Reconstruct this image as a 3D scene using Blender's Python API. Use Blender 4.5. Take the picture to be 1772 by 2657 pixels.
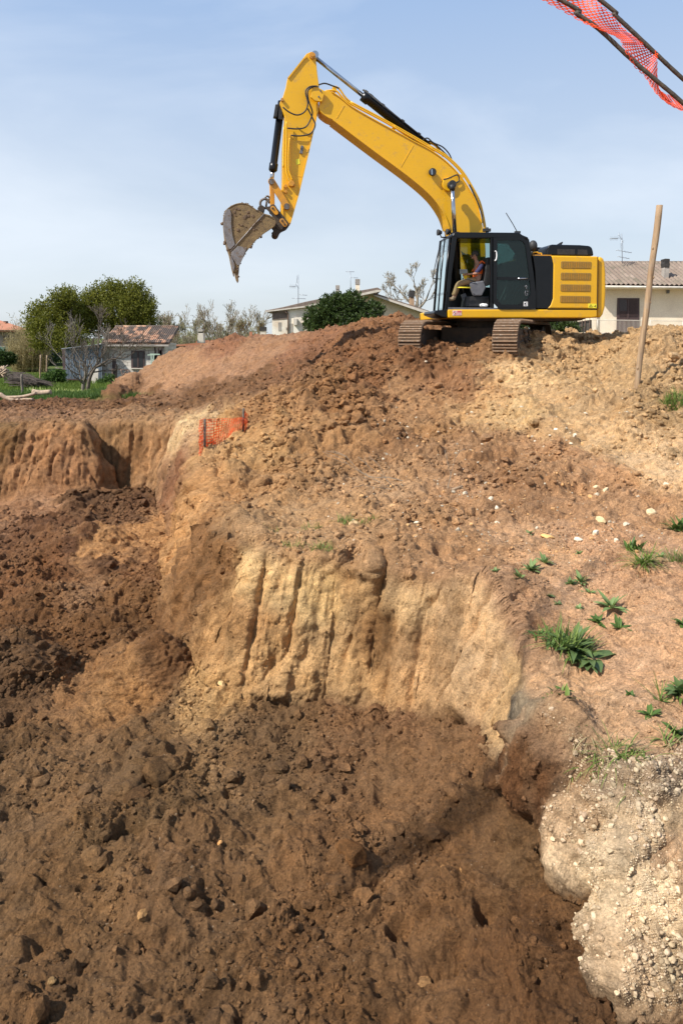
import bpy, bmesh, math, random
import numpy as np
from mathutils import Vector, Matrix
random.seed(7)
rng = np.random.default_rng(11)
for o in list(bpy.data.objects): bpy.data.objects.remove(o)
S = bpy.context.scene
COL = S.collection
R = math.radians
# ---------------------------------------------------------------- camera
F_PX, CX, CY, W_PX, H_PX = 1771.0, 886.0, 1030.0, 1772.0, 2657.0
CAM_Z, PITCH = 2.6, R(5.0)
cam = bpy.data.cameras.new('camera'); camo = bpy.data.objects.new('camera', cam); COL.objects.link(camo)
camo.location = (0, 0, CAM_Z); camo.rotation_euler = (R(90) - PITCH, 0, 0)
cam.sensor_fit = 'VERTICAL'; cam.sensor_height = 36.0; cam.lens = 36.0 * F_PX / H_PX
cam.shift_y = -(H_PX / 2 - CY) / H_PX
cam.clip_start = 0.1; cam.clip_end = 3000
S.camera = camo
# ---------------------------------------------------------------- sky, sun, exposure
SUN = Vector((-0.59, -0.37, 0.72)).normalized()
world = bpy.data.worlds.new('World'); S.world = world; world.use_nodes = True
wn, wl = world.node_tree.nodes, world.node_tree.links
wn.clear()
wo = wn.new('ShaderNodeOutputWorld'); bg = wn.new('ShaderNodeBackground')
sky = wn.new('ShaderNodeTexSky'); sky.sky_type = 'NISHITA'; sky.sun_disc = False
sky.sun_elevation = math.asin(SUN.z); sky.sun_rotation = math.atan2(SUN.x, SUN.y)
sky.air_density = 1.0; sky.dust_density = 1.6; sky.ozone_density = 1.6; sky.altitude = 50
tcw = wn.new('ShaderNodeTexCoord')
mp = wn.new('ShaderNodeMapping'); mp.inputs['Rotation'].default_value = (0.1, R(30), R(8)); mp.inputs['Scale'].default_value = (0.9, 1.2, 2.6)
nz = wn.new('ShaderNodeTexNoise'); nz.inputs['Scale'].default_value = 1.7; nz.inputs['Detail'].default_value = 7; nz.inputs['Roughness'].default_value = 0.52
nz.inputs['Distortion'].default_value = 0.35
cr = wn.new('ShaderNodeValToRGB'); cr.color_ramp.elements[0].position = 0.47; cr.color_ramp.elements[1].position = 0.72
cr.color_ramp.elements[0].color = (0, 0, 0, 1); cr.color_ramp.elements[1].color = (0.42, 0.42, 0.42, 1)
mx = wn.new('ShaderNodeMix'); mx.data_type = 'RGBA'; mx.inputs['B'].default_value = (9.0, 9.6, 10.4, 1)
# thin high cirrus plus overall spring milkiness
base = wn.new('ShaderNodeMix'); base.data_type = 'RGBA'; base.inputs['Factor'].default_value = 0.72
sep = wn.new('ShaderNodeSeparateXYZ'); wl.new(tcw.outputs['Generated'], sep.inputs['Vector'])
hz_ = wn.new('ShaderNodeValToRGB'); e_ = hz_.color_ramp.elements; e_[0].position = 0.0; e_[0].color = (.80, .87, .92, 1); e_[1].position = .75; e_[1].color = (.32, .50, .86, 1)
m1_ = e_.new(.18); m1_.color = (.69, .79, .92, 1); m2_ = e_.new(.42); m2_.color = (.44, .61, .90, 1)
sc_ = wn.new('ShaderNodeVectorMath'); sc_.operation = 'SCALE'; sc_.inputs['Scale'].default_value = 9.6
wl.new(sep.outputs['Z'], hz_.inputs['Fac']); wl.new(hz_.outputs['Color'], sc_.inputs[0]); wl.new(sc_.outputs[0], base.inputs['B'])
wl.new(tcw.outputs['Generated'], mp.inputs['Vector']); wl.new(mp.outputs['Vector'], nz.inputs['Vector'])
wl.new(nz.outputs['Fac'], cr.inputs['Fac']); wl.new(sky.outputs['Color'], base.inputs['A'])
wl.new(cr.outputs['Color'], mx.inputs['Factor']); wl.new(base.outputs['Result'], mx.inputs['A'])
wl.new(mx.outputs['Result'], bg.inputs['Color']); bg.inputs['Strength'].default_value = 0.085
wl.new(bg.outputs['Background'], wo.inputs['Surface'])
sun = bpy.data.lights.new('sun', 'SUN'); sun.energy = 5.0; sun.angle = R(0.55); sun.color = (1.0, 0.955, 0.88)
suno = bpy.data.objects.new('sun', sun); COL.objects.link(suno)
suno.rotation_euler = SUN.to_track_quat('Z', 'Y').to_euler()
S.view_settings.view_transform = 'Standard'; S.view_settings.look = 'None'; S.view_settings.exposure = 0.42; S.view_settings.gamma = 1.0
S.render.engine = 'CYCLES'
S.cycles.max_bounces = 6; S.cycles.diffuse_bounces = 3; S.cycles.glossy_bounces = 3; S.cycles.transparent_max_bounces = 12
S.cycles.caustics_reflective = False; S.cycles.caustics_refractive = False
# ---------------------------------------------------------------- measuring helpers
CP, SP = math.cos(PITCH), math.sin(PITCH)
C0 = Vector((0, 0, CAM_Z))
def ray(px, py):                                  # sight line through a photo pixel, per metre of depth
    u = (px - CX) / F_PX; t = (CY - py) / F_PX
    d = Vector((u, CP + t * SP, -SP + t * CP))
    return d / d.y
def W(px, py, d): return C0 + ray(px, py) * d     # point at depth d
def G(px, py, z):                                 # point at height z
    r = ray(px, py); return C0 + r * ((z - CAM_Z) / r.z)
ZR = {1: (550, 100, 2.0907), 2: (1040, 560, 2.8), 3: (0, 680, 2.24), 4: (640, 680, 3.136), 5: (1450, 480, 3.919),
      6: (560, 420, 5.2267), 7: (1380, 0, 4.0), 8: (1040, 600, 6.0308), 9: (0, 740, 7.585), 10: (150, 820, 5.2267)}
def z(n, X, Y):
    a, b, s = ZR[n]; return a + X / s, b + Y / s
# ---------------------------------------------------------------- object helpers
def tag(o, label=None, cat=None, group=None, kind=None):
    if label: o['label'] = label
    if cat: o['category'] = cat
    if group: o['group'] = group
    if kind: o['kind'] = kind
    return o
def empty(name, loc, label=None, cat=None, group=None):
    o = bpy.data.objects.new(name, None); COL.objects.link(o); o.location = loc; o.empty_display_size = 0.2
    return tag(o, label, cat, group)
def link(name, me, m=None, parent=None, loc=None):
    o = bpy.data.objects.new(name, me); COL.objects.link(o)
    if m: 
        for k in (m if isinstance(m, (list, tuple)) else [m]): me.materials.append(k)
    if parent is not None:
        o.parent = parent
        w = Matrix.Identity(4); p = parent
        chain = []
        while p is not None: chain.append(p); p = p.parent
        for q in reversed(chain): w = w @ q.matrix_parent_inverse @ Matrix.LocRotScale(q.location, q.rotation_euler, q.scale)
        o.matrix_parent_inverse = w.inverted()
    return o
class MB:
    """collects shapes given in world coordinates and links them as one mesh object"""
    def __init__(s): s.v = []; s.f = []; s.sm = []
    def add(s, vs, fs, smooth=False):
        n = len(s.v); s.v += [tuple(v) for v in vs]
        s.f += [tuple(i + n for i in f) for f in fs]; s.sm += [smooth] * len(fs)
    def box(s, c, size, rot=None):
        c = Vector(c); hx, hy, hz = [k / 2 for k in size]
        vs = [Vector((x, y, w)) for x in (-hx, hx) for y in (-hy, hy) for w in (-hz, hz)]
        if rot is not None: vs = [rot @ v for v in vs]
        s.add([v + c for v in vs], [(0, 1, 3, 2), (4, 6, 7, 5), (0, 4, 5, 1), (2, 3, 7, 6), (0, 2, 6, 4), (1, 5, 7, 3)])
    def prism(s, a, b):
        """a, b: matching outlines (lists of points) of the two ends"""
        n = len(a)
        s.add(list(a) + list(b), [tuple(range(n)), tuple(range(2 * n - 1, n - 1, -1))] + [(i, i + n, (i + 1) % n + n, (i + 1) % n) for i in range(n)])
    def tube(s, pts, r, sides=8, cap=True):
        pts = [Vector(p) for p in pts]; n = len(pts)
        if not isinstance(r, (list, tuple)): r = [r] * n
        vs = []; up = None
        for i, p in enumerate(pts):
            t = (pts[min(i + 1, n - 1)] - pts[max(i - 1, 0)])
            if t.length < 1e-9: t = Vector((0, 0, 1))
            t.normalize()
            if up is None: up = t.orthogonal().normalized()
            up = (up - t * up.dot(t))
            up = up.normalized() if up.length > 1e-6 else t.orthogonal().normalized()
            w = t.cross(up)
            for k in range(sides):
                a = 2 * math.pi * k / sides
                vs.append(p + (up * math.cos(a) + w * math.sin(a)) * r[i])
        fs = [(i * sides + k, i * sides + (k + 1) % sides, (i + 1) * sides + (k + 1) % sides, (i + 1) * sides + k) for i in range(n - 1) for k in range(sides)]
        s.add(vs, fs, sides > 4)
        if cap:
            m = len(s.v) - len(vs)
            s.f += [tuple(range(m + sides - 1, m - 1, -1)), tuple(range(m + (n - 1) * sides, m + n * sides))]; s.sm += [False, False]
    def bar(s, a, b, w, h, up=(0, 0, 1)):
        a, b = Vector(a), Vector(b); t = (b - a).normalized(); u = Vector(up); side = t.cross(u)
        side = side.normalized() if side.length > 1e-5 else t.orthogonal().normalized()
        u = side.cross(t)
        q = lambda p: [p + side * (sx * w / 2) + u * (sy * h / 2) for sx, sy in ((-1, -1), (1, -1), (1, 1), (-1, 1))]
        s.prism(q(a), q(b))
    def ball(s, c, r, seg=10, rings=7, jit=0):
        c = Vector(c); rr = r if isinstance(r, (tuple, list)) else (r, r, r)
        vs = [c + Vector((0, 0, rr[2]))]
        for i in range(1, rings):
            a = math.pi * i / rings
            for k in range(seg):
                b = 2 * math.pi * k / seg; j = 1 + random.uniform(-jit, jit)
                vs.append(c + Vector((math.sin(a) * math.cos(b) * rr[0], math.sin(a) * math.sin(b) * rr[1], math.cos(a) * rr[2])) * j)
        vs.append(c - Vector((0, 0, rr[2])))
        fs = [(0, 1 + k, 1 + (k + 1) % seg) for k in range(seg)]
        for i in range(rings - 2):
            o = 1 + i * seg
            fs += [(o + k, o + seg + k, o + seg + (k + 1) % seg, o + (k + 1) % seg) for k in range(seg)]
        o = 1 + (rings - 2) * seg
        fs += [(o + k, len(vs) - 1, o + (k + 1) % seg) for k in range(seg)]
        s.add(vs, fs, jit < .12)
    def build(s, name, m, parent=None, bevel=0, seg=2, ang=25):
        me = bpy.data.meshes.new(name); me.from_pydata(s.v, [], s.f)
        me.polygons.foreach_set('use_smooth', s.sm)
        if bevel:
            bm = bmesh.new(); bm.from_mesh(me); bmesh.ops.recalc_face_normals(bm, faces=bm.faces)
            es = [e for e in bm.edges if len(e.link_faces) == 2 and e.calc_face_angle(0) > R(ang)]
            bmesh.ops.bevel(bm, geom=es, offset=bevel, segments=seg, profile=0.5, affect='EDGES', clamp_overlap=True)
            for f in bm.faces: f.smooth = False
            bm.to_mesh(me); bm.free()
        else:
            bm = bmesh.new(); bm.from_mesh(me); bmesh.ops.recalc_face_normals(bm, faces=bm.faces); bm.to_mesh(me); bm.free()
        me.update()
        return link(name, me, m, parent)
def np_mesh(name, v, quads, m, parent=None, smooth=False, cols=None, attr='tint'):
    v = np.asarray(v, np.float32).reshape(-1, 3); quads = np.asarray(quads, np.int32); k = quads.shape[1]
    me = bpy.data.meshes.new(name)
    me.vertices.add(len(v)); me.vertices.foreach_set('co', v.ravel())
    me.loops.add(quads.size); me.loops.foreach_set('vertex_index', quads.ravel())
    me.polygons.add(len(quads)); me.polygons.foreach_set('loop_start', np.arange(0, quads.size, k, dtype=np.int32))
    me.polygons.foreach_set('use_smooth', np.full(len(quads), smooth))
    me.update(calc_edges=True)
    if cols is not None:
        a = me.attributes.new(attr, 'FLOAT_COLOR', 'POINT'); c = np.ones((len(v), 4), np.float32); c[:, :cols.shape[1]] = cols
        a.data.foreach_set('color', c.ravel())
    return link(name, me, m, parent)
def spline(pts, n=6, closed=False):
    """Catmull-Rom through 2-D or 3-D points"""
    P = [Vector(p) for p in pts]; out = []; N = len(P)
    for i in range(N if closed else N - 1):
        p0 = P[(i - 1) % N] if closed or i > 0 else P[0]
        p1, p2 = P[i], P[(i + 1) % N]
        p3 = P[(i + 2) % N] if closed or i + 2 < N else P[-1]
        for k in range(n):
            t = k / n
            out.append(0.5 * ((2 * p1) + (p2 - p0) * t + (2 * p0 - 5 * p1 + 4 * p2 - p3) * t * t + (3 * p1 - p0 - 3 * p2 + p3) * t ** 3))
    if not closed: out.append(P[-1])
    return out
# ---------------------------------------------------------------- materials
def lin(c):
    return tuple(((x / 255) / 12.92 if x / 255 <= 0.04045 else ((x / 255 + 0.055) / 1.055) ** 2.4) for x in c)
class NT:
    def __init__(s, name):
        s.m = bpy.data.materials.new(name); s.m.use_nodes = True; s.n = s.m.node_tree.nodes; s.l = s.m.node_tree.links
        s.n.clear(); s.out = s.n.new('ShaderNodeOutputMaterial')
    def node(s, t, **kw):
        n = s.n.new('ShaderNode' + t)
        for k, v in kw.items():
            if k in n.inputs.keys() if hasattr(n.inputs, 'keys') else False: s.put(n.inputs[k], v)
            else: setattr(n, k, v)
        return n
    def put(s, sock, v):
        if isinstance(v, bpy.types.NodeSocket): s.l.new(v, sock)
        elif hasattr(sock, 'default_value'):
            if isinstance(v, (tuple, list)) and len(v) == 3 and len(sock.default_value) == 4: v = tuple(v) + (1,)
            sock.default_value = v
    def coord(s, scale=(1, 1, 1), kind='Object', rot=(0, 0, 0)):
        t = s.node('TexCoord'); mpn = s.node('Mapping'); s.put(mpn.inputs['Vector'], t.outputs[kind]); s.put(mpn.inputs['Scale'], scale); s.put(mpn.inputs['Rotation'], rot)
        return mpn.outputs['Vector']
    def noise(s, scale, detail=4, rough=0.55, vec=None, dist=0):
        n = s.node('TexNoise'); n.inputs['Scale'].default_value = scale; n.inputs['Detail'].default_value = detail; n.inputs['Roughness'].default_value = rough; n.inputs['Distortion'].default_value = dist
        if vec is not None: s.put(n.inputs['Vector'], vec)
        return n.outputs['Fac']
    def ramp(s, fac, stops):
        r = s.node('ValToRGB'); e = r.color_ramp.elements
        while len(e) < len(stops): e.new(0.5)
        for k, (p, c) in enumerate(stops):
            e[k].position = p; e[k].color = (c, c, c, 1) if isinstance(c, (int, float)) else tuple(c) + (1,)
        s.put(r.inputs['Fac'], fac); return r.outputs['Color']
    def mix(s, fac, a, b, blend='MIX'):
        n = s.node('Mix'); n.data_type = 'RGBA'; n.blend_type = blend
        s.put(n.inputs['Factor'], fac); s.put(n.inputs['A'], a); s.put(n.inputs['B'], b)
        return n.outputs['Result']
    def math(s, op, a, b=0, c=None):
        n = s.node('Math'); n.operation = op; s.put(n.inputs[0], a); s.put(n.inputs[1], b)
        if c is not None: s.put(n.inputs[2], c)
        return n.outputs[0]
    def bump(s, h, strength=0.5, dist=0.02, nrm=None):
        b = s.node('Bump'); b.inputs['Strength'].default_value = strength; b.inputs['Distance'].default_value = dist
        s.put(b.inputs['Height'], h)
        if nrm is not None: s.put(b.inputs['Normal'], nrm)
        return b.outputs['Normal']
    def bsdf(s, color, rough=0.6, metal=0, nrm=None, spec=0.5, **kw):
        b = s.node('BsdfPrincipled'); s.put(b.inputs['Base Color'], color); s.put(b.inputs['Roughness'], rough); s.put(b.inputs['Metallic'], metal)
        s.put(b.inputs['Specular IOR Level'], spec)
        if nrm is not None: s.put(b.inputs['Normal'], nrm)
        for k, v in kw.items(): s.put(b.inputs[k.replace('_', ' ')], v)
        s.l.new(b.outputs[0], s.out.inputs['Surface']); return b
def surf(name, c1, c2=None, rough=0.6, metal=0, scale=3, bump=0.0, bscale=40, spec=0.5, dirt=None, dirt_amt=0.5, **kw):
    t = NT(name); v = t.coord()
    col = c1 if c2 is None else t.mix(t.ramp(t.noise(scale, 6, 0.6, v), [(0.35, 0), (0.65, 1)]), c1, c2)
    r = rough
    if dirt is not None:
        f = t.ramp(t.noise(scale * 1.7, 8, 0.68, v), [(0.62 - dirt_amt * 0.35, 0), (0.75 - dirt_amt * 0.25, 1)])
        col = t.mix(f, col, dirt); r = t.mix(f, (rough,) * 3, (0.9,) * 3)
    nr = t.bump(t.noise(bscale, 5, 0.6, v), bump, 0.02) if bump else None
    t.bsdf(col, r, metal, nr, spec, **kw)
    return t.m
# ================================================================ the ground
def hsh(ix, iy, iz, k):
    h = (ix * 374761393 + iy * 668265263 + iz * 2147483647 % 4294967296 + k * 1274126177).astype(np.uint32) if False else \
        (ix.astype(np.uint32) * np.uint32(374761393) + iy.astype(np.uint32) * np.uint32(668265263) + iz.astype(np.uint32) * np.uint32(1440662683) + np.uint32(k * 97531 + 13))
    h ^= h >> np.uint32(13); h *= np.uint32(1274126177); h ^= h >> np.uint32(16); h *= np.uint32(2246822519); h ^= h >> np.uint32(15)
    return (h & np.uint32(0xFFFFFF)).astype(np.float32) / np.float32(16777216)
def vnoise(P, s, k=0):
    """smooth value noise in -1..1, feature size s"""
    Q = (P / np.float32(s) + np.float32(1000.37)).astype(np.float32); I = np.floor(Q).astype(np.int32); f = Q - I
    f = f * f * f * (f * (f * 6 - 15) + 10)
    out = 0
    for dx in (0, 1):
        wx = f[:, 0] if dx else 1 - f[:, 0]
        for dy in (0, 1):
            wy = f[:, 1] if dy else 1 - f[:, 1]
            for dz in (0, 1):
                wz = f[:, 2] if dz else 1 - f[:, 2]
                out = out + hsh(I[:, 0] + dx, I[:, 1] + dy, I[:, 2] + dz, k) * (wx * wy * wz)
    return out * 2 - 1
def fbm(P, s, o=4, g=0.5, k=0):
    out = 0; a = 1.0; t = 0
    for i in range(o):
        out = out + a * vnoise(P, s / 2.03 ** i, k + i * 7); t += a; a *= g
    return out / t
def clod(P, s, k=0):
    """rounded lumps of size s with creases between them: 1 at a lump's middle, 0 in the crease"""
    Q = (P / np.float32(s) + np.float32(500.5)).astype(np.float32); I = np.floor(Q - 0.5).astype(np.int32)
    best = np.full(len(P), 9.0, np.float32)
    for dx in (0, 1):
        for dy in (0, 1):
            for dz in (0, 1):
                c = [I[:, 0] + dx, I[:, 1] + dy, I[:, 2] + dz]
                d = 0
                for a in range(3): d = d + (c[a] + 0.5 + (hsh(*c, k + a) - 0.5) * 0.75 - Q[:, a]) ** 2
                best = np.minimum(best, d * (0.75 + 0.7 * hsh(*c, k + 5)))
    return np.clip(1 - best * 1.35, 0, 1)
# -- control points of the untouched/heaped ground: (px, py, depth)
UP = [(1100, 914, 19.4), (1180, 908, 19.8), (1300, 906, 19.0), (1420, 900, 19.8), (1250, 895, 22.5), (1430, 897, 22), (1130, 885, 22.5),
      (1100, 950, 18.8), (1100, 1000, 17.7), (1100, 1100, 15.5), (1100, 1200, 13), (1100, 1300, 10.8), (1000, 1400, 8.75), (1150, 1430, 8.2),
      (900, 905, 21), (950, 870, 22.3), (1050, 834, 24.6), (950, 846, 25.6), (850, 862, 26.8), (780, 873, 27.5), (700, 881, 28.3), (600, 889, 29), (520, 900, 30), (450, 912, 31), (400, 950, 31.5), (345, 1012, 32),
      (800, 905, 24.5), (700, 930, 25.6), (600, 960, 26.2), (500, 985, 27), (420, 1015, 27.5), (700, 985, 23), (600, 1000, 24), (820, 950, 22.3), (500, 1035, 24.2),
      (350, 1060, 24), (200, 1060, 24.5), (0, 1060, 25), (350, 1035, 27.5), (600, 1040, 21.6), (700, 1020, 20.5), (800, 990, 19.8), (470, 1085, 20.6),
      (760, 1000, 18.9), (700, 1045, 17.9), (640, 1090, 17.5), (560, 1150, 17.2), (545, 1195, 16.4), (590, 1230, 14.6), (720, 1100, 16.2), (800, 1060, 17.3), (900, 1000, 18.2), (950, 940, 19.4),
      (900, 1100, 15.5), (800, 1200, 13.2), (900, 1250, 12.0), (700, 1200, 13.6), (640, 1290, 12.4), (660, 1340, 10.6), (760, 1340, 10.2), (900, 1330, 10.2), (800, 1400, 8.7),
      (1290, 942, 17.9), (1330, 915, 18.3), (1090, 916, 18.8), (1400, 950, 18.2), (1350, 1000, 16.6), (1450, 1030, 14.9), (1500, 1080, 13.5), (1600, 1130, 12.4), (1772, 1230, 10.4), (1300, 1100, 14.8), (1300, 1200, 12.6),
      (1400, 1250, 11.2), (1300, 1350, 9.6), (1600, 1300, 9.9), (1772, 1400, 8.55), (1500, 1400, 8.6),
      (1500, 910, 20.5), (1560, 935, 18.6), (1600, 900, 20.2), (1640, 868, 18.3), (1700, 872, 17.9), (1772, 878, 17.4), (1560, 990, 16.6), (1640, 950, 16.6), (1600, 1030, 15.2), (1660, 1040, 14.4), (1700, 960, 16.0), (1772, 960, 15.6), (1772, 1060, 13.0), (1880, 900, 17), (1900, 1050, 13.5), (2000, 1200, 11),
      (1500, 880, 25), (1400, 880, 26), (1640, 885, 21), (1772, 890, 20.5)]
UZ = [(1600, 1500, -.05), (1772, 1500, .05), (1900, 1500, .05), (1500, 1600, -.12), (1500, 1700, -.25), (1772, 1700, -.02), (1400, 1550, -.12), (1450, 1850, -.3), (1600, 1850, -.25), (1772, 1850, -.15), (1950, 1800, 0),
      (1300, 1480, -.1), (100, 1085, .02), (300, 1085, .02), (-300, 1085, 0), (-300, 1040, 0), (60, 1030, .02), (250, 1025, .05)]
UPW = [tuple(W(*p)) for p in UP] + [tuple(G(*p)) for p in UZ]
UPW += [(x, y, 0) for x, y in ((-14, 34), (-20, 25), (-30, 30), (-8.5, 36), (-12, 45), (-3, 38), (2, 38), (8, 36), (12, 34), (-30, 45), (0, 50), (15, 50), (30, 45), (25, 30), (22, 20), (16, 14), (12, 8), (9, 6), (8, 3), (8, 0), (14, 0), (-30, 20.5), (-20, 20.5), (30, 10), (0, 60), (30, 60), (-30, 60))]
UPW += [(-3.0, 12.5, -.1), (-4.5, 15, -.2), (-5, 18, 0)]
# -- control points of the dug floor
LO = [(0, 2657, -1.75), (450, 2657, -1.7), (886, 2657, -1.62), (1250, 2657, -1.55), (1480, 2657, -1.48), (0, 2300, -1.75), (450, 2300, -1.66), (886, 2300, -1.6), (1200, 2300, -1.45), (1400, 2300, -1.28),
      (1465, 2060, -.72), (1420, 1985, -.62), (1340, 1970, -.92), (1240, 1960, -1.25), (1485, 2180, -.92), (1510, 2330, -1.1), (1540, 2520, -1.3), (1280, 2120, -1.22), (1100, 2000, -1.48), (1310, 1830, -1.22), (1200, 1840, -1.42), (1050, 1850, -1.55), (900, 1860, -1.62), (700, 1860, -1.72), (600, 1850, -1.75),
      (300, 1950, -1.72), (0, 1950, -1.8), (0, 1850, -1.9), (200, 1850, -1.92), (450, 1840, -1.86), (450, 1650, -1.98), (200, 1650, -2.02), (0, 1650, -1.98), (0, 1780, -1.9), (600, 1680, -1.85), (600, 1500, -1.75), (450, 1500, -1.95), (300, 1400, -2.0), (500, 1390, -1.85), (420, 1350, -1.95),
      (100, 1320, -2.1), (400, 1310, -1.95), (100, 1450, -2.05), (-300, 1500, -2.0), (-300, 1900, -1.9), (-300, 2500, -1.8)]
LOW = [tuple(G(*p)) for p in LO] + [(-12, 19.3, -2.1), (-20, 19, -2.1), (-25, 5, -2), (-10, -3, -1.9), (0, -6, -1.7), (0, 1, -1.7), (4, 2, -1.5), (6, 4, -1.2), (8, 1, -1.3), (12, -3, -1.3), (3, 6, -1.2), (4.5, 6, -1.2), (-25, -6, -2)]
def rbf(pts, c=0.35):
    A = np.array(pts, np.float64); n = len(A)
    D = np.sqrt(((A[:, None, :2] - A[None, :, :2]) ** 2).sum(-1) + c * c)
    M = np.zeros((n + 1, n + 1)); M[:n, :n] = D - np.eye(n) * 0.06; M[n, :n] = 1; M[:n, n] = 1
    sol = np.linalg.solve(M, np.append(A[:, 2], 0))
    def f(x, y):
        out = np.full(x.shape, sol[n], np.float32)
        for (ax, ay, az), w in zip(A, sol[:n]): out += np.float32(w) * np.sqrt((x - np.float32(ax)) ** 2 + (y - np.float32(ay)) ** 2 + np.float32(c * c))
        return out
    return f
fu, fl = rbf(UPW), rbf(LOW)
# -- rim of the pit: (x, y, width of the bank that falls from it)
def gz(px, py, zz, w): p = G(px, py, zz); return (p.x, p.y, w)
RIM = [(-40, 19.6, 1.2), (-12, 19.7, 1.1), gz(-40, 1107, 0, .55), gz(30, 1108, 0, 1.5), gz(120, 1108, 0, 1.5), gz(212, 1110, 0, 1.1), gz(222, 1100, 0, .3), gz(250, 1098, 0, .5), gz(350, 1100, 0, .55), gz(460, 1105, 0, .7),
       gz(500, 1140, -.05, .9), gz(512, 1200, -.2, .6), gz(550, 1260, -.2, .8), gz(600, 1300, -.1, 1.2), gz(640, 1345, -.05, 1.3), gz(670, 1390, -.05, 1.1), gz(695, 1430, -.05, .7), gz(760, 1440, -.05, .6), gz(880, 1445, -.05, .5),
       gz(955, 1458, -.05, .5), gz(975, 1408, -.05, .3), gz(1005, 1400, -.05, .3), gz(1035, 1474, -.07, .5), gz(1150, 1500, -.1, .6), gz(1260, 1535, -.12, .55), gz(1350, 1610, -.18, .4), gz(1385, 1700, -.25, .3),
       gz(1400, 1800, -.3, .25), gz(1425, 1880, -.32, .22), gz(1475, 1950, -.35, .2), gz(1550, 1985, -.33, .35), gz(1610, 1985, -.3, .9), gz(1680, 1965, -.27, 1.7), gz(1772, 1915, -.2, 2.4), (3.6, 5.0, 2.4), (6, 5.4, 2.2), (12, 5.0, 1.2), (40, 4.8, 1.2)]
def bank(x, y):
    """t = 1 on the natural ground, 0 on the dug floor"""
    sd = np.full(x.shape, 1e9, np.float32); wd = np.zeros(x.shape, np.float32); sg = np.ones(x.shape, np.float32)
    for i in range(len(RIM) - 1):
        ax, ay, aw = RIM[i]; bx, by, bw = RIM[i + 1]
        ex, ey = bx - ax, by - ay; L = ex * ex + ey * ey
        t = np.clip(((x - ax) * ex + (y - ay) * ey) / L, 0, 1).astype(np.float32)
        dx = x - (ax + t * ex); dy = y - (ay + t * ey); d = dx * dx + dy * dy
        m = d < sd
        sd = np.where(m, d, sd); wd = np.where(m, aw + t * (bw - aw), wd)
    # inside test: even-odd with the closing corners far away
    poly = [(r[0], r[1]) for r in RIM] + [(40, -60), (-40, -60)]
    ins = np.zeros(x.shape, bool); n = len(poly)
    for i in range(n):
        x1, y1 = poly[i]; x2, y2 = poly[(i + 1) % n]
        if y1 == y2: continue
        c = ((y1 > y) != (y2 > y)) & (x < (x2 - x1) * (y - y1) / (y2 - y1) + x1)
        ins ^= c
    d = np.sqrt(sd) * np.where(ins, 1, -1)
    return d, wd
BUMPS = [(228, 1440, 14.2, .9, .42), (120, 1400, 15.2, .9, .15), (560, 1330, 15.5, .5, .15), (330, 1790, 8.4, .55, .32), (430, 1800, 8.3, .35, .3), (60, 1760, 8.6, .5, .4), (600, 1760, 8.0, .5, .25), (560, 1700, 8.6, .5, .18),
         (395, 2030, 6.35, .26, .22), (340, 2095, 6.0, .16, .13), (1270, 1800, 7.1, .4, .25), (1440, 2055, 4.72, .22, .10), (1330, 1338, 9.9, .20, -.20), (1300, 1345, 9.9, .12, -.12), (1300, 2100, 5.0, .4, .12), (1440, 2180, 4.7, .22, .14), (1500, 2420, 4.3, .3, .12), (910, 2270, 4.9, .2, .1),
         (520, 1240, 16.6, .35, .35), (1200, 2450, 4.3, .35, .07), (840, 2180, 5.0, .3, .06), (30, 2600, 4.1, .3, .1), (150, 1330, 18.6, 1.2, .3), (1640, 905, 17.3, 1.0, .15), (300, 1035, 27.5, .5, .55), (335, 1015, 29, .5, .4),
         (1562, 925, 18.4, 1.0, -.35), (950, 2010, 6.2, .3, -.08), (1000, 1880, 7.2, .5, -.05)]
def height(x, y):
    x = np.asarray(x, np.float32); y = np.asarray(y, np.float32)
    P = np.stack([x, y, x * 0], -1).reshape(-1, 3)
    n1 = fbm(P, 1.0, 3, .5, 3).reshape(x.shape); n2 = fbm(P, .3, 2, .5, 9).reshape(x.shape)
    d, w = bank(x, y)
    near = np.clip((60 - y) / 20, 0, 1)
    d = d + (n1 * .10 + n2 * .045) * np.clip(w, .3, 1.2) * np.where((y < 6) & (x > 1), .45, 1)
    t = np.clip(1 - d / np.maximum(w, .2), 0, 1); wb = np.clip((w - .6) / .6, 0, 1) * np.clip((y - 7) / 2, 0, 1); t = t + (t * t * (3 - 2 * t) - t) * wb
    far = np.clip((y - 36) / 8, 0, 1)
    U = fu(x, y) * (1 - far); L = fl(x, y)
    h = L + (U - L) * t
    for px, py, dep, r, a in BUMPS:
        p = W(px, py, dep); h = h + a * np.exp(-(((x - p.x) ** 2 + (y - p.y) ** 2) / (r * r)) ** 1.3)
    return h, t, w, d
def seg_rows(a, b, n): return list(np.linspace(a, b, n, endpoint=False))
ys = seg_rows(-9, 2.6, 14) + seg_rows(2.6, 3.5, 10) + seg_rows(3.5, 6.4, 400) + seg_rows(6.4, 8.8, 420) + seg_rows(8.8, 13, 250) + seg_rows(13, 18.6, 240) + seg_rows(18.6, 20.4, 110) + seg_rows(20.4, 24, 110) + seg_rows(24, 40, 150) + seg_rows(40, 120, 30) + list(np.geomspace(120, 1500, 10))
us = list(-np.geomspace(6, .6, 16)) + seg_rows(-.565, .565, 660) + list(np.geomspace(.58, 6, 16))
YY, UU = np.meshgrid(np.array(ys, np.float32), np.array(us, np.float32), indexing='ij')
XX = UU * np.sqrt(YY ** 2 + 1.5 ** 2)
HH, TT, WW, DD = height(XX, YY)
NR, NC = XX.shape
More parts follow.
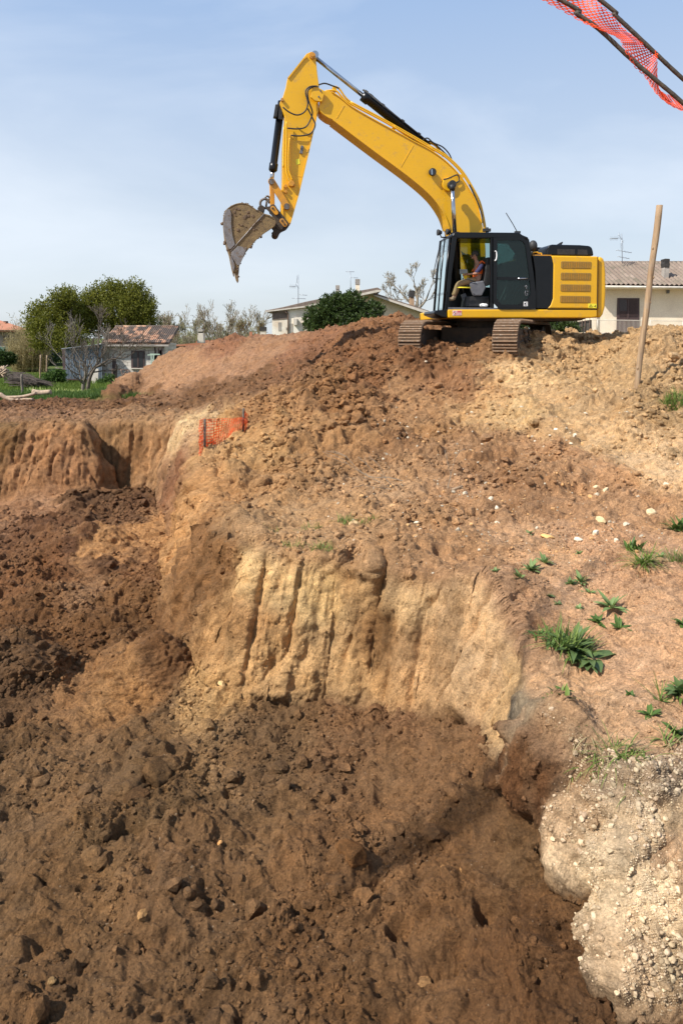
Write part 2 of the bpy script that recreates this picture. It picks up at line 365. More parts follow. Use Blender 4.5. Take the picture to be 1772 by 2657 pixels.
def normals(X, Y, Z):
    P = np.stack([X, Y, Z], -1)
    a = np.empty_like(P); b = np.empty_like(P)
    a[1:-1] = P[2:] - P[:-2]; a[0] = P[1] - P[0]; a[-1] = P[-1] - P[-2]
    b[:, 1:-1] = P[:, 2:] - P[:, :-2]; b[:, 0] = P[:, 1] - P[:, 0]; b[:, -1] = P[:, -1] - P[:, -2]
    n = np.cross(b, a); n /= np.maximum(np.linalg.norm(n, axis=-1, keepdims=True), 1e-9)
    return n
# -- soil patches: photo spot, depth-ish height source, colour seen in the sun, roughness of clods, radius factor
def c(*a): return a
DARK, MUD, DKB = c(96, 70, 50), c(112, 80, 54), c(92, 64, 46)
SOIL = [  # px, py, rgb, clod size/roughness 0..1, smear 0..1
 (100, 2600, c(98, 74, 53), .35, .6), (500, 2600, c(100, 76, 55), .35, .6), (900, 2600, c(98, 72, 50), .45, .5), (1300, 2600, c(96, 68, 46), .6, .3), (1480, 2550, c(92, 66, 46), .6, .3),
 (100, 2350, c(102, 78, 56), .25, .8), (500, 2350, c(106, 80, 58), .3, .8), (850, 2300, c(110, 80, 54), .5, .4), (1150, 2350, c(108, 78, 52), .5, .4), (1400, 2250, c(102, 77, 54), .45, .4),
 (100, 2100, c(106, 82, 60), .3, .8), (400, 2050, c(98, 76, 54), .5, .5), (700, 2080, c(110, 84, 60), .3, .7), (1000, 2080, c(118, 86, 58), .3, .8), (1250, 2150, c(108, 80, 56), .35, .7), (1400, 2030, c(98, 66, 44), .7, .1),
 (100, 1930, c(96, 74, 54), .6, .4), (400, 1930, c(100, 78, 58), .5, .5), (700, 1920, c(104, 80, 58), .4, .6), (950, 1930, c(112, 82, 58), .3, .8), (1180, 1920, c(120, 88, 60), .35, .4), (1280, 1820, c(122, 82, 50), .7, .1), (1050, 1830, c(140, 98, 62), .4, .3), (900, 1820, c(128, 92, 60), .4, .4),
 (330, 1810, c(170, 118, 62), .25, .3), (200, 1840, c(150, 104, 58), .35, .3), (60, 1760, c(106, 78, 54), .7, .1), (200, 1700, c(112, 76, 42), .5, .2), (100, 1620, c(112, 76, 44), .6, .2), (350, 1650, c(118, 82, 48), .6, .2), (450, 1720, c(120, 82, 48), .6, .1), (560, 1790, c(196, 148, 88), .5, .2), (580, 1690, c(150, 108, 62), .55, .1),
 (500, 1600, c(132, 88, 48), .6, .1), (300, 1560, c(128, 88, 50), .5, .1), (100, 1500, c(122, 80, 46), .5, .1), (230, 1560, c(146, 104, 66), .5, .1), (400, 1500, c(118, 78, 48), .5, .1), (120, 1380, c(110, 74, 50), .6, .1), (200, 1425, c(104, 70, 50), .5, .1), (300, 1480, c(106, 74, 52), .5, .1), (350, 1420, c(186, 130, 72), .2, .3), (270, 1395, c(180, 126, 70), .2, .3), (420, 1375, c(176, 124, 70), .22, .3), (430, 1425, c(180, 126, 70), .2, .3), (300, 1432, c(182, 128, 72), .2, .2), (480, 1400, c(176, 122, 68), .22, .3), (520, 1320, c(186, 132, 76), .25, .3),
 (60, 1330, c(150, 104, 68), .5, .1), (380, 1318, c(104, 72, 50), .6, .1), (270, 1310, c(104, 74, 52), .6, .1),
 (100, 1200, c(166, 116, 70), .25, .2), (30, 1150, c(130, 96, 56), .25, .2), (180, 1200, c(168, 118, 72), .3, .1), (130, 1270, c(170, 122, 84), .2, .2), (300, 1180, c(158, 116, 70), .25, .1), (400, 1180, c(150, 108, 64), .3, .1), (460, 1130, c(214, 180, 130), .3, .1), (480, 1170, c(180, 138, 98), .4, .1), (440, 1230, c(166, 118, 80), .3, .1),
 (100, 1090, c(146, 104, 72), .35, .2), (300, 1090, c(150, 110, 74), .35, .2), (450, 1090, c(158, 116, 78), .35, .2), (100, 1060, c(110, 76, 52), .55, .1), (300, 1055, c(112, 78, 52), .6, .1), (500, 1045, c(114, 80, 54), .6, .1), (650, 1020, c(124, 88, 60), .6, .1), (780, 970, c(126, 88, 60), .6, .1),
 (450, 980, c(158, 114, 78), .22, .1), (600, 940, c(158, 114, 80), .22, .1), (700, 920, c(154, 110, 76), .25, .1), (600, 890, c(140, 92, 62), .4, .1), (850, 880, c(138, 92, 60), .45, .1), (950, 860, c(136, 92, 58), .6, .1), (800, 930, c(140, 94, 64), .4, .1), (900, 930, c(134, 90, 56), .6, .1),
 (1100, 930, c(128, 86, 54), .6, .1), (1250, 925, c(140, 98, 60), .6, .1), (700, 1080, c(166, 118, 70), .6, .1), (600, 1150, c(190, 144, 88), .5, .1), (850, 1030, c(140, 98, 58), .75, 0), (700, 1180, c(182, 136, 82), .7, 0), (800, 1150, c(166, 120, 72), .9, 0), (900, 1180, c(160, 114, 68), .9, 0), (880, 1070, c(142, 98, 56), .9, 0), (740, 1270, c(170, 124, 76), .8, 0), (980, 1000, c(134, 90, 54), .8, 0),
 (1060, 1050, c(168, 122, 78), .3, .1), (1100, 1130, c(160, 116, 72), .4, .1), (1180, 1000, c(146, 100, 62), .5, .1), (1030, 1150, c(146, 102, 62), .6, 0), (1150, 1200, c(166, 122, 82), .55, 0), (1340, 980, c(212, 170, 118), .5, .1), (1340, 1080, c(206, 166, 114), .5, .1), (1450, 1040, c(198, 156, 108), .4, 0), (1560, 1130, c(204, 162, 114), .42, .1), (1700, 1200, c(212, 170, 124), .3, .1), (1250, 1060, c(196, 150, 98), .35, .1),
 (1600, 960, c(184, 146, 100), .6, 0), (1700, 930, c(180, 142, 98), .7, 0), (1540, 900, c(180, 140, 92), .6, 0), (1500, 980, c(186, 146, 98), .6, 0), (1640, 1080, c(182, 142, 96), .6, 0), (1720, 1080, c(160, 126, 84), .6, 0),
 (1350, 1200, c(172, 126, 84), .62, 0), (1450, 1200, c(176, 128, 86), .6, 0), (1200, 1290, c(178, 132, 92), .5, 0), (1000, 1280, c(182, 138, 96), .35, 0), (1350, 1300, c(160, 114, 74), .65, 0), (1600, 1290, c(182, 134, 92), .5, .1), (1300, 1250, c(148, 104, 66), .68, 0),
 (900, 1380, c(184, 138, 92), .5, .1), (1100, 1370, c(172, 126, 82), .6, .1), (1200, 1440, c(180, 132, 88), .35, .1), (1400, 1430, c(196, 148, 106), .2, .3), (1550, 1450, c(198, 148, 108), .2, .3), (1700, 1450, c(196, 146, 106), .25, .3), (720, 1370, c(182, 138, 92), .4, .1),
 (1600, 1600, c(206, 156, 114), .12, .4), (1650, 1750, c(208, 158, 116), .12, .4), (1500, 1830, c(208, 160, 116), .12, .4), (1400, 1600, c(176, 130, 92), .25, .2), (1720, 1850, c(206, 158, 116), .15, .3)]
BANKS = [  # colours of the bank faces
 (700, 1500, c(214, 172, 112), .2, 0), (820, 1550, c(220, 180, 118), .2, 0), (930, 1520, c(196, 150, 92), .25, 0), (1080, 1560, c(208, 168, 116), .22, 0), (1200, 1600, c(206, 164, 116), .22, 0), (700, 1700, c(206, 158, 98), .25, 0), (860, 1700, c(206, 160, 102), .25, 0), (1100, 1700, c(200, 154, 102), .22, 0), (1280, 1680, c(206, 166, 120), .2, 0),
 (980, 1650, c(150, 108, 60), .3, 0), (1340, 1840, c(206, 164, 110), .2, 0), (1390, 1850, c(150, 132, 108), .2, 0), (660, 1640, c(190, 140, 82), .25, 0), (620, 1470, c(140, 98, 54), .6, 0), (560, 1500, c(140, 98, 54), .6, 0), (620, 1400, c(136, 96, 54), .6, 0), (560, 1420, c(144, 100, 54), .6, 0), (500, 1350, c(176, 126, 70), .6, 0), (530, 1300, c(190, 140, 84), .6, 0), (500, 1240, c(150, 106, 66), .6, 0),  # first, darker seed puts the shade of the notch into the colour
 (1550, 2100, c(210, 172, 132), .55, 0), (1650, 2150, c(214, 184, 148), .5, 0), (1600, 2300, c(222, 194, 158), .55, 0), (1700, 2300, c(220, 192, 156), .6, 0), (1650, 2500, c(210, 176, 138), .6, 0), (1750, 2500, c(176, 148, 114), .6, 0), (1720, 2050, c(160, 134, 108), .6, 0), (1760, 2220, c(190, 154, 120), .5, 0), (1750, 2150, c(196, 166, 130), .3, 0), (1600, 2030, c(176, 148, 118), .35, 0), (1500, 2000, c(180, 140, 100), .3, 0),
 (100, 1180, c(168, 118, 72), .2, 0), (170, 1230, c(166, 116, 72), .2, 0), (20, 1150, c(116, 84, 48), .2, 0), (280, 1150, c(162, 120, 74), .2, 0), (350, 1180, c(152, 108, 64), .2, 0), (430, 1180, c(168, 124, 80), .25, 0), (465, 1140, c(214, 178, 128), .2, 0), (450, 1200, c(150, 106, 70), .4, 0), (480, 1215, c(128, 86, 58), .5, 0)]
def hit(px, py):
    """where the sight line through a photo spot meets the rough ground"""
    r = ray(px, py); ds = np.geomspace(3.2, 80, 1400).astype(np.float32)
    zz = CAM_Z + ds * r.z; h = height(ds * r.x, ds)[0]
    k = np.argmax(zz < h); k = k if zz[k] < h[k] else len(ds) - 1
    return Vector((ds[k] * r.x, ds[k], h[k]))
def seeds(L): return [tuple(hit(px, py)) + (col, rg, sm) for px, py, col, rg, sm in L]
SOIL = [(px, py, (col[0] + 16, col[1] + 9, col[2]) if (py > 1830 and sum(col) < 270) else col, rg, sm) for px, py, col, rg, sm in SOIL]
_hits = seeds(SOIL), seeds(BANKS)
GRASSC = c(98, 110, 46)
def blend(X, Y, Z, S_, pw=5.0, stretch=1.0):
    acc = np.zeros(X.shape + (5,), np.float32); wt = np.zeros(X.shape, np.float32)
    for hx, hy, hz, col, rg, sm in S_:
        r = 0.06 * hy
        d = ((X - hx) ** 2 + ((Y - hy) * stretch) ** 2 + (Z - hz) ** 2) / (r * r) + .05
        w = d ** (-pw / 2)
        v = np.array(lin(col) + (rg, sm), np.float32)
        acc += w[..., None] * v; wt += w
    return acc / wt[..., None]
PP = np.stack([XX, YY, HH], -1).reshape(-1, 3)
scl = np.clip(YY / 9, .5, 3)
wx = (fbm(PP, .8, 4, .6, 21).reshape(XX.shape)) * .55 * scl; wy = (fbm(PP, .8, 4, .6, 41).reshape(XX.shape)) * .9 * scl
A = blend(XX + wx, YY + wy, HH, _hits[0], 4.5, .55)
B = blend(XX + wx * .3, YY + wy * .3, HH + wx * .15, _hits[1], 4.5)
onbank = np.clip((1 - TT) * 7, 0, 1) * np.clip((TT - .03) * 7, 0, 1)
onbank = onbank * np.where(YY > 21, 0, 1)
for px, py, r in ((1350, 2010, .13), (1400, 2020, .13), (1450, 2045, .11)):
    p = hit(px, py); onbank = onbank * (1 - np.exp(-(((XX - p.x) ** 2 + (YY - p.y) ** 2) / (r * r)) ** 2))
leftwide = (WW > 1.3) & (YY > 9) & (YY < 17)
ATT = A * (1 - onbank[..., None]) + B * onbank[..., None]
rough, smear = ATT[..., 3], ATT[..., 4]
grass = np.clip((YY - 26.5 + wx * .5 - np.where(XX < -7.2, 0, 40)) / 1.2, 0, 1)
grass = np.maximum(grass, np.clip((YY - 34.5) / 1.5, 0, 1)); grass = grass * np.clip((.32 - HH) / .15, 0, 1)
rough = rough * (1 - grass) + .12 * grass
N0 = normals(XX, YY, HH)
NRM = N0.reshape(-1, 3)
PS = PP.copy(); PS[:, :2] += np.stack([vnoise(PP, .22, 77), vnoise(PP, .22, 78)], -1) * .05
gf = grass.reshape(-1); rf = rough.reshape(-1); sf = smear.reshape(-1); ob = onbank.reshape(-1); yy = YY.reshape(-1)
tb0 = np.abs(vnoise(PS, .2, 171)) + .5 * np.abs(vnoise(PS, .09, 172)) + .25 * np.abs(vnoise(PS, .04, 173))
big = clod(PS, .38, 1); mid = clod(PS, .17, 2); sml = clod(PS, .075, 3)
tiny = clod(PS, .036, 4)
patch = np.clip(fbm(PP, .9, 3, .5, 51) * 1.6 + .5, 0, 1); patch2 = np.clip(fbm(PP, .35, 3, .5, 61) * 1.8 + .5, 0, 1)
fine = fbm(PP, .09, 3, .55, 71)
ridge = np.clip(1 - np.abs(fbm(PS * np.array([.5, 1.3, 1], np.float32), .42, 4, .55, 81)) * 3.2, 0, 1) ** 2
ridge2 = np.clip(1 - np.abs(fbm(PS * np.array([.55, 1.3, 1], np.float32), .15, 3, .5, 85)) * 3.0, 0, 1) ** 2
k9 = np.clip(yy / 8, .8, 2.0)
disp = rf ** 1.2 * (.22 * np.sqrt(k9) * big * patch + .11 * mid * (.35 + .65 * patch2) + .045 * sml) + .03 * (1 - rf) * rf * 4 * mid * patch2
gm = np.where((PP[:, 1] < 6.0) & (PP[:, 0] > 1.3), .12, 1.0) * np.where((PP[:, 0] < -.9) & (PP[:, 1] < 17) & (PP[:, 1] > 8.4), .35, 1.0)
rag = np.clip(fbm(PP * np.array([1, 1, .6], np.float32), .45, 4, .6, 181) * 2, -1, 1); disp += ob * gm * .012 * rag - ob * gm * .018 * np.clip(1 - np.abs(fbm(PP * np.array([1, 1, .5], np.float32), .5, 3, .5, 183)) * 18, 0, 1)
disp += (.006 + .018 * rf) * tiny * (.4 + patch) + .014 * fine * (.7 + rf)
disp += np.clip(sf * 1.3, 0, 1) * (.085 * ridge * (.3 + patch) + .04 * ridge2 * (.3 + patch2)) * np.clip(k9, .8, 1.2) - .07 * np.clip(fbm(PP, .16, 3, .5, 99) * 2.6 - .75, 0, 1) * (sf + rf * .5) * (1 - ob)
crack = np.abs(fbm(PS, .5, 3, .5, 91)); disp -= (.03 + .03 * rf) * np.clip(1 - crack * 22, 0, 1) * np.clip((TT.reshape(-1) - .985) * 60, 0, 1) * np.clip(1.4 - yy / 14, 0, 1) * np.clip(.35 + patch - .4, 0, 1) * 1.4
pit = np.clip(fbm(PP, .28, 2, .5, 95) * 3 - 1.1, 0, 1); disp -= pit * .15 * np.clip(rf * 2, 0, 1) * (1 - ob)
# bucket-tooth grooves down the banks
GP = PP * np.array([1, .8, .07], np.float32); GP[:, 0] -= PP[:, 2] * np.where(PP[:, 1] < 15, .16, 0); gsz = np.where(yy > 15, .24, .24)[:, None]
g = np.abs(vnoise(GP / gsz + PP * .05, 1.0, 31)) ** .7 * .75 + .25 * (1 - np.abs(vnoise(GP / gsz * 2.3, 1.0, 33))) - .1 * np.abs(vnoise(GP / gsz * 5, 1.0, 34))
Pt = PP * np.array([1, 1, .35], np.float32)
flake = clod(Pt / np.clip(yy / 9, .6, 2)[:, None], .2, 35)
disp += ob * (1 - gm) * rf * (.10 * mid * patch2 + .05 * sml + .10 * big * patch)
disp += ob * gm * ((g - .5) * np.where(yy > 15, .22, .17) + .05 * flake + .03 * tb0 + .05 * np.abs(vnoise(GP, .9, 36)) + .03 * fbm(Pt, .12, 3, .6, 37))
SH = PS.copy(); SH[:, 1] -= SH[:, 0] * .30; SH *= np.array([.72, 1.15, 1], np.float32); tb = 0; a_ = 1.0
for o_, s_ in enumerate((.62, .29, .135, .062, .030)):
    tb = tb + a_ * np.abs(vnoise(SH, s_ * 1.0, 140 + o_)) * s_ / .62 * (1.12 ** o_); a_ = 1.0
vary = np.clip(fbm(PP, 1.1, 3, .5, 151) * 1.7 + .75, .2, 1.4)
disp += np.minimum(tb, 1.0) * .17 * (.22 + .95 * rf) * vary * (1 - ob * .75 * gm) * np.clip(k9, .9, 1.15)
am = (1 - ob) * np.clip(.35 + rf + sf * .3, 0, 1) * (1 - gf)
disp += am * np.clip(k9, .8, 1.5) * (.032 * np.tanh(fbm(SH, .34, 4, .6, 191) * 11) * (.3 + patch) + .014 * np.tanh(fbm(SH, .12, 3, .6, 193) * 9) * (.3 + patch2))
sc = hit(990, 2145); ms = np.exp(-(((PP[:, 0] - sc.x) / .30) ** 4 + ((PP[:, 1] - sc.y - (PP[:, 0] - sc.x) * .15) / .19) ** 4)) * (1 - ob)
disp = disp * (1 - ms * .93) + ms * (.02 + .006 * vnoise(PP * np.array([1, .04, .04], np.float32), .022, 161) + .01 * vnoise(PP * np.array([1, .04, .04], np.float32), .09, 162))
disp *= np.where(yy > 60, 0, 1) * np.where(yy < 2.5, .3, 1)
disp = disp * (1 - gf * .6)
# tracks of the machine worn along the ramp and a smoothed bucket scrape
PD = PP + NRM * disp[:, None]
GRID = PD.reshape(NR, NC, 3)
gxyz = GRID[..., 2]
N1 = normals(GRID[..., 0], GRID[..., 1], GRID[..., 2])
def ground(x, y):
    """height of the finished ground near (x, y)"""
    i = min(max(int(np.searchsorted(ys, y)), 1), NR - 2); j = min(max(int(np.searchsorted(us, x / math.sqrt(y * y + 2.25))), 1), NC - 2)
    return float(gxyz[i - 1:i + 2, j - 1:j + 2].mean())
ALB = np.array([1.13, 1.095, .94], np.float32)
colr = ATT[..., :3].copy(); colr = colr + (colr.mean(-1, keepdims=True) - colr) * .17
_k = np.clip((.15 - colr.mean(-1, keepdims=True)) / .06, 0, 1); colr = colr * (1 + _k * (np.array([.95, .885, .765], np.float32) - 1)) * (1 + (1 - _k) * (np.array([.97, .985, 1.02], np.float32) - 1))
v1 = (fbm(PP, .5, 4, .6, 101) * .16 + 1).reshape(NR, NC, 1); v2 = (fbm(PP, 2.2, 2, .5, 111) * .10 + 1).reshape(NR, NC, 1)
strk = 1 + (onbank.reshape(-1) * (vnoise(GP / gsz * 1.7, 1.0, 39) * .26 + fbm(PP * np.array([.3, .3, 1], np.float32), .35, 3, .5, 43) * .20)).reshape(NR, NC, 1)
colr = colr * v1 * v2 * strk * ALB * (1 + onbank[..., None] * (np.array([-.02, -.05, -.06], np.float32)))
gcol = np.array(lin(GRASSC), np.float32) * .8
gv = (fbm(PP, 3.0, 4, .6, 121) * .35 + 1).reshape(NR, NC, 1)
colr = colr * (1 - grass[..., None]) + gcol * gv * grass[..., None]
smooth_n = np.clip(smear + .0, 0, 1)
def soil_material():
    t = NT('bare_soil'); at = t.node('Attribute', attribute_name='soil'); co = t.coord()
    n1 = t.noise(9, 8, .66, co); n2 = t.noise(55, 5, .7, co)
    f1 = t.ramp(n1, [(.30, .62), (.5, .98), (.72, 1.34)])
    f2 = t.ramp(n2, [(.30, .64), (.5, 1.0), (.70, 1.42)])
    col = t.mix(1, t.mix(1, at.outputs['Color'], f1, 'MULTIPLY'), f2, 'MULTIPLY')
    hue = t.ramp(t.noise(2.3, 5, .6, co), [(.35, (.96, .99, 1.04)), (.65, (1.04, 1.0, .94))])
    col = t.mix(1, col, hue, 'MULTIPLY')
    vo = t.node('TexVoronoi'); t.put(vo.inputs['Vector'], co); t.put(vo.inputs['Scale'], 26.0)
    sp = t.math('LESS_THAN', vo.outputs['Distance'], t.ramp(t.noise(3, 3, .6, co), [(.45, 0.04), (.8, .27)]))
    wn_ = t.node('TexWhiteNoise'); t.put(wn_.inputs['Vector'], vo.outputs['Position'])
    pick = t.math('MULTIPLY', sp, t.math('GREATER_THAN', wn_.outputs['Value'], .72))
    col = t.mix(t.math('MULTIPLY', pick, .75), col, t.mix(1, t.mix(.5, col, (.5, .42, .3)), (1.25, 1.2, 1.15), 'MULTIPLY'))
    vc = t.node('TexVoronoi'); t.put(vc.inputs['Vector'], co); t.put(vc.inputs['Scale'], 34.0)
    h = t.math('ADD', t.math('MULTIPLY', t.noise(38, 8, .7, co), 1.0), t.math('MULTIPLY', vc.outputs['Distance'], -.22)); h0 = t.noise(11, 7, .72, t.coord((1, 1, .22)))
    h2 = t.noise(150, 5, .7, co); h4 = t.math('ABSOLUTE', t.math('SUBTRACT', t.noise(16, 6, .68, co), .5))
    nr = t.bump(h0, .5, .06); nr = t.bump(h4, .9, .09, nr); nr = t.bump(h, .9, .035, nr); nr = t.bump(h2, .6, .008, nr)
    wet = t.ramp(t.noise(1.6, 4, .6, co), [(.45, .92), (.75, .74)])
    t.bsdf(col, wet, 0, nr, .25)
    return t.m
M_SOIL = soil_material()
idx = np.arange(NR * NC, dtype=np.int32).reshape(NR, NC)
quads = np.stack([idx[:-1, :-1], idx[:-1, 1:], idx[1:, 1:], idx[1:, :-1]], -1).reshape(-1, 4)
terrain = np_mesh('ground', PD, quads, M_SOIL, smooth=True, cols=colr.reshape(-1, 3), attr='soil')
tag(terrain, 'dug over brown earth with heaps, banks and a pit', None, None, 'structure')
print('terrain', NR, NC, 'verts', NR * NC)
# ================================================================ loose clods and gravel lying on the ground
def ico():
    bm = bmesh.new(); bmesh.ops.create_icosphere(bm, subdivisions=1, radius=1.0)
    v = np.array([x.co[:] for x in bm.verts], np.float32); f = np.array([[k.index for k in p.verts] for p in bm.faces], np.int32); bm.free()
    return v, f
def ico2():
    bm = bmesh.new(); bmesh.ops.create_icosphere(bm, subdivisions=2, radius=1.0)
    v = np.array([x.co[:] for x in bm.verts], np.float32); f = np.array([[k.index for k in p.verts] for p in bm.faces], np.int32); bm.free()
    return v, f
def lumps(k, hi=True, angular=0.25):
    v, f = ico2() if hi else ico(); out = []
    for i in range(k):
        n = vnoise(v + i * 13.7, .9, 200 + i) * .32 + vnoise(v + i * 3.1, .38, 300 + i) * .2
        q = v * (1 + n[:, None]) * rng.uniform(.7, 1.15, 3).astype(np.float32)
        for j in range(5):                                     # a few broken flat sides
            d = rng.normal(size=3); d /= np.linalg.norm(d); m = q @ d; lim = rng.uniform(.5, .85)
            q = q - np.outer(np.clip(m - lim, 0, None), d) * (.6 + angular)
        out.append(q.astype(np.float32))
    return out, f
def rot_rand(n):
    q = rng.normal(size=(n, 4)); q /= np.linalg.norm(q, axis=1, keepdims=True); w, x, y, zz = q.T
    return np.stack([np.stack([1 - 2 * (y * y + zz * zz), 2 * (x * y - w * zz), 2 * (x * zz + w * y)], -1), np.stack([2 * (x * y + w * zz), 1 - 2 * (x * x + zz * zz), 2 * (y * zz - w * x)], -1),
                     np.stack([2 * (x * zz - w * y), 2 * (y * zz + w * x), 1 - 2 * (x * x + y * y)], -1)], 1).astype(np.float32)
def scatter(name, label, pos, nrm, size, col, m, hi=True, angular=.25, sink=.25, smooth=False):
    T, f = lumps(10, hi, angular); n = len(pos); Rm = rot_rand(n); k = rng.integers(0, 10, n); T = np.array(T)
    v = np.einsum('nij,nkj->nki', Rm, T[k]) * size[:, None, None]
    v[..., 2] *= .85
    v += (pos + nrm * (size * (.5 - sink))[:, None])[:, None, :]
    F = (f[None] + (np.arange(n) * T.shape[1])[:, None, None]).reshape(-1, 3)
    C = np.repeat(col, T.shape[1], axis=0)
    o = np_mesh(name, v.reshape(-1, 3), F, m, smooth=smooth, cols=C, attr='soil')
    return tag(o, label, None, None, 'stuff')
_P = GRID; _N = N1; _y = YY
inview = (np.abs(UU) < .54) & (_y > 3.4) & (_y < 33) & (grass < .3)
def pick_cells(prob, n):
    p = (prob * inview).reshape(-1).astype(np.float64); p /= p.sum()
    return rng.choice(len(p), n, p=p)
flatp = _P.reshape(-1, 3); flatn = _N.reshape(-1, 3); flatc = colr.reshape(-1, 3)
pz = np.clip(fbm(PP, .8, 3, .55, 131) * 2 + .45, .03, 1).reshape(NR, NC)
prob = (np.clip(rough, .2, 1) ** 1.6 * pz) * np.where((onbank > .5), .5, 1)
n = 30000
ii = pick_cells(prob, n); yv = YY.reshape(-1)[ii]
sz = np.minimum(.0013 * yv * rng.pareto(1.9, n) + .0010 * yv + .001, np.clip(.05 * np.clip(rf[ii] / .6, .4, 1.5), .02, .07) * np.clip(yv / 7, .8, 1.9)).astype(np.float32)
cl = flatc[ii] * (rng.uniform(.80, 1.30, (n, 1)).astype(np.float32))
scatter('soil_clods', 'loose brown clods of earth strewn over the heaps and the pit floor', flatp[ii], flatn[ii], sz, cl, M_SOIL, hi=False, sink=.32)
# larger ones get a finer shape
n = 4200; ii = pick_cells(np.clip(rough - .15, 0, 1) ** 2 * pz ** 2 * np.where(onbank > .5, .02, 1) * np.clip(YY / 10, .3, 2), n); yv = YY.reshape(-1)[ii]
sz = (np.minimum(.022 + .022 * rng.pareto(2.2, n), .11) * np.clip(yv / 10, .7, 1.3) * np.clip(rf[ii] / .6, .4, 1.3)).astype(np.float32)
scatter('earth_lumps', 'bigger crumbly earth lumps heaped on the rough slopes', flatp[ii], flatn[ii], sz, flatc[ii] * rng.uniform(.85, 1.15, (n, 1)).astype(np.float32), M_SOIL, hi=True, sink=.35)
# broken chunks in the wet floor of the pit
n = 380; ii = pick_cells(((YY < 8) & (onbank < .2) & (TT < .1)).astype(np.float32) * pz ** 3 * (.3 + rough), n)
sz = np.minimum(.012 + .018 * rng.pareto(1.7, n), .10).astype(np.float32)
scatter('mud_chunks', 'broken wet chunks of mud lying on the near pit floor', flatp[ii], flatn[ii], sz, flatc[ii] * rng.uniform(.9, 1.25, (n, 1)).astype(np.float32), M_SOIL, hi=True, sink=.42, angular=.9)
# pale limestone gravel: thick on the right bank, thin on the right of the mound
g1 = np.clip(onbank * 2 - .8, 0, 1) * ((XX > 1.2) & (YY < 4.75) & (TT < .97) & (TT > .05)).astype(np.float32) * pz ** 1.2 * 1.0
g1 = g1 + ((XX > 1.0) & (YY < 5.4) & (TT < .02)).astype(np.float32) * .0
n = 15000; ii = pick_cells(g1, n)
sz = np.minimum(.0022 + .0026 * rng.pareto(2.3, n), .022).astype(np.float32)
cc = flatc[ii] * .45 + np.array(lin(c(206, 188, 158)), np.float32) * .95 * .5 * rng.uniform(.25, 1.2, (n, 1)).astype(np.float32) ** 1.2 * rng.uniform(.95, 1.05, (n, 3)).astype(np.float32)
def stone_material():
    t = NT('limestone'); at = t.node('Attribute', attribute_name='soil'); co = t.coord()
    col = t.mix(1, at.outputs['Color'], t.ramp(t.noise(60, 5, .6, co), [(.3, .78), (.7, 1.15)]), 'MULTIPLY')
    t.bsdf(col, .85, 0, t.bump(t.noise(90, 5, .65, co), .6, .006), .3); return t.m
M_STONE = stone_material()
scatter('bank_gravel', 'pale limestone gravel in the bank at the lower right', flatp[ii], flatn[ii], sz, cc, M_STONE, hi=True, angular=.4, sink=.35)
g2 = ((YY > 7.5) & (YY < 19) & (XX > -1) & (TT > .98)).astype(np.float32) * np.clip(1 - np.abs((XX - 2.6) - (YY - 12) * .1) / 4.0, .04, 1) * np.clip(1.3 - np.abs(YY - 11.5) / 4, .05, 1) + .012 * (TT > .98)
g2 = g2 * np.where(rough > .72, .1, 1)
n = 1700; ii = pick_cells(g2, n); yv = YY.reshape(-1)[ii]
sz = np.minimum(.0007 * yv + .0007 * yv * rng.pareto(2.3, n), .04).astype(np.float32)
cc = np.array(lin(c(226, 210, 182)), np.float32) * .9 * rng.uniform(.5, .95, (n, 1)).astype(np.float32)
cc = np.where(rng.random((n, 1)) < .5, np.array(lin(c(190, 150, 108)), np.float32) * ALB, cc)
scatter('mound_gravel', 'small pale stones speckling the sunny right side of the mound', flatp[ii], flatn[ii], sz, cc.astype(np.float32), M_STONE, hi=True, angular=.4, sink=.3)
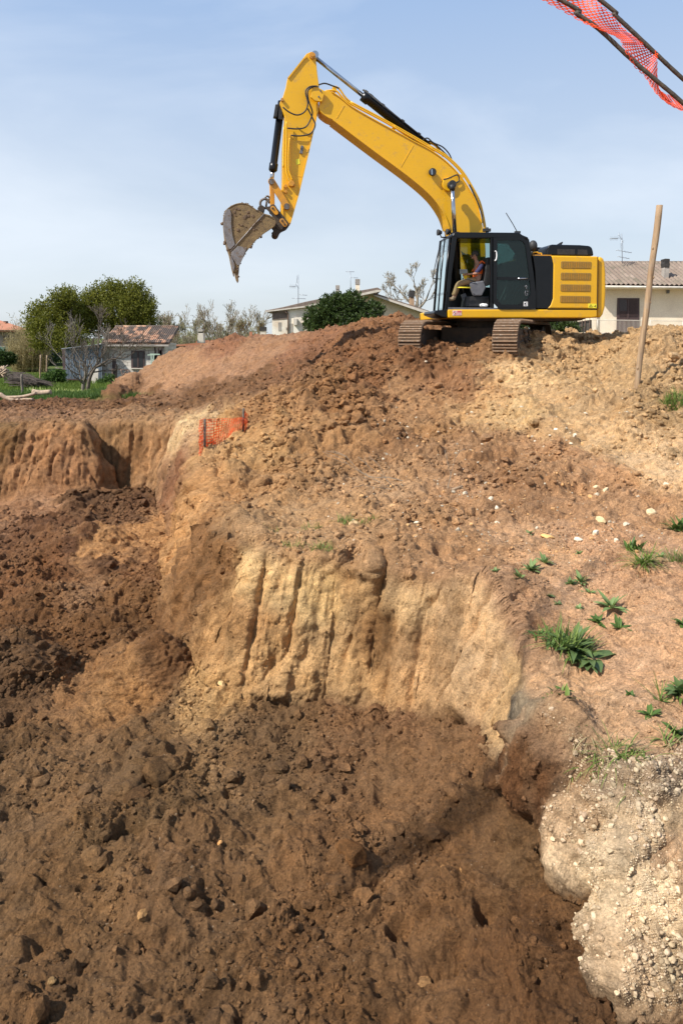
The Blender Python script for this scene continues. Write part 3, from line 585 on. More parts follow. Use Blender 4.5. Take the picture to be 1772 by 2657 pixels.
# single stones big enough to point at
STONES = [((912, 1000), .085, (196, 150, 92), 'brownish yellow boulder near the top of the dark clod slope'), ((919, 1376), .10, (196, 164, 122), 'tan rock among the grass on the brink of the cut bank'), ((1084, 1384), .05, (228, 214, 190), 'round white pebble right of the grassy tan rock'),
 ((1350, 1328), .085, (212, 186, 144), 'broad flat cream rock below a dark hollow in the mound'), ((1348, 1328), .0, (0, 0, 0), ''), ((1418, 1408), .14, (206, 170, 126), 'long flat tan slab lying above the leafy weeds'), ((1552, 1364), .10, (222, 196, 150), 'wedge shaped cream stone at the foot of the mound'),
 ((1500, 1410), .06, (226, 214, 192), 'small white stone just left of two others on the tan ledge'), ((1545, 1402), .06, (226, 212, 186), 'small white stone right of two others on the tan ledge'), ((1688, 1355), .085, (214, 190, 152), 'blocky pale stone at the far right foot of the mound'),
 ((1023, 1333), .075, (214, 176, 130), 'squarish tan rock left of the twiggy debris'), ((1546, 1286), .075, (220, 196, 156), 'topmost of the cream stones grouped on the right slope'), ((1569, 1308), .065, (214, 196, 160), 'lowest of the cream stones grouped on the right slope'),
 ((1243, 1206), .06, (222, 200, 164), 'isolated pale stone in the middle of the mound slope'), ((1442, 1150), .05, (232, 224, 208), 'bright white pebble high on the right slope'), ((1489, 1165), .05, (232, 222, 204), 'white pebble beside the pale sandy streak'),
 ((575, 1822), .06, (208, 172, 120), 'yellowish stone at the left foot of the cut bank'), ((502, 1790), .045, (226, 214, 196), 'small white stone on the dark floor left of the cut bank'), ((373, 2437), .055, (196, 150, 98), 'orange tinted lump in the smooth mud at the lower left'),
 ((135, 2567), .045, (176, 140, 94), 'pale brown lump near the bottom left corner'), ((1205, 2298), .05, (186, 138, 88), 'light brown lump on the mud right of a dark clod'), ((1148, 2305), .035, (190, 142, 92), 'small light lump left of a slightly bigger one'), ((1100, 2555), .05, (186, 140, 92), 'flat light lump near the bottom edge of the mud'),
 ((570, 2220), .03, (200, 150, 96), 'small tan chip in the middle of the mud'), ((1497, 2188), .05, (232, 218, 190), 'white stone at the top of the gravelly bank'), ((1700, 2515), .055, (230, 214, 184), 'rounded pale stone low on the gravelly bank'), ((1570, 2550), .055, (226, 200, 154), 'cream stone at the dark edge of the gravelly bank'),
 ((355, 2100), .17, (98, 74, 52), 'rounded mud boulder in front of a larger one'), ((415, 2030), .22, (100, 78, 56), 'large mud boulder casting a dark shadow on the wet floor'), ((910, 2270), .15, (130, 94, 62), 'lumpy brown clod the size of a head in the foreground mud')]
_T, _F = lumps(8, True, .5)
def subdiv_lump(t, f, r, col, loc, name, label, cat, m):
    bm = bmesh.new(); vs = [bm.verts.new(p) for p in t]
    for a in f: bm.faces.new([vs[i] for i in a])
    bmesh.ops.subdivide_edges(bm, edges=bm.edges[:], cuts=3, use_grid_fill=True, smooth=.4)
    P = np.array([v.co[:] for v in bm.verts], np.float32)
    P = P * (1 + .05 * vnoise(P, .35, 7) + .035 * vnoise(P, .14, 8) + .05 * clod(P + loc[0], .3, 9))[:, None] * r
    for v, p in zip(bm.verts, P): v.co = p
    me = bpy.data.meshes.new(name); bm.to_mesh(me); bm.free()
    a = me.attributes.new('soil', 'FLOAT_COLOR', 'POINT'); cc = np.ones((len(P), 4), np.float32); cc[:, :3] = np.array(lin(col)) * (np.array([.95, .93, .88]) if r < .13 else np.array([1.12, .98, .70])); a.data.foreach_set('color', cc.ravel())
    for p in me.polygons: p.use_smooth = r > .13
    o = link(name, me, m); o.location = loc; o.rotation_euler = (random.uniform(-.4, .4), random.uniform(-.4, .4), random.uniform(0, 6))
    return tag(o, label, cat, 'stones and clods lying apart')
for k, ((px, py), r, col, lab) in enumerate(STONES):
    if r == 0: continue
    h_ = hit(px, py); mud = 'mud' in lab.split()[1] or 'clod the' in lab or 'lump' in lab
    t = _T[k % 8] * np.array([1, .8, .62 if 'flat' not in lab and 'slab' not in lab else .3], np.float32)
    gz_ = ground(h_.x, h_.y)
    subdiv_lump(t, _F, r, col, (h_.x, h_.y, gz_ + r * .15), 'clod' if mud else 'stone', lab, 'clod' if mud else 'stone', M_SOIL if mud else M_STONE)
# ================================================================ the excavator
YAW = R(9.0)
EO = W(1270, 875, 21.0)
EF = Vector((-math.cos(YAW), -math.sin(YAW), 0)); EN = Vector((math.sin(YAW), -math.cos(YAW), 0))
def E(px, py, off):
    r = ray(px, py); s_ = (off - (C0 - EO).dot(EN)) / r.dot(EN)
    return C0 + r * s_
def Ez(n, pts, off): return [E(*z(n, X, Y), off) for X, Y in pts]
def slab(mb, n, pts, off, thick):
    a = Ez(n, pts, off); mb.prism(a, [p - EN * thick for p in a])
YEL = lin((236, 177, 10))
def paint(name, col, rough=.38, dirt=None, amt=.25):
    t = NT(name); v = t.coord()
    col = tuple(k * .92 for k in col)
    cc = t.mix(t.ramp(t.noise(1.5, 5, .6, v), [(.3, 0), (.7, 1)]), col, tuple(k * .93 for k in col))
    if dirt:
        f = t.ramp(t.noise(5, 9, .72, v), [(.60 - amt * .3, 0), (.80 - amt * .2, .75)])
        cc = t.mix(f, cc, dirt); rr = t.mix(f, (rough,) * 3, (.9,) * 3)
    else: rr = rough
    t.bsdf(cc, rr, 0, t.bump(t.noise(30, 4, .6, v), .05, .01), .5, Coat_Weight=.15); return t.m
M_YEL = paint('machine_yellow', YEL, .42, (.34, .22, .10), .16)
M_YELD = paint('dusty_yellow', lin((222, 150, 20)), .5, (.22, .14, .07), .55)
M_BLK = surf('black_paint', (.004, .0043, .005), (.006, .0062, .007), .28, scale=4, spec=.32)
M_BLKM = surf('black_rubber', (.014, .014, .015), (.03, .028, .026), .6, scale=9, bump=.2)
M_GREY = surf('grey_plastic', (.16, .16, .17), (.10, .10, .11), .6, scale=5)
M_CHR = surf('chrome_rod', (.5, .52, .55), (.42, .43, .45), .16, 1.0, scale=6)
M_STL = surf('worn_steel', (.20, .185, .175), (.12, .105, .09), .45, .6, scale=8, bump=.3, dirt=(.16, .10, .05), dirt_amt=.5)
M_MUDDY = surf('muddy_steel', (.25, .165, .07), (.15, .095, .045), .85, 0, scale=7, bump=.55, bscale=28, dirt=(.09, .065, .04), dirt_amt=.25)
M_WEAR = surf('scoured_plate', (.25, .23, .22), (.17, .15, .14), .5, .3, scale=6, bump=.3, dirt=(.16, .095, .045), dirt_amt=.28)
M_DIRT = surf('caked_dirt', (.17, .105, .06), (.10, .065, .04), .95, 0, scale=7, bump=1.0, bscale=30)
M_DARKSIDE = surf('greasy_frame', (.035, .027, .021), (.07, .048, .03), .85, 0, scale=5, bump=.6)
M_GRILLE = surf('vent_mesh', (.30, .19, .035), (.24, .15, .03), .7, 0, scale=60)
M_SEAM = surf('panel_gap', (.03, .02, .01), None, .8)
M_WHT = surf('sticker_white', (.75, .74, .72), None, .5); M_RED = surf('sticker_red', (.62, .05, .04), None, .5); M_STY = surf('sticker_yellow', (.85, .72, .04), None, .5)
def glass(name, tint, trans, rough=.03):
    t = NT(name); a = t.node('BsdfTransparent'); a.inputs['Color'].default_value = tint + (1,)
    g = t.node('BsdfGlossy'); g.inputs['Roughness'].default_value = rough; g.inputs['Color'].default_value = (.9, 1, 1, 1)
    d = t.node('BsdfDiffuse'); d.inputs['Color'].default_value = (.012, .016, .015, 1)
    lw = t.node('LayerWeight'); lw.inputs['Blend'].default_value = .25
    m1 = t.node('MixShader'); m1.inputs[0].default_value = 1 - trans; t.l.new(a.outputs[0], m1.inputs[1]); t.l.new(d.outputs[0], m1.inputs[2])
    m2 = t.node('MixShader'); t.l.new(t.math('MULTIPLY_ADD', lw.outputs['Fresnel'], .55, .02), m2.inputs[0]); t.l.new(m1.outputs[0], m2.inputs[1]); t.l.new(g.outputs[0], m2.inputs[2])
    t.l.new(m2.outputs[0], t.out.inputs['Surface']); return t.m
M_GLS = glass('cab_glass', (.75, .88, .86), .85); M_GLD = glass('dark_door_glass', (.42, .62, .58), .55)
ex = empty('excavator', (EO.x, EO.y, ground(EO.x, EO.y)), 'large yellow tracked excavator with raised boom on top of the earth mound', 'excavator')
def part(mb, name, m, parent=None, bevel=0, label=None, **k):
    o = mb.build(name, m, parent or ex, bevel, **k)
    if label: o['label'] = label
    return o
def disc(mb, c, r, thick, seg=20, n=EN):
    a = n.orthogonal().normalized(); b = n.cross(a)
    p = [c + (a * math.cos(t) + b * math.sin(t)) * r for t in [2 * math.pi * k / seg for k in range(seg)]]
    mb.prism(p, [q - n * thick for q in p])
# -- undercarriage, turned away from the upper body
PH = R(26); TU = Vector((math.sin(PH), math.cos(PH), 0)); TV = Vector((math.cos(PH), -math.sin(PH), 0))
TC = Vector((EO.x - .28, EO.y - .1, 0)); TB = 1.97; TH = 1.08; TL = 2.2; TW = .66
def track(side):
    cx = TC + TV * (1.32 * side)
    # belt profile: flat run below, ramps up at both ends over the idler and the sprocket
    n = 14; prof = []
    r = TH / 2
    for k in range(n + 1):
        a = -math.pi / 2 - math.pi * k / n; prof.append((-TL + r * math.cos(a) * 1.0, r + r * math.sin(a)))
    for k in range(n + 1):
        a = math.pi / 2 - math.pi * k / n; prof.append((TL + r * math.cos(a), r + r * math.sin(a)))
    prof.append((-TL, 0))
    # resample evenly
    L = [0]
    for a, b in zip(prof, prof[1:]): L.append(L[-1] + math.hypot(b[0] - a[0], b[1] - a[1]))
    N = 46; pts = []
    for k in range(N):
        s_ = L[-1] * k / N
        j = max(i for i in range(len(L)) if L[i] <= s_ + 1e-9); j = min(j, len(prof) - 2)
        t_ = (s_ - L[j]) / (L[j + 1] - L[j]); pts.append((prof[j][0] + (prof[j + 1][0] - prof[j][0]) * t_, prof[j][1] + (prof[j + 1][1] - prof[j][1]) * t_))
    w3 = lambda a, h, v: cx + TU * a + TV * v + Vector((0, 0, TB + h))
    belt = MB(); gr = MB()
    for k in range(N):
        p, q = pts[k], pts[(k + 1) % N]
        d = Vector((q[0] - p[0], q[1] - p[1])); nn = Vector((-d.y, d.x)).normalized()     # outward for this winding
        if nn.dot(Vector((p[0] * .2, p[1] - r))) < 0: nn = -nn
        a0, a1 = Vector(p), Vector(p) + d * .93
        o0, o1 = a0 - nn * .06, a1 - nn * .06
        fr = lambda v: [w3(x.x, x.y, v) for x in (o0, a0, a1, o1)]
        belt.prism(fr(-TW / 2), fr(TW / 2))
        for f_, hh in ((.08, .045), (.42, .03), (.74, .03)):
            g0 = Vector(p) + d * f_; g1 = g0 + d * .10
            fr2 = lambda v: [w3(x.x, x.y, v) for x in (g0 - nn * .004, g0 + nn * hh, g1 + nn * hh, g1 - nn * .004)]
            gr.prism(fr2(-TW / 2 + .01), fr2(TW / 2 - .01))
    tk = part(belt, 'track', M_DIRT); part(gr, 'grouser_bars', M_GRS, tk)
    fm = MB()
    a = [w3(x, h, -.17) for x, h in ((-TL + .15, .22), (TL - .15, .22), (TL - .15, .86), (-TL + .15, .86))]
    fm.prism(a, [p + TV * .34 for p in a]); part(fm, 'track_frame', M_DARKSIDE, tk, .03)
    for s2, nm in ((-1, 'idler_wheel'), (1, 'sprocket')):
        w = MB(); disc(w, w3(s2 * TL, r, .16), r - .09, .32, 24, TV)
        disc(w, w3(s2 * TL, r, .26), .2, .5, 14, TV); part(w, nm, M_DARKSIDE, tk, .02)
    for k in range(7): ro = MB(); disc(ro, w3(-1.75 + k * .58, .17, .22), .15, .44, 14, TV); part(ro, 'roller', M_DARKSIDE, tk)
    mud = MB()
    for k in range(60):
        a_ = random.uniform(-TL, TL); mud.ball(w3(a_, .3 + random.random() * .5, random.choice((-.2, .2))), random.uniform(.04, .10), 6, 5, .3)
    tag(part(mud, 'caked_mud', M_DIRT, tk), kind='stuff')
M_GRS = surf('polished_grouser', (.50, .44, .37), (.27, .18, .115), .55, .1, scale=9, bump=.3, dirt=(.24, .15, .09), dirt_amt=1.0)
track(-1); track(1)
mb = MB(); cf = Vector((TC.x, TC.y, 0))
def urect(hl, hw, z0, z1, c_=cf):
    a = [c_ + TU * x + TV * y + Vector((0, 0, z0)) for x, y in ((-hl, -hw), (hl, -hw), (hl, hw), (-hl, hw))]
    mb.prism(a, [p + Vector((0, 0, z1 - z0)) for p in a])
urect(.9, 1.0, TB + .42, TB + .92); part(mb, 'carbody', M_DARKSIDE, None, .05)
mb = MB(); disc(mb, Vector((TC.x, TC.y, TB + 1.24)), .72, .42, 32, Vector((0, 0, 1))); part(mb, 'swing_ring', M_DARKSIDE)
# -- platform
mb = MB(); slab(mb, 2, [(340, 680), (1425, 680), (1425, 736), (1380, 742), (344, 742)], 1.50, 3.0); part(mb, 'platform', M_YEL, None, .035, seg=3)
mb = MB(); slab(mb, 2, [(245, 690), (338, 682), (338, 742), (300, 738), (240, 714)], 1.46, 1.1); part(mb, 'cab_step', M_BLK, None, .03)
mb = MB(); slab(mb, 2, [(342, 664), (976, 672), (976, 682), (342, 682)], 1.47, 1.0); part(mb, 'cab_floor', M_GREY)
mb = MB(); slab(mb, 2, [(440, 742), (1350, 742), (1300, 762), (500, 762)], 1.2, 2.4); part(mb, 'platform_underside', M_DARKSIDE)
# -- engine housing
SHY = [(1093, 288), (1432, 294), (1426, 676), (1062, 674), (1086, 645), (1102, 600), (1106, 350)]
mb = MB(); slab(mb, 2, SHY, 1.50, 3.0); hs = part(mb, 'engine_housing', M_YEL, None, .04, seg=3)
for a, b, cc, d in ((1162, 330, 1382, 383), (1160, 412, 1380, 467), (1158, 497, 1378, 550), (1155, 580, 1376, 632)):
    mb = MB(); slab(mb, 2, [(a + 5, b), (cc - 5, b + 3), (cc, b + 8), (cc - 3, d - 4), (cc - 8, d), (a + 5, d - 2), (a, d - 8), (a, b + 6)], 1.512, .03); g_ = part(mb, 'vent_grille', M_GRILLE, hs, .004)
    mb = MB()
    for k in range(13):
        x_ = a + 10 + (cc - a - 20) * k / 12; slab(mb, 2, [(x_, b + 5), (x_ + 1.6, b + 5), (x_ + .6, d - 4), (x_ - 1, d - 4)], 1.516, .004)
    for k in range(5):
        y_ = b + 8 + (d - b - 16) * k / 4; slab(mb, 2, [(a + 6, y_), (cc - 6, y_ + 3), (cc - 6, y_ + 4.3), (a + 6, y_ + 1.3)], 1.516, .004)
    part(mb, 'mesh_wires', M_YELD, g_)
mb = MB(); slab(mb, 2, [(958, 290), (1094, 291), (1107, 350), (1103, 602), (1087, 647), (1062, 675), (980, 675), (975, 400)], 1.495, 2.9); part(mb, 'black_side_panel', M_BLK, None, .02)
mb = MB(); slab(mb, 2, [(1434, 296), (1455, 297), (1472, 308), (1484, 340), (1490, 420), (1491, 560), (1484, 665), (1470, 715), (1452, 738), (1427, 741)], 1.44, 2.9); part(mb, 'counterweight', M_YEL, None, .10, seg=4, ang=50)
mb = MB(); slab(mb, 2, [(1425, 676), (1429, 676), (1432, 296), (1429, 296)], 1.506, .02); slab(mb, 2, [(1062, 674), (1425, 677), (1425, 681), (1062, 678)], 1.506, .02); part(mb, 'panel_seam', M_SEAM)
mb = MB(); slab(mb, 2, [(1055, 288), (1066, 228), (1080, 212), (1100, 207), (1300, 211), (1370, 217), (1388, 230), (1396, 255), (1401, 290)], 1.22, 1.6); hd = part(mb, 'engine_hood', M_BLK, None, .06, seg=3)
mb = MB(); slab(mb, 2, [(1135, 240), (1262, 243), (1262, 282), (1135, 280)], 1.235, .03); slab(mb, 2, [(1282, 244), (1350, 246), (1356, 283), (1282, 282)], 1.235, .03); part(mb, 'hood_vent', M_BLKM, hd)
mb = MB(); slab(mb, 2, [(1136, 208), (1172, 188), (1176, 190), (1168, 209)], .4, .1); part(mb, 'exhaust_tip', M_BLKM, hd)
mb = MB(); slab(mb, 2, [(985, 226), (1055, 230), (1052, 278), (962, 278), (975, 240)], .5, 1.6); part(mb, 'air_filter_box', M_BLK, None, .03)
mb = MB(); mb.tube(Ez(2, spline([(960, 272), (964, 265), (992, 265), (996, 272), (1018, 272), (1020, 285)], 3), 1.3), .018); part(mb, 'hood_handrail', M_YEL)
mb = MB(); slab(mb, 2, [(956, 282), (1094, 284), (1094, 292), (956, 291)], 1.44, 2.7); part(mb, 'deck_cover', M_YELD, None, .01)
mb = MB(); mb.ball(E(*z(2, 958, 220), .9), (.13, .13, .17), 12, 8); mb.tube([E(*z(2, 945, 290), .9), E(*z(2, 958, 240), .9)], .05); part(mb, 'intake_cap', M_BLKM)
# -- cab
NEAR, FAR = 1.47, .47
cab = MB()
slab(cab, 2, [(372, 152), (384, 124), (400, 118), (860, 121), (882, 138), (925, 155), (928, 172), (900, 170), (660, 164), (420, 166)], NEAR, NEAR - FAR)
cab = part(cab, 'cab_roof', M_BLK, None, .035, seg=3, label='black flat roof of the operator cab')
fr = MB()
def bar2(n, p, q, off, w, dep, mbx): 
    a, b = E(*z(n, *p), off), E(*z(n, *q), off); mbx.bar(a - EN * dep / 2, b - EN * dep / 2, dep, w, up=(b - a).cross(EN))
for off in (NEAR, FAR + .08):
    k = .0 if off > 1 else 0
    slab(fr, 2, [(372, 150), (408, 152), (404, 178), (372, 400), (342, 690), (318, 690), (345, 400)], off, .08)
    slab(fr, 2, [(650, 160), (676, 160), (676, 676), (650, 676)], off, .08)
slab(fr, 2, [(905, 165), (930, 168), (955, 300), (975, 400), (978, 676), (955, 676), (950, 420), (932, 300)], FAR + .08, .08)
for (p, q) in (((345, 155), (385, 150)), ((258, 705), (330, 700))):
    pass
# front frame across the cab
for X, Y in ((372, 150), (335, 560), (322, 688)):
    a = E(*z(2, X, Y), NEAR); fr.bar(a, a - EN * (NEAR - FAR), .07, .07, up=(1, 0, 0))
slab(fr, 2, [(330, 560), (352, 560), (345, 680), (322, 680)], NEAR, .08)
part(fr, 'cab_frame', M_BLK, None, .012)
# curved windscreen and its dark surround stand ahead of the pillars
A1 = [(372, 150), (345, 400), (322, 690)]
ws = MB(); fa = [E(*z(2, X, Y), NEAR - .06) + EF * .05 for X, Y in A1]; fb = [p - EN * (NEAR - FAR - .06) for p in fa]
for i in range(2): ws.add([fa[i], fb[i], fb[i + 1], fa[i + 1]], [(0, 1, 2, 3)])
part(ws, 'windscreen', M_GLS)
ft = MB()
for t0 in (.98, .55, .03):
    a = [p - EN * (t0 * (NEAR - FAR - .06)) for p in fa]; ft.tube(a, .035 if t0 != .55 else .022, 6)
a = fa[0].lerp(fa[1], .55); part(ft, 'windscreen_frame', M_BLK)
wp = MB(); wp.tube([E(*z(8, 620, 175), FAR) , E(*z(8, 560, 420), FAR), E(*z(8, 500, 700), FAR), E(*z(8, 498, 735), FAR), E(*z(8, 540, 742), FAR)], .014, 5); part(wp, 'wiper', M_BLKM)
for (X, Y, off) in ((600, 20, .9), (740, 10, .55)):
    l = MB(); c_ = E(*z(8, X, Y), off); l.tube([c_ + EF * .06, c_ + EF * .03, c_ - EF * .07], [.085, .09, .045], 12); l.tube([c_, E(*z(8, X + 30, 95), off), E(*z(8, 790, 95), off)], .02, 6)
    part(l, 'cab_work_lamp', M_BLKM)
mr = MB(); 
for (X, Y, s_) in ((640, 350, .10), (645, 255, .07), (720, 215, .06)):
    c_ = E(*z(8, X, Y), FAR - .02); mr.box(c_, (s_ * .8, s_ * 2, s_ * 2.0), Matrix.Rotation(.3, 3, 'Y'))
mr.tube([E(*z(8, 560, 395), FAR), E(*z(8, 640, 350), FAR), E(*z(8, 760, 260), FAR)], .015, 6); part(mr, 'front_mirror', M_BLKM, None, .01)
hf = MB(); slab(hf, 2, [(392, 178), (430, 180), (432, 470), (380, 520), (350, 520)], FAR + .02, .05); slab(hf, 2, [(345, 500), (645, 520), (645, 672), (338, 668)], FAR + .02, .05); part(hf, 'far_side_panel', M_BLK)
gl = MB(); slab(gl, 2, [(432, 178), (650, 180), (650, 520), (432, 500)], FAR + .03, .01); part(gl, 'far_side_window', M_GLS)
bk = MB(); slab(bk, 2, [(860, 175), (925, 180), (975, 400), (975, 672), (960, 672), (945, 420), (915, 250)], NEAR - .1, NEAR - FAR - .15); part(bk, 'cab_back_wall', M_BLK)
# the door, folded back against the rear side window
dr = MB()
DO = [(672, 158), (880, 158), (912, 172), (930, 205), (962, 420), (978, 560), (978, 676), (716, 676), (672, 630)]
DI = [(700, 178), (868, 176), (890, 188), (904, 215), (930, 420), (944, 560), (930, 590), (860, 645), (726, 645), (696, 602)]
import itertools
def ring(mb, n, out, inn, off, thick):
    """closed frame between two outlines, resampled to the same count"""
    def rs(P, N=56):
        P = [Vector(p) for p in P] + [Vector(P[0])]; L = [0]
        for a, b in zip(P, P[1:]): L.append(L[-1] + (b - a).length)
        o = []
        for k in range(N):
            s_ = L[-1] * k / N; j = max(i for i in range(len(L)) if L[i] <= s_ + 1e-9); j = min(j, len(P) - 2)
            o.append(P[j].lerp(P[j + 1], (s_ - L[j]) / (L[j + 1] - L[j])))
        return o
    A_, B_ = rs(out), rs(inn); N = len(A_)
    a = Ez(n, [tuple(p) for p in A_], off); b = Ez(n, [tuple(p) for p in B_], off)
    vs = a + b + [p - EN * thick for p in a] + [p - EN * thick for p in b]; f = []
    for i in range(N):
        j = (i + 1) % N
        f += [(i, j, N + j, N + i), (2 * N + j, 2 * N + i, 3 * N + i, 3 * N + j), (j, i, 2 * N + i, 2 * N + j), (N + i, N + j, 3 * N + j, 3 * N + i)]
    mb.add(vs, f)
ring(dr, 2, DO, DI, NEAR + .06, .05); slab(dr, 2, [(700, 442), (945, 448), (947, 470), (700, 466)], NEAR + .055, .04)
door = part(dr, 'cab_door', M_BLK)
dg = MB(); slab(dg, 2, [(p[0] + (820 - p[0]) * -.03, p[1] + (400 - p[1]) * -.03) for p in DI], NEAR + .035, .008); part(dg, 'door_glass', M_GLD, door)
hb = MB(); hb.tube(Ez(2, spline([(682, 256), (692, 262), (695, 290), (690, 318), (680, 326)], 4), NEAR + .09), .018); part(hb, 'grab_handle', M_WHT, door)
hb = MB(); hb.tube(Ez(2, [(846, 456), (916, 454)], NEAR + .085), .02); part(hb, 'door_handle', M_CHR, door)
st = MB(); slab(st, 2, [(890, 624), (920, 624), (920, 656), (890, 656)], NEAR + .064, .004); sto = part(st, 'white_sticker', M_WHT, door)
st = MB(); slab(st, 2, [(896, 632), (906, 632), (906, 642), (896, 642)], NEAR + .067, .003); slab(st, 2, [(908, 630), (915, 630), (915, 634), (908, 634)], NEAR + .067, .003); slab(st, 2, [(896, 646), (914, 646), (914, 650), (896, 650)], NEAR + .067, .003); part(st, 'sticker_print', M_BLK, sto)
gr_ = MB()
for P in ([(906, 505), (915, 515), (908, 525), (918, 538)], [(905, 545), (900, 560), (904, 578), (914, 580), (920, 566), (912, 562)], [(918, 545), (922, 556)], [(900, 508), (903, 520)]):
    gr_.tube(Ez(2, P, NEAR + .05), .012, 5)
part(gr_, 'model_lettering', M_GREY, door)
for k in range(5):
    gr_ = MB(); gr_.tube(Ez(2, spline([(715 + k * 28, 620 - k * 3), (745 + k * 28, 560), (775 + k * 30, 490 + k * 4)], 3), NEAR - .35), .022, 6); part(gr_, 'guard_rail', M_GREY, door)
rw = MB(); slab(rw, 2, [(690, 175), (905, 175), (945, 420), (955, 660), (690, 660)], FAR + .03, .01); part(rw, 'rear_far_window', M_GLS)
# seat and controls
se = MB(); slab(se, 2, [(500, 492), (560, 478), (600, 470), (620, 520), (590, 580), (530, 582), (512, 540)], 1.28, .12); slab(se, 2, [(505, 480), (600, 474), (612, 500), (500, 506)], 1.2, .5)
se = part(se, 'seat_cushion', M_GREY, None, .03)
sb = MB(); slab(sb, 2, [(600, 480), (612, 380), (626, 300), (650, 300), (655, 400), (650, 500), (620, 512)], 1.2, .5); part(sb, 'seat_backrest', M_BLKM, se, .03)
sb = MB(); slab(sb, 2, [(480, 585), (640, 585), (640, 660), (470, 660)], 1.2, .5); part(sb, 'seat_base', M_BLKM, se, .02)
sb = MB(); slab(sb, 2, [(440, 575), (468, 560), (500, 650), (470, 655)], 1.0, .08); part(sb, 'control_console', M_GREY, None, .01); sb = MB(); sb.tube(Ez(2, [(455, 560), (445, 500), (450, 450)], .95), .02, 6); part(sb, 'travel_lever', M_BLKM); sb = MB(); sb.tube(Ez(2, [(480, 452), (510, 470), (540, 480)], 1.3), .016, 6); part(sb, 'joystick', M_BLKM)
sb = MB(); slab(sb, 2, [(428, 388), (482, 388), (486, 415), (430, 425)], .8, .04); part(sb, 'monitor', M_GREY, None, .008)
sb = MB(); sb.tube(Ez(2, [(402, 520), (503, 522)], 1.35), .018, 6); part(sb, 'lock_lever', M_STY)
sb = MB(); sb.ball(E(*z(2, 602, 650), 1.3), (.13, .1, .05), 8, 6, .2); part(sb, 'rag', M_WHT, None)
an = MB(); an.tube(Ez(2, [(845, 120), (812, 60), (775, 0), (762, -22)], 1.0), .012, 5); an.box(E(*z(2, 845, 120), 1.0), (.16, .1, .06)); part(an, 'whip_aerial', M_BLKM)
bc = MB(); bc.tube([E(*z(2, 625, 120), .9), E(*z(2, 625, 84), .9)], [.05, .04], 8); bc.box(E(*z(2, 622, 104), .9), (.22, .12, .08)); part(bc, 'roof_beacon', M_BLKM)
# stickers on the platform edge and the housing
st = MB(); slab(st, 2, [(375, 688), (440, 688), (440, 723), (375, 723)], 1.507, .005); s1 = part(st, 'safety_sticker', M_WHT, None, 0, label='white and red no entry sticker under the cab')
st = MB(); 
cx_, cy_ = 391, 706
ring(st, 2, [(cx_ + 14 * math.cos(a), cy_ + 15 * math.sin(a)) for a in [k * math.pi / 12 for k in range(24)]], [(cx_ + 10.5 * math.cos(a), cy_ + 11.5 * math.sin(a)) for a in [k * math.pi / 12 for k in range(24)]], 1.510, .003)
slab(st, 2, [(381, 699), (383, 696), (401, 713), (399, 716)], 1.510, .003); slab(st, 2, [(407, 690), (438, 690), (438, 698), (407, 698)], 1.510, .003)
for a, b in ((408, 701), (416, 701), (424, 701), (432, 701), (408, 709), (418, 709), (430, 709), (408, 716), (420, 716), (430, 716)): slab(st, 2, [(a, b), (a + 6, b), (a + 6, b + 5), (a, b + 5)], 1.510, .003)
part(st, 'sticker_print', M_RED, s1)
st = MB(); slab(st, 2, [(388, 700), (392, 699), (394, 712), (390, 713)], 1.512, .003); part(st, 'sticker_figure', M_BLK, s1)
st = MB(); slab(st, 2, [(1359, 637), (1420, 639), (1419, 671), (1358, 669)], 1.507, .005); s2 = part(st, 'warning_sticker', M_STY, None, 0, label='yellow warning triangle sticker below the vents')
st = MB(); ring(st, 2, [(1378, 642), (1391, 664), (1365, 664)], [(1378, 647), (1386, 661), (1370, 661)], 1.510, .003); slab(st, 2, [(1398, 656), (1408, 655), (1408, 658), (1398, 659)], 1.510, .003); slab(st, 2, [(1410, 648), (1414, 648), (1414, 664), (1410, 664)], 1.510, .003); part(st, 'sticker_print', M_BLK, s2)
# -- boom
BT = [(600, 283), (650, 288), (700, 320), (760, 368), (900, 449), (1000, 503), (1100, 558), (1180, 600), (1260, 656), (1340, 735), (1400, 822), (1440, 905), (1464, 1000), (1478, 1080), (1484, 1180), (1476, 1300), (1455, 1345)]
BB = [(1425, 1350), (1385, 1260), (1352, 1160), (1312, 1085), (1288, 1030), (1262, 958), (1218, 888), (1168, 833), (1100, 774), (1020, 712), (900, 624), (800, 549), (690, 466), (655, 440), (628, 428), (592, 400), (580, 372)]
def box_boom(name, n, outline, off, thick, m, lip=.03):
    """box section: two web plates, and flange plates that stand a little proud of them"""
    b = MB(); a = Ez(n, [tuple(p) for p in outline], off - lip); b.prism(a, [p - EN * (thick - 2 * lip) for p in a])
    return part(b, name, m, None, .012)
bt2 = spline(BT, 4); bb2 = spline(BB, 4)
boom = box_boom('boom', 1, bt2 + bb2, .31, .62, M_YEL)
def flange(curve, w, parent, name, n=1, off=.31, thick=.62, flip=1):
    b = MB(); P = [Vector(p) for p in curve]; outer = []; inner = []
    for i, p in enumerate(P):
        t_ = (P[min(i + 1, len(P) - 1)] - P[max(i - 1, 0)]).normalized(); nn = Vector((-t_.y, t_.x)) * flip
        outer.append(p - nn * w * .35); inner.append(p + nn * w * .65)
    a = Ez(n, [tuple(p) for p in outer + inner[::-1]], off); b.prism(a, [p - EN * thick for p in a]); return part(b, name, M_YEL, parent)
flange(bt2[4:-16], 5, boom, 'top_flange'); flange(bb2[16:-12], 5, boom, 'bottom_flange')
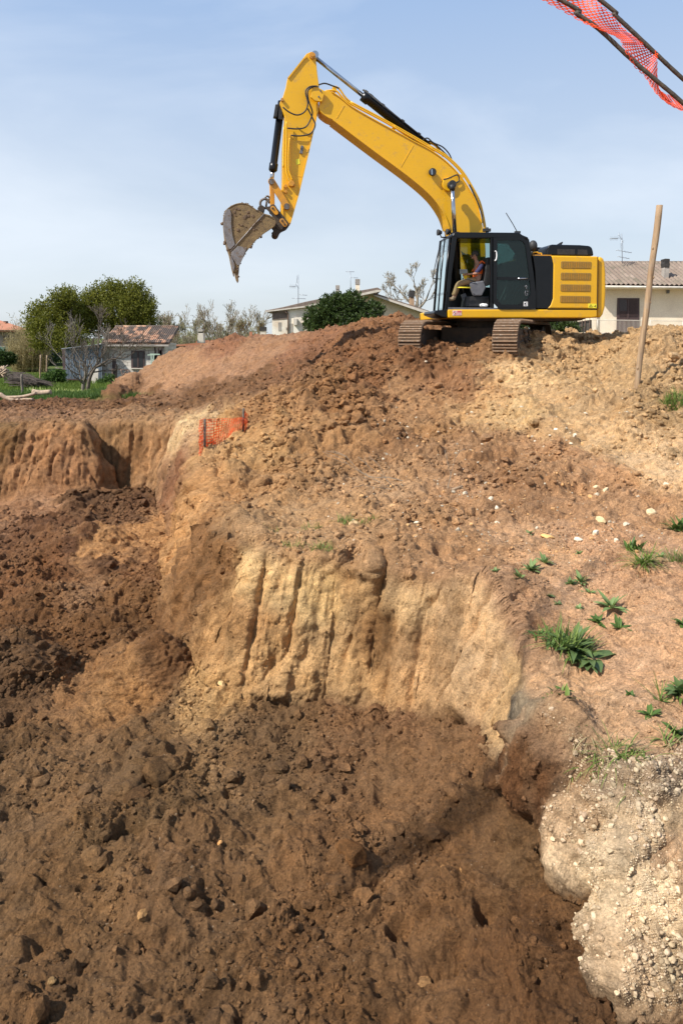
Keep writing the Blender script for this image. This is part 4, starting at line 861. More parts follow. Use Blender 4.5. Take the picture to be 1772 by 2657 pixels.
for (a, b_) in (((718, 362), (677, 432)), ((1092, 578), (1024, 696))):
    w = MB(); d_ = (Vector(b_) - Vector(a)).normalized(); nn = Vector((-d_.y, d_.x)) * 2.2
    slab(w, 1, [tuple(Vector(a) - nn), tuple(Vector(a) + nn), tuple(Vector(b_) + nn), tuple(Vector(b_) - nn)], .287, .01); part(w, 'weld_seam', M_YEL, boom, .002)
w = MB(); slab(w, 1, [(540, 290), (545, 268), (565, 258), (608, 282), (612, 292), (598, 342), (585, 342), (560, 338), (536, 318)], .40, .08); hp = part(w, 'boom_tip_bracket', M_YEL, boom, .012)
for X, Y in ((590, 283), (580, 315)): w = MB(); disc(w, E(*z(1, X, Y), .42), .025, .03, 10); part(w, 'bracket_bolt', M_GREY, hp)
w = MB(); disc(w, E(*z(1, 1285, 790), .36), .20, .12, 24); part(w, 'cylinder_boss', M_YEL, boom, .015)
w = MB(); disc(w, E(*z(1, 1198, 722), .42), .0001 + .11, .10, 16); lo = part(w, 'boom_work_lamp', M_BLKM, boom, .02)
w = MB(); slab(w, 1, [(1188, 710), (1196, 708), (1197, 738), (1189, 738)], .432, .02); part(w, 'lamp_lens', M_CHR, lo)
for P_b, o_b, t_b in (([(655, 255), (678, 255), (675, 282), (655, 278)], .12, .2), ([(983, 470), (1000, 472), (992, 500), (975, 490)], .2, .12), ([(1160, 600), (1172, 578), (1190, 580), (1212, 625)], .2, .4), ([(1345, 735), (1368, 740), (1360, 765)], .25, .1)): w = MB(); slab(w, 1, P_b, o_b, t_b); part(w, 'pipe_bracket', M_YEL, boom, .01)
def pipes(name, paths, r, m, parent, n=1, sides=7):
    for k, (P, off) in enumerate(paths):
        w = MB(); w.tube(Ez(n, [tuple(p) for p in spline(P, 5)], off), r, sides); part(w, name, m, parent)
TP = [(615, 285), (670, 283), (700, 310), (745, 350), (900, 432), (1000, 488), (1100, 545), (1180, 592), (1262, 640), (1345, 718), (1402, 805), (1446, 892), (1470, 990), (1480, 1060)]
pipes('boom_pipe', [(TP, .24), ([(p[0] + 5, p[1] - 7) for p in TP[3:]], .14), ([(660, 262), (690, 272), (740, 335), (850, 400), (960, 462), (1060, 528), (1150, 558), (1210, 580), (1255, 640)], 0.0)], .028, M_YEL, boom)
pipes('boom_hose', [([(1140, 552), (1168, 540), (1200, 565), (1250, 588), (1285, 625), (1300, 660)], .1), ([(1150, 560), (1190, 560), (1240, 600), (1280, 640), (1330, 690), (1358, 735)], .05), ([(1395, 790), (1430, 870), (1462, 950), (1466, 1000)], .3), ([(1255, 765), (1290, 755), (1330, 740), (1340, 770), (1320, 785)], .35)], .02, M_BLKM, boom)
# boom cylinders
for off, (a, b_) in ((.62, ((1301, 792), (1316, 1052))), (-.42, ((1272, 800), (1284, 1050)))):
    w = MB(); p, q = E(*z(1, *a), off), E(*z(1, *b_), off); w.tube([p, q], .062, 14); w.tube([p - EN * .05, p + EN * .03], .1, 14); rd = part(w, 'boom_cylinder_rod', M_CHR)
    w = MB(); d_ = (q - p).normalized(); w.tube([q, q + d_ * .25, q + d_ * .26, q + d_ * 1.5], [.13, .13, .11, .11], 14); part(w, 'boom_cylinder_barrel', M_BLK)
    w = MB(); w.tube([p + EN * .06, p - EN * .12], .115, 16); w.tube([p + d_ * .02, p + d_ * .16], [.1, .075], 12); part(w, 'rod_eye', M_BLKM, rd)
# stick
SO = [(540, 70), (556, 78), (563, 95), (566, 130), (572, 190), (579, 240), (577, 330), (578, 385), (520, 640), (470, 850), (427, 1000), (412, 1022), (395, 1005), (378, 985), (376, 900), (382, 800), (383, 600), (395, 420), (368, 350), (384, 318), (400, 268), (411, 212), (495, 106), (513, 82)]
stick = box_boom('stick', 1, SO, .25, .5, M_YEL, .02)
for X, Y, r_ in ((545, 93, .085), (405, 912, .1)):
    w = MB(); c_ = E(*z(1, X, Y), .27); disc(w, c_ + EN * .03, r_, .6, 18); disc(w, c_ + EN * .06, r_ * .55, .65, 12); part(w, 'pivot_pin', M_YELD, stick)
for X, Y in ((400, 800), (400, 828), (382, 330)): w = MB(); disc(w, E(*z(1, X, Y), .30), .045, .07, 10); part(w, 'boss', M_YELD, stick)
w = MB()
def line_strip(P, wd, off, th=.01):
    P = [Vector(p) for p in P]
    for a, b_ in zip(P, P[1:]):
        d_ = (b_ - a).normalized(); nn = Vector((-d_.y, d_.x)) * wd / 2; slab(w, 1, [tuple(a - nn), tuple(a + nn), tuple(b_ + nn), tuple(b_ - nn)], off, th)
line_strip([(575, 385), (518, 638), (468, 848), (424, 1000)], 8, .262, .52); line_strip([(414, 214), (497, 110), (515, 96)], 8, .262, .52); line_strip([(450, 742), (486, 750)], 2.5, .237, .01); line_strip([(388, 800), (384, 985)], 6, .262, .52); part(w, 'stick_edge_plate', M_YEL, stick)
w = MB(); slab(w, 1, [(483, 578), (498, 582), (492, 625), (476, 622)], .27, .05); part(w, 'access_plate', M_GREY, stick, .006)
w = MB(); slab(w, 1, [(455, 655), (474, 652), (478, 678), (458, 686)], .238, .006); part(w, 'yellow_sticker', M_STY, stick)
w = MB(); disc(w, E(*z(1, 432, 785), .36), .09, .14, 8); slab(w, 1, [(420, 775), (445, 775), (450, 800), (425, 802)], .33, .1); part(w, 'pipe_block', M_YELD, stick, .01)
pipes('stick_pipe', [([(405, 450), (404, 560), (402, 700), (415, 760), (430, 780)], .34), ([(423, 540), (417, 600), (414, 700), (438, 770)], .33), ([(392, 480), (390, 600), (388, 700)], .33)], .024, M_YEL, stick)
pipes('stick_hose', [([(385, 372), (420, 400), (465, 415), (505, 395), (520, 350), (508, 290), (530, 262), (570, 258)], .42), ([(520, 380), (545, 430), (560, 470), (535, 515), (480, 528), (428, 525)], .40), ([(410, 486), (460, 490), (505, 482), (530, 450), (545, 400), (525, 340), (520, 285), (545, 265), (580, 262)], .36), ([(570, 255), (610, 243), (650, 255), (690, 270)], .2)], .021, M_BLKM, stick)
# stick cylinder, on top of the boom
w = MB(); p, q = E(*z(1, 556, 100), 0), E(*z(1, 1172, 592), 0); mid_ = p.lerp(q, .415); w.tube([p, mid_], .06, 14); w.tube([p + EN * .2, p - EN * .2], .1, 14); part(w, 'stick_cylinder_rod', M_CHR)
w = MB(); d_ = (q - p).normalized(); w.tube([mid_, mid_ + d_ * .22, mid_ + d_ * .23, q], [.155, .155, .125, .125], 18); bl = part(w, 'stick_cylinder_barrel', M_BLK)
w = MB()
w.tube([mid_ + Vector((0, 0, .16)), mid_ + d_ * .3 + Vector((0, 0, .2)), mid_ + d_ * 1.2 + Vector((0, 0, .17)), q + Vector((0, 0, .17)) - d_ * .3], .022, 6); w.tube([mid_ + Vector((0, 0, .13)) + EN * .1, q + Vector((0, 0, .12)) + EN * .1], .02, 6)
for t_ in (.05, .12, .3, .6, .85): w.box(mid_.lerp(q, t_) + Vector((0, 0, .14)), (.1, .2, .09), Matrix.Rotation(.6, 3, 'Y'))
part(w, 'cylinder_pipe', M_BLKM, bl)
# bucket cylinder
w = MB(); p, q = E(*z(1, 377, 352), 0), E(*z(1, 324, 772), 0); d_ = (q - p).normalized(); L_ = (q - p).length
w.tube([p - d_ * .05, p + d_ * (L_ * .77), p + d_ * (L_ * .775), p + d_ * (L_ * .86), p + d_ * (L_ * .88)], [.105, .105, .125, .125, .09], 16); bl = part(w, 'bucket_cylinder_barrel', M_BLK)
w = MB(); w.tube([p + d_ * (L_ * .86), q], .058, 12); part(w, 'bucket_cylinder_rod', M_CHR)
w = MB(); slab(w, 1, [(345, 356), (362, 356), (352, 426), (334, 422)], .16, .2); slab(w, 1, [(358, 362), (386, 366), (382, 440), (360, 436)], .14, .25); part(w, 'hose_port', M_BLKM, bl, .01)
# linkage
def strap(mb, n, a, b_, w0, w1, off, th, seg=8):
    a, b_ = Vector(a), Vector(b_); d_ = (b_ - a).normalized(); nn = Vector((-d_.y, d_.x)); P = []
    for k in range(seg + 1): t_ = math.pi * k / seg; P.append(tuple(a + nn * math.cos(t_) * w0 - d_ * math.sin(t_) * w0))
    for k in range(seg + 1): t_ = math.pi * k / seg; P.append(tuple(b_ - nn * math.cos(t_) * w1 + d_ * math.sin(t_) * w1))
    slab(mb, n, P, off, th)
w = MB(); strap(w, 6, (765, 290), (770, 600), 32, 30, .10, .2); part(w, 'power_link', M_YELD, None, .015)
for off in (.36, -.28):
    w = MB(); strap(w, 6, (757, 260), (965, 600), 46, 44, off, .07); lk = part(w, 'idler_link', M_YELD, None, .012)
    for X, Y in ((757, 262), (965, 602)): w = MB(); disc(w, E(*z(6, X, Y), off + .045), .087, .1, 8); part(w, 'link_pin', M_STL, lk)
w = MB(); C_ = [(Vector((665, 565)) + Vector((math.cos(a) * 62, math.sin(a) * 62))) for a in [math.pi * (.55 + k * .12) for k in range(13)]]
w.tube(Ez(6, [tuple(p) for p in C_], .06), .035, 8); w.tube(Ez(6, [(700 + 28 * math.cos(k * .7), 492 + 28 * math.sin(k * .7)) for k in range(10)], .06), .028, 8); w.tube(Ez(6, [(730, 520), (690, 540), (683, 610)], .06), .03, 6); part(w, 'lifting_hook', M_STL)
# quick coupler
CO = [(735, 600), (752, 580), (780, 572), (806, 585), (830, 625), (990, 825), (998, 855), (985, 885), (950, 925), (885, 955), (850, 990), (820, 1006), (790, 1000), (756, 972), (758, 960), (785, 938), (760, 905), (800, 790), (738, 690), (690, 640), (640, 640), (585, 655), (565, 625), (600, 608), (680, 610)]
w = MB(); slab(w, 6, CO, .30, .06); slab(w, 6, CO, -.24, .06)
for X, Y, r_ in ((775, 630, .07), (930, 850, .07), (870, 880, .1), (620, 635, .1), (820, 960, .1)): disc(w, E(*z(6, X, Y), .33), r_, .66, 12)
cp = part(w, 'quick_coupler', M_DARKSIDE, None, .01)
w = MB(); strap(w, 6, (775, 630), (820, 690), 34, 30, .34, .05); part(w, 'pin_retainer', M_YELD, cp, .008)
w = MB(); strap(w, 6, (900, 800), (940, 850), 34, 32, .34, .05); part(w, 'pin_retainer', M_YELD, cp, .008)
for X, Y in ((775, 630), (903, 800), (938, 850)): w = MB(); disc(w, E(*z(6, X, Y), .36), .03, .04, 8); part(w, 'coupler_bolt', M_DARKSIDE, cp)
# bucket
BK = [(560, 655), (505, 612), (440, 572), (370, 556), (300, 560), (235, 582), (170, 622), (128, 670), (105, 740), (97, 830), (104, 930), (122, 1030), (148, 1120), (175, 1200), (192, 1290), (215, 1400), (240, 1495), (262, 1500), (290, 1490), (318, 1420), (330, 1390), (360, 1325), (405, 1232), (470, 1150), (560, 1050), (650, 975), (740, 915), (800, 870), (822, 820), (800, 770), (735, 720), (650, 700)]
BW = .72
bu = MB()
for off in (BW, -BW + .04): slab(bu, 6, [tuple(p) for p in BK], off, .04)
# curved shell along the back and bottom, from the hinge round to the lip
sh = [Vector(p) for p in spline(BK[0:17], 3)]; inn = []
for i, p in enumerate(sh):
    t_ = (sh[min(i + 1, len(sh) - 1)] - sh[max(i - 1, 0)]).normalized(); inn.append(p + Vector((t_.y, -t_.x)) * 13)
a = Ez(6, [tuple(p) for p in sh + inn[::-1]], BW + .012); bu.prism(a, [p - EN * (2 * BW + .02) for p in a])
slab(bu, 6, [(560, 650), (650, 696), (800, 766), (806, 800), (640, 730), (545, 672)], BW, 2 * BW)
bucket = part(bu, 'bucket', M_MUDDY, None, .006, label='mud caked digging bucket with grey scoured edges')
w = MB(); slab(w, 6, [(150, 650), (190, 640), (215, 700), (212, 800), (216, 900), (232, 1010), (262, 1120), (210, 1180), (172, 1190), (150, 1110), (122, 1010), (107, 900), (104, 800), (115, 720)], BW + .03, .03); part(w, 'shell_wear_plate', M_WEAR, bucket, .006)
w = MB(); slab(w, 6, [(285, 1160), (300, 1140), (425, 1165), (365, 1310), (320, 1405), (290, 1400), (205, 1265), (215, 1225)], BW + .03, .03); slab(w, 6, [(192, 1290), (215, 1280), (262, 1400), (250, 1480), (236, 1486), (212, 1390)], BW + .03, .03); part(w, 'side_cutter', M_WEAR, bucket, .006)
w = MB(); w.tube(Ez(6, [(652, 712), (540, 830), (420, 970), (320, 1080), (205, 1215)], BW + .01), .016, 6); part(w, 'weld_line', M_WEAR, bucket)
for k in range(5):
    off = BW - .02 - k * (2 * BW - .16) / 4
    w = MB(); A_ = Ez(6, [(238, 1440), (320, 1410), (316, 1490), (306, 1560), (312, 1610), (297, 1645), (275, 1605), (262, 1560), (250, 1495)], off); w.prism(A_, [p - EN * .12 for p in A_]); part(w, 'bucket_tooth', M_MUDDY, bucket, .015)
w = MB()
for k in range(26):
    i = random.randrange(len(BK) - 4); p = Vector(BK[i]).lerp(Vector(BK[i + 1]), random.random()); w.ball(E(*z(6, *(p + Vector((random.uniform(-3, 6), random.uniform(-4, 4))))), random.uniform(-BW, BW)), random.uniform(.01, .026), 6, 5, .3)
for k in range(22):
    w.ball(E(*z(6, random.uniform(180, 620), random.uniform(620, 960)), BW), (random.uniform(.02, .07), .015, random.uniform(.015, .05)), 6, 5, .25)
for X, Y in ((90, 838), (122, 1105), (130, 1085), (612, 1015), (475, 1155), (160, 1195), (285, 1440), (300, 1460), (300, 1550)): w.ball(E(*z(6, X, Y), BW - .02), .045, 6, 5, .3)
tag(part(w, 'stuck_mud', M_DIRT, bucket), kind='stuff')
# ================================================================ the operator
def skin_body(name, chains, m, parent=None, levels=1):
    """chains: lists of (point, radius); equal points are joined"""
    vs = []; rs = []; es = []; key = {}
    for ch in chains:
        prev = None
        for p, r_ in ch:
            kk = tuple(round(c_, 4) for c_ in p)
            if kk not in key: key[kk] = len(vs); vs.append(p); rs.append(r_)
            i = key[kk]
            if prev is not None: es.append((prev, i))
            prev = i
    me = bpy.data.meshes.new(name); me.from_pydata([tuple(v) for v in vs], es, [])
    o = link(name, me, m, parent)
    md = o.modifiers.new('Skin', 'SKIN'); md.use_smooth_shade = True
    if me.skin_vertices:
        for k, r_ in enumerate(rs): me.skin_vertices[0].data[k].radius = (r_, r_) if not isinstance(r_, tuple) else r_
        me.skin_vertices[0].data[0].use_root = True
    sd = o.modifiers.new('Sub', 'SUBSURF'); sd.levels = levels; sd.render_levels = levels
    return o
M_SKIN = surf('skin', (.40, .21, .13), (.34, .17, .11), .55, scale=9)
M_HAIR = surf('grey_hair', (.035, .03, .026), (.08, .07, .06), .8, scale=60)
M_NAVY = surf('navy_shirt', (.022, .022, .07), (.035, .03, .085), .85, scale=9, bump=.3)
M_VEST = surf('orange_vest', (.95, .17, .015), (.85, .13, .02), .6, scale=6, bump=.2)
M_TROU = surf('tan_trousers', (.36, .23, .11), (.28, .17, .08), .9, scale=8, bump=.4)
M_BOOT = surf('tan_boots', (.42, .30, .18), (.25, .17, .10), .8, scale=9, bump=.3)
M_REFL = surf('reflective_band', (.45, .42, .36), None, .4)
c8 = lambda X, Y, off: E(*z(8, X, Y), off)
hip = c8(1170, 770, .95); chest = c8(1225, 560, .95); neck = c8(1185, 480, .95); hd_ = c8(1148, 395, .95)
kn = [c8(890, 820, 1.12), c8(900, 830, .82)]; ank = [c8(815, 1050, 1.14), c8(840, 1040, .82)]; toe = [c8(735, 1065, 1.16), c8(750, 1075, .82)]
shd = [chest + EN * .20 + Vector((0, 0, .04)), chest - EN * .20 + Vector((0, 0, .04))]; elb = [c8(1190, 660, 1.22), c8(1180, 640, .68)]; wri = [c8(1060, 672, 1.14), c8(1050, 680, .76)]
skel = [[(hip, .13), (hip.lerp(chest, .5), .13), (chest, .14), (neck, .06), (neck.lerp(hd_, .5), .055), (hd_, .085), (hd_ + Vector((0, 0, .07)), .08)]]
for s_ in (0, 1):
    sg = EN * (.09 if s_ == 0 else -.09)
    skel.append([(hip, .13), (hip + sg, .10), (kn[s_], .062), (ank[s_], .045), (toe[s_], .04)])
    skel.append([(chest, .14), (shd[s_], .06), (elb[s_], .042), (wri[s_], .028), (wri[s_] + EF * .05, .03)])
person = skin_body('person', skel, M_SKIN)
tag(person, 'seated grey haired man in orange vest and tan trousers working the levers in the cab', 'person')
def wrap(name, chains, m): return skin_body(name, chains, m, person)
for s_ in (0, 1):
    sg = EN * (.09 if s_ == 0 else -.09)
    wrap('trouser_leg', [[(hip + sg * .9, .125), (hip.lerp(kn[s_], .5) + sg * .5, .10), (kn[s_], .085), (kn[s_].lerp(ank[s_], .5), .075), (ank[s_] + Vector((0, 0, .06)), .07)]], M_TROU)
    wrap('boot', [[(ank[s_] + Vector((0, 0, .06)), .065), (ank[s_] - Vector((0, 0, .03)), .062), (toe[s_], .045)]], M_BOOT)
    wrap('sleeve', [[(shd[s_] + Vector((0, 0, .02)), .085), (shd[s_].lerp(elb[s_], .5), .075), (elb[s_].lerp(wri[s_], .2), .06)]], M_NAVY)
    hw = wri[s_] + EF * .05
    w = MB()
    w.ball(hw + EF * .03, (.045, .04, .022), 8, 6)
    for k in range(4):
        b0 = hw + EF * .06 + EN * (.03 - k * .02); L = (.035, .042, .04, .03)[k]
        w.tube([b0, b0 + EF * L - Vector((0, 0, .008)), b0 + EF * (L + .012) - Vector((0, 0, .035)), b0 + EF * (L - .01) - Vector((0, 0, .05))], [.0095, .009, .0085, .007], 6)
    b0 = hw + EF * .02 + EN * (.035 if s_ else -.035); w.tube([b0, b0 + EF * .03 - Vector((0, 0, .02)), b0 + EF * .055 - Vector((0, 0, .04))], [.011, .01, .008], 6)
    w.build('hand', M_SKIN, person)
wrap('shirt', [[(hip + Vector((0, 0, .02)), .145), (hip.lerp(chest, .5), .15), (chest, .16), (neck - Vector((0, 0, .03)), .075)]], M_VEST)
w = MB()
for s_ in (1, -1):
    o_ = EN * (.105 * s_); w.bar(c8(1235, 470, .95) + o_, c8(1150, 620, .95) + o_ * 1.35 + EF * .03, .06, .03); w.bar(c8(1235, 470, .95) + o_, c8(1320, 530, .95) + o_, .07, .03); w.bar(c8(1320, 530, .95) + o_ * 1.2, c8(1290, 700, .95) + o_ * 1.2, .08, .03)
vest = w.build('vest_straps', M_VEST, person, .01)
wrap('vest_waist', [[(hip + Vector((0, 0, .0)), .158), (hip + Vector((0, 0, .11)), .160)]], M_VEST)
wrap('vest_band', [[(hip + Vector((0, 0, .055)), .164), (hip + Vector((0, 0, .085)), .164)]], M_REFL)
w = MB(); hc = hd_ + Vector((0, 0, .035))
w.ball(hc - EF * .018 + Vector((0, 0, .035)), (.105, .092, .10), 14, 10, .04); w.build('hair', M_HAIR, person)
w = MB(); w.tube([hc + EF * .088 + Vector((0, 0, .01)), hc + EF * .115 - Vector((0, 0, .03)), hc + EF * .088 - Vector((0, 0, .035))], [.01, .017, .012], 6); w.ball(hc + EF * .02 + EN * .088 - Vector((0, 0, .01)), (.02, .012, .03), 8, 6); w.ball(hc + EF * .02 - EN * .088 - Vector((0, 0, .01)), (.02, .012, .03), 8, 6)
w.ball(hc + EF * .062 - Vector((0, 0, .075)), (.035, .05, .03), 8, 6); w.build('nose_ears_chin', M_SKIN, person)
w = MB()
for s_ in (1, -1): w.ball(hc + EF * .088 + EN * (.032 * s_) + Vector((0, 0, .012)), (.01, .012, .008), 8, 6)
w.tube([hc + EF * .093 + EN * .022 - Vector((0, 0, .06)), hc + EF * .098 - Vector((0, 0, .06)), hc + EF * .093 - EN * .022 - Vector((0, 0, .06))], .005, 5); w.build('eyes_and_mouth', M_HAIR, person)
# ================================================================ trees, bushes, houses beyond the heaps
def leaf_mat(name, a, b, trans=.25, rough=.5):
    t = NT(name); at = t.node('Attribute', attribute_name='tint'); co = t.coord()
    col = t.mix(at.outputs['Color'], a, b); col = t.mix(.5, col, t.mix(t.noise(1.2, 3, .6, co), a, b))
    p = t.node('BsdfPrincipled'); t.put(p.inputs['Base Color'], col); p.inputs['Roughness'].default_value = rough; p.inputs['Specular IOR Level'].default_value = .22
    tr = t.node('BsdfTranslucent'); t.put(tr.inputs['Color'], col)
    m = t.node('MixShader'); m.inputs[0].default_value = trans; t.l.new(p.outputs[0], m.inputs[1]); t.l.new(tr.outputs[0], m.inputs[2]); t.l.new(m.outputs[0], t.out.inputs['Surface'])
    return t.m
M_EVG = leaf_mat('evergreen_leaf', (.30, .29, .04), (.045, .065, .015), .35); M_BUSH = leaf_mat('dark_leaf', (.085, .13, .03), (.022, .040, .012), .2, .4)
M_OLIVE = leaf_mat('pale_bud', (.34, .32, .14), (.20, .18, .09)); M_WEED = leaf_mat('weed_leaf', (.13, .21, .045), (.06, .11, .03), .3)
M_GRASS = leaf_mat('grass_blade', (.22, .28, .05), (.08, .15, .03), .3); M_DRY = leaf_mat('dry_grass', (.42, .34, .18), (.26, .20, .10), .2, .8); M_REED = leaf_mat('dry_reed', (.42, .35, .17), (.24, .18, .09), .2, .8)
M_YLEAF = leaf_mat('pale_flower', (.60, .62, .25), (.35, .45, .12), .2)
M_BARK = surf('bark', (.16, .125, .095), (.08, .065, .05), .9, scale=8, bump=.6); M_BARKL = surf('grey_bark', (.19, .16, .125), (.10, .085, .065), .9, scale=8, bump=.6)
M_TWIG = surf('twigs', (.30, .24, .17), (.18, .15, .11), .9, scale=4)
M_WOOD = surf('weathered_wood', (.36, .25, .15), (.24, .165, .105), .8, scale=12, bump=.4)
def leaves(name, P, D, ln, wd, m, parent, fold=.25):
    """one small folded blade (2 quads) per point P along direction D"""
    n = len(P); D = D / np.linalg.norm(D, axis=1, keepdims=True); Rv = rng.normal(size=(n, 3)); Sd = np.cross(D, Rv); Sd /= np.linalg.norm(Sd, axis=1, keepdims=True); Up = np.cross(Sd, D)
    ln = np.broadcast_to(ln, n)[:, None]; wd = np.broadcast_to(wd, n)[:, None]
    a = P; b = P + D * ln * .5 + Sd * wd * .5 + Up * wd * fold; d_ = P + D * ln * .5 - Sd * wd * .5 + Up * wd * fold; e = P + D * ln
    V = np.stack([a, b, e, d_], 1).reshape(-1, 3); F = np.arange(n * 4).reshape(-1, 4)
    cl = np.repeat(rng.random((n, 1)), 4, 0)
    return np_mesh(name, V, F, m, parent, cols=np.repeat(cl, 3, 1))
def crown(name, lobes, nspr, per, ln, wd, m, parent, up=.6, shell=.35, sprig=.35):
    L = np.array([(p.x, p.y, p.z, rx, ry, rz) for p, rx, ry, rz in lobes]); w = (L[:, 3] * L[:, 4] * L[:, 5]) ** .67; k = rng.choice(len(L), nspr, p=w / w.sum())
    U = rng.normal(size=(nspr, 3)); U /= np.linalg.norm(U, axis=1, keepdims=True); rr = rng.uniform(shell, 1.22, (nspr, 1)) ** .7
    c_ = L[k, :3] + U * rr * L[k, 3:6]
    ax = U + np.array([0, 0, up]) + rng.normal(size=(nspr, 3)) * .3; ax /= np.linalg.norm(ax, axis=1, keepdims=True)
    t_ = rng.uniform(0, 1, (nspr, per, 1)); base_ = c_[:, None] + ax[:, None] * t_ * sprig + rng.normal(size=(nspr, per, 3)) * sprig * .13
    D = ax[:, None] * .8 + rng.normal(size=(nspr, per, 3)) * .75
    return leaves(name, base_.reshape(-1, 3), D.reshape(-1, 3), rng.uniform(.7, 1.2, nspr * per) * ln, rng.uniform(.7, 1.2, nspr * per) * wd, m, parent)
def branch(segs, p, d, ln, r, depth, spread=.55, up=.15, fork=3, wob=.12, shrink=.72):
    n = 4; pts = [p.copy()]; rs = [r]; q = p.copy(); dd = d.copy()
    for i in range(n):
        dd = (dd + Vector((random.gauss(0, wob), random.gauss(0, wob), random.gauss(0, wob) + up * .25))).normalized(); q = q + dd * ln / n; pts.append(q.copy()); rs.append(r * (1 - .45 * (i + 1) / n))
    segs.append((pts, rs, depth))
    if depth > 0:
        for k in range(fork):
            i = random.randint(2, n) if k else n
            a = dd.orthogonal().normalized(); a.rotate(Matrix.Rotation(random.uniform(0, 6.28), 3, dd)); nd = (dd + a * random.uniform(spread * .5, spread * 1.3)).normalized()
            branch(segs, pts[i], nd, ln * random.uniform(shrink - .12, shrink + .1), rs[i] * .72, depth - 1, spread, up, fork, wob, shrink)
def bare(name, base, limbs, m, label, cat='tree', depth=4, group=None, fork=3, spread=.6, up=.2, buds=None, minr=.008, **k):
    """limbs: list of (point list, r0, r1) for trunk and main limbs; twigs grow from the ends"""
    t = empty(name, base, label, cat, group); tr = MB(); segs = []
    for P, r0, r1 in limbs:
        P = spline(P, 3); n = len(P); tr.tube(P, [r0 + (r1 - r0) * i / (n - 1) for i in range(n)], 8)
        d = (P[-1] - P[-2]).normalized()
        branch(segs, P[-1], d, k.get('ln', .9), r1, depth, spread, up, fork, shrink=k.get('shrink', .72))
        for q in range(k.get('side', 2)):
            i = random.randint(n // 3, n - 1); a = d.orthogonal().normalized(); a.rotate(Matrix.Rotation(random.uniform(0, 6.28), 3, d)); branch(segs, P[i], (d * .5 + a).normalized(), k.get('ln', .9) * .8, r1 * .6, depth - 1, spread, up, fork, shrink=k.get('shrink', .72))
    tr.build('trunk', m, t)
    tw = MB()
    for P, rs, dp in segs: tw.tube(P, [max(x, minr) for x in rs], 5 if dp > 1 else 3, cap=False)
    tw.build('branches', m, t)
    if buds:
        P = np.array([tuple(s_[0][random.randint(1, 4)]) for s_ in segs if s_[2] <= 1 for _ in range(buds[1])]); P += rng.normal(size=P.shape) * .06
        leaves('buds', P, rng.normal(size=P.shape), buds[2], buds[2] * .6, buds[0], t)
    return t
def Wz(n, X, Y, d): return W(*z(n, X, Y), d)
def lobe(n, X, Y, d, rx, rz, ry=None):
    s_ = ZR[n][2]; k = d / F_PX / s_; return (Wz(n, X, Y, d), rx * k, (ry if ry else (rx + rz) / 2) * k, rz * k)
def limb_to(mb, base_, tops, r0, r1):
    for t_ in tops: 
        m_ = base_.lerp(t_, .5) + Vector((random.uniform(-.2, .2), random.uniform(-.2, .2), 0)); P = spline([base_, m_, t_], 4); mb.tube(P, [r0 + (r1 - r0) * i / (len(P) - 1) for i in range(len(P))], 7)
# two evergreens behind the shed
def evergreen(label, n, d, lobes_, bx, by, nspr, group='evergreen trees behind the shed', m=M_EVG, mat2=None, cat='tree', name='evergreen_tree', per=15, ln=.17, wd=.085, sprig=.72, up=1.1, r=.14):
    b = Wz(n, bx, by, d); b.z = ground(b.x, b.y) - .05; t = empty(name, b, label, cat, group)
    q_ = .72 if name == 'evergreen_tree' else 1.0
    L = [lobe(n, X, Y, d + dd, rx * q_, rz * q_) for X, Y, dd, rx, rz in lobes_]
    mb = MB(); mid_ = b + Vector((0, 0, max(.3, (max(l[0].z for l in L) - b.z) * .3))); mb.tube([b, mid_], [r, r * .8], 9); limb_to(mb, mid_, [l[0] for l in L], r * .6, r * .15); mb.build('trunk', M_BARK, t)
    crown('crown', L, nspr, per, ln, wd, m, t, up=up, sprig=sprig); return t
evergreen('dense dark evergreen tree at the left end of the corrugated shed', 3, 46, [(300, 400, 0, 100, 110), (390, 280, .5, 75, 75), (260, 330, .3, 45, 70), (225, 400, 0, 45, 70), (440, 360, 1, 60, 110), (400, 470, -.6, 100, 80), (270, 480, -.4, 70, 60), (430, 225, 0, 16, 50), (345, 240, 0, 30, 60), (255, 285, 0, 20, 45), (205, 310, .2, 18, 40), (190, 380, 0, 22, 30), (380, 220, .2, 25, 40)], 385, 690, 1500)
evergreen('broad dark evergreen tree directly behind the tiled roof of the shed', 3, 48, [(700, 300, 0, 170, 110), (560, 280, .5, 70, 90), (640, 220, 0, 80, 75), (730, 220, 0, 60, 75), (810, 270, 0, 80, 95), (860, 330, 0, 50, 80), (520, 340, 0, 50, 80), (600, 390, 0, 120, 60), (780, 380, 0, 130, 60), (795, 165, 0, 15, 40), (825, 200, 0, 15, 45), (560, 195, 0, 20, 42), (612, 165, 0, 16, 35), (520, 220, .3, 24, 38), (660, 165, 0, 20, 30), (730, 170, 0, 22, 30), (500, 290, 0, 20, 60)], 690, 690, 2100)
evergreen('round dark green leafy bush in front of the gabled cream house', 4, 39, [(780, 400, 0, 180, 110), (620, 450, -.3, 120, 90), (850, 330, 0, 90, 75), (950, 430, 0, 120, 90), (700, 350, 0, 90, 70), (1050, 400, .3, 45, 60), (550, 500, 0, 70, 70), (830, 500, -.5, 200, 60)], 780, 620, 1500, 'garden bushes', M_BUSH, cat='bush', name='leafy_bush', per=13, ln=.15, wd=.075, sprig=.25, up=.2, r=.08)
evergreen('dark green garden bush seen under the tail of the excavator', 2, 31, [(1000, 790, 0, 170, 90), (1150, 790, 0, 110, 90), (880, 770, 0, 130, 60), (1210, 830, 0, 60, 60), (1100, 850, -.2, 140, 50)], 1080, 960, 1100, 'garden bushes', M_BUSH, cat='bush', name='leafy_bush', per=12, ln=.10, wd=.05, sprig=.2, up=.2, r=.06)
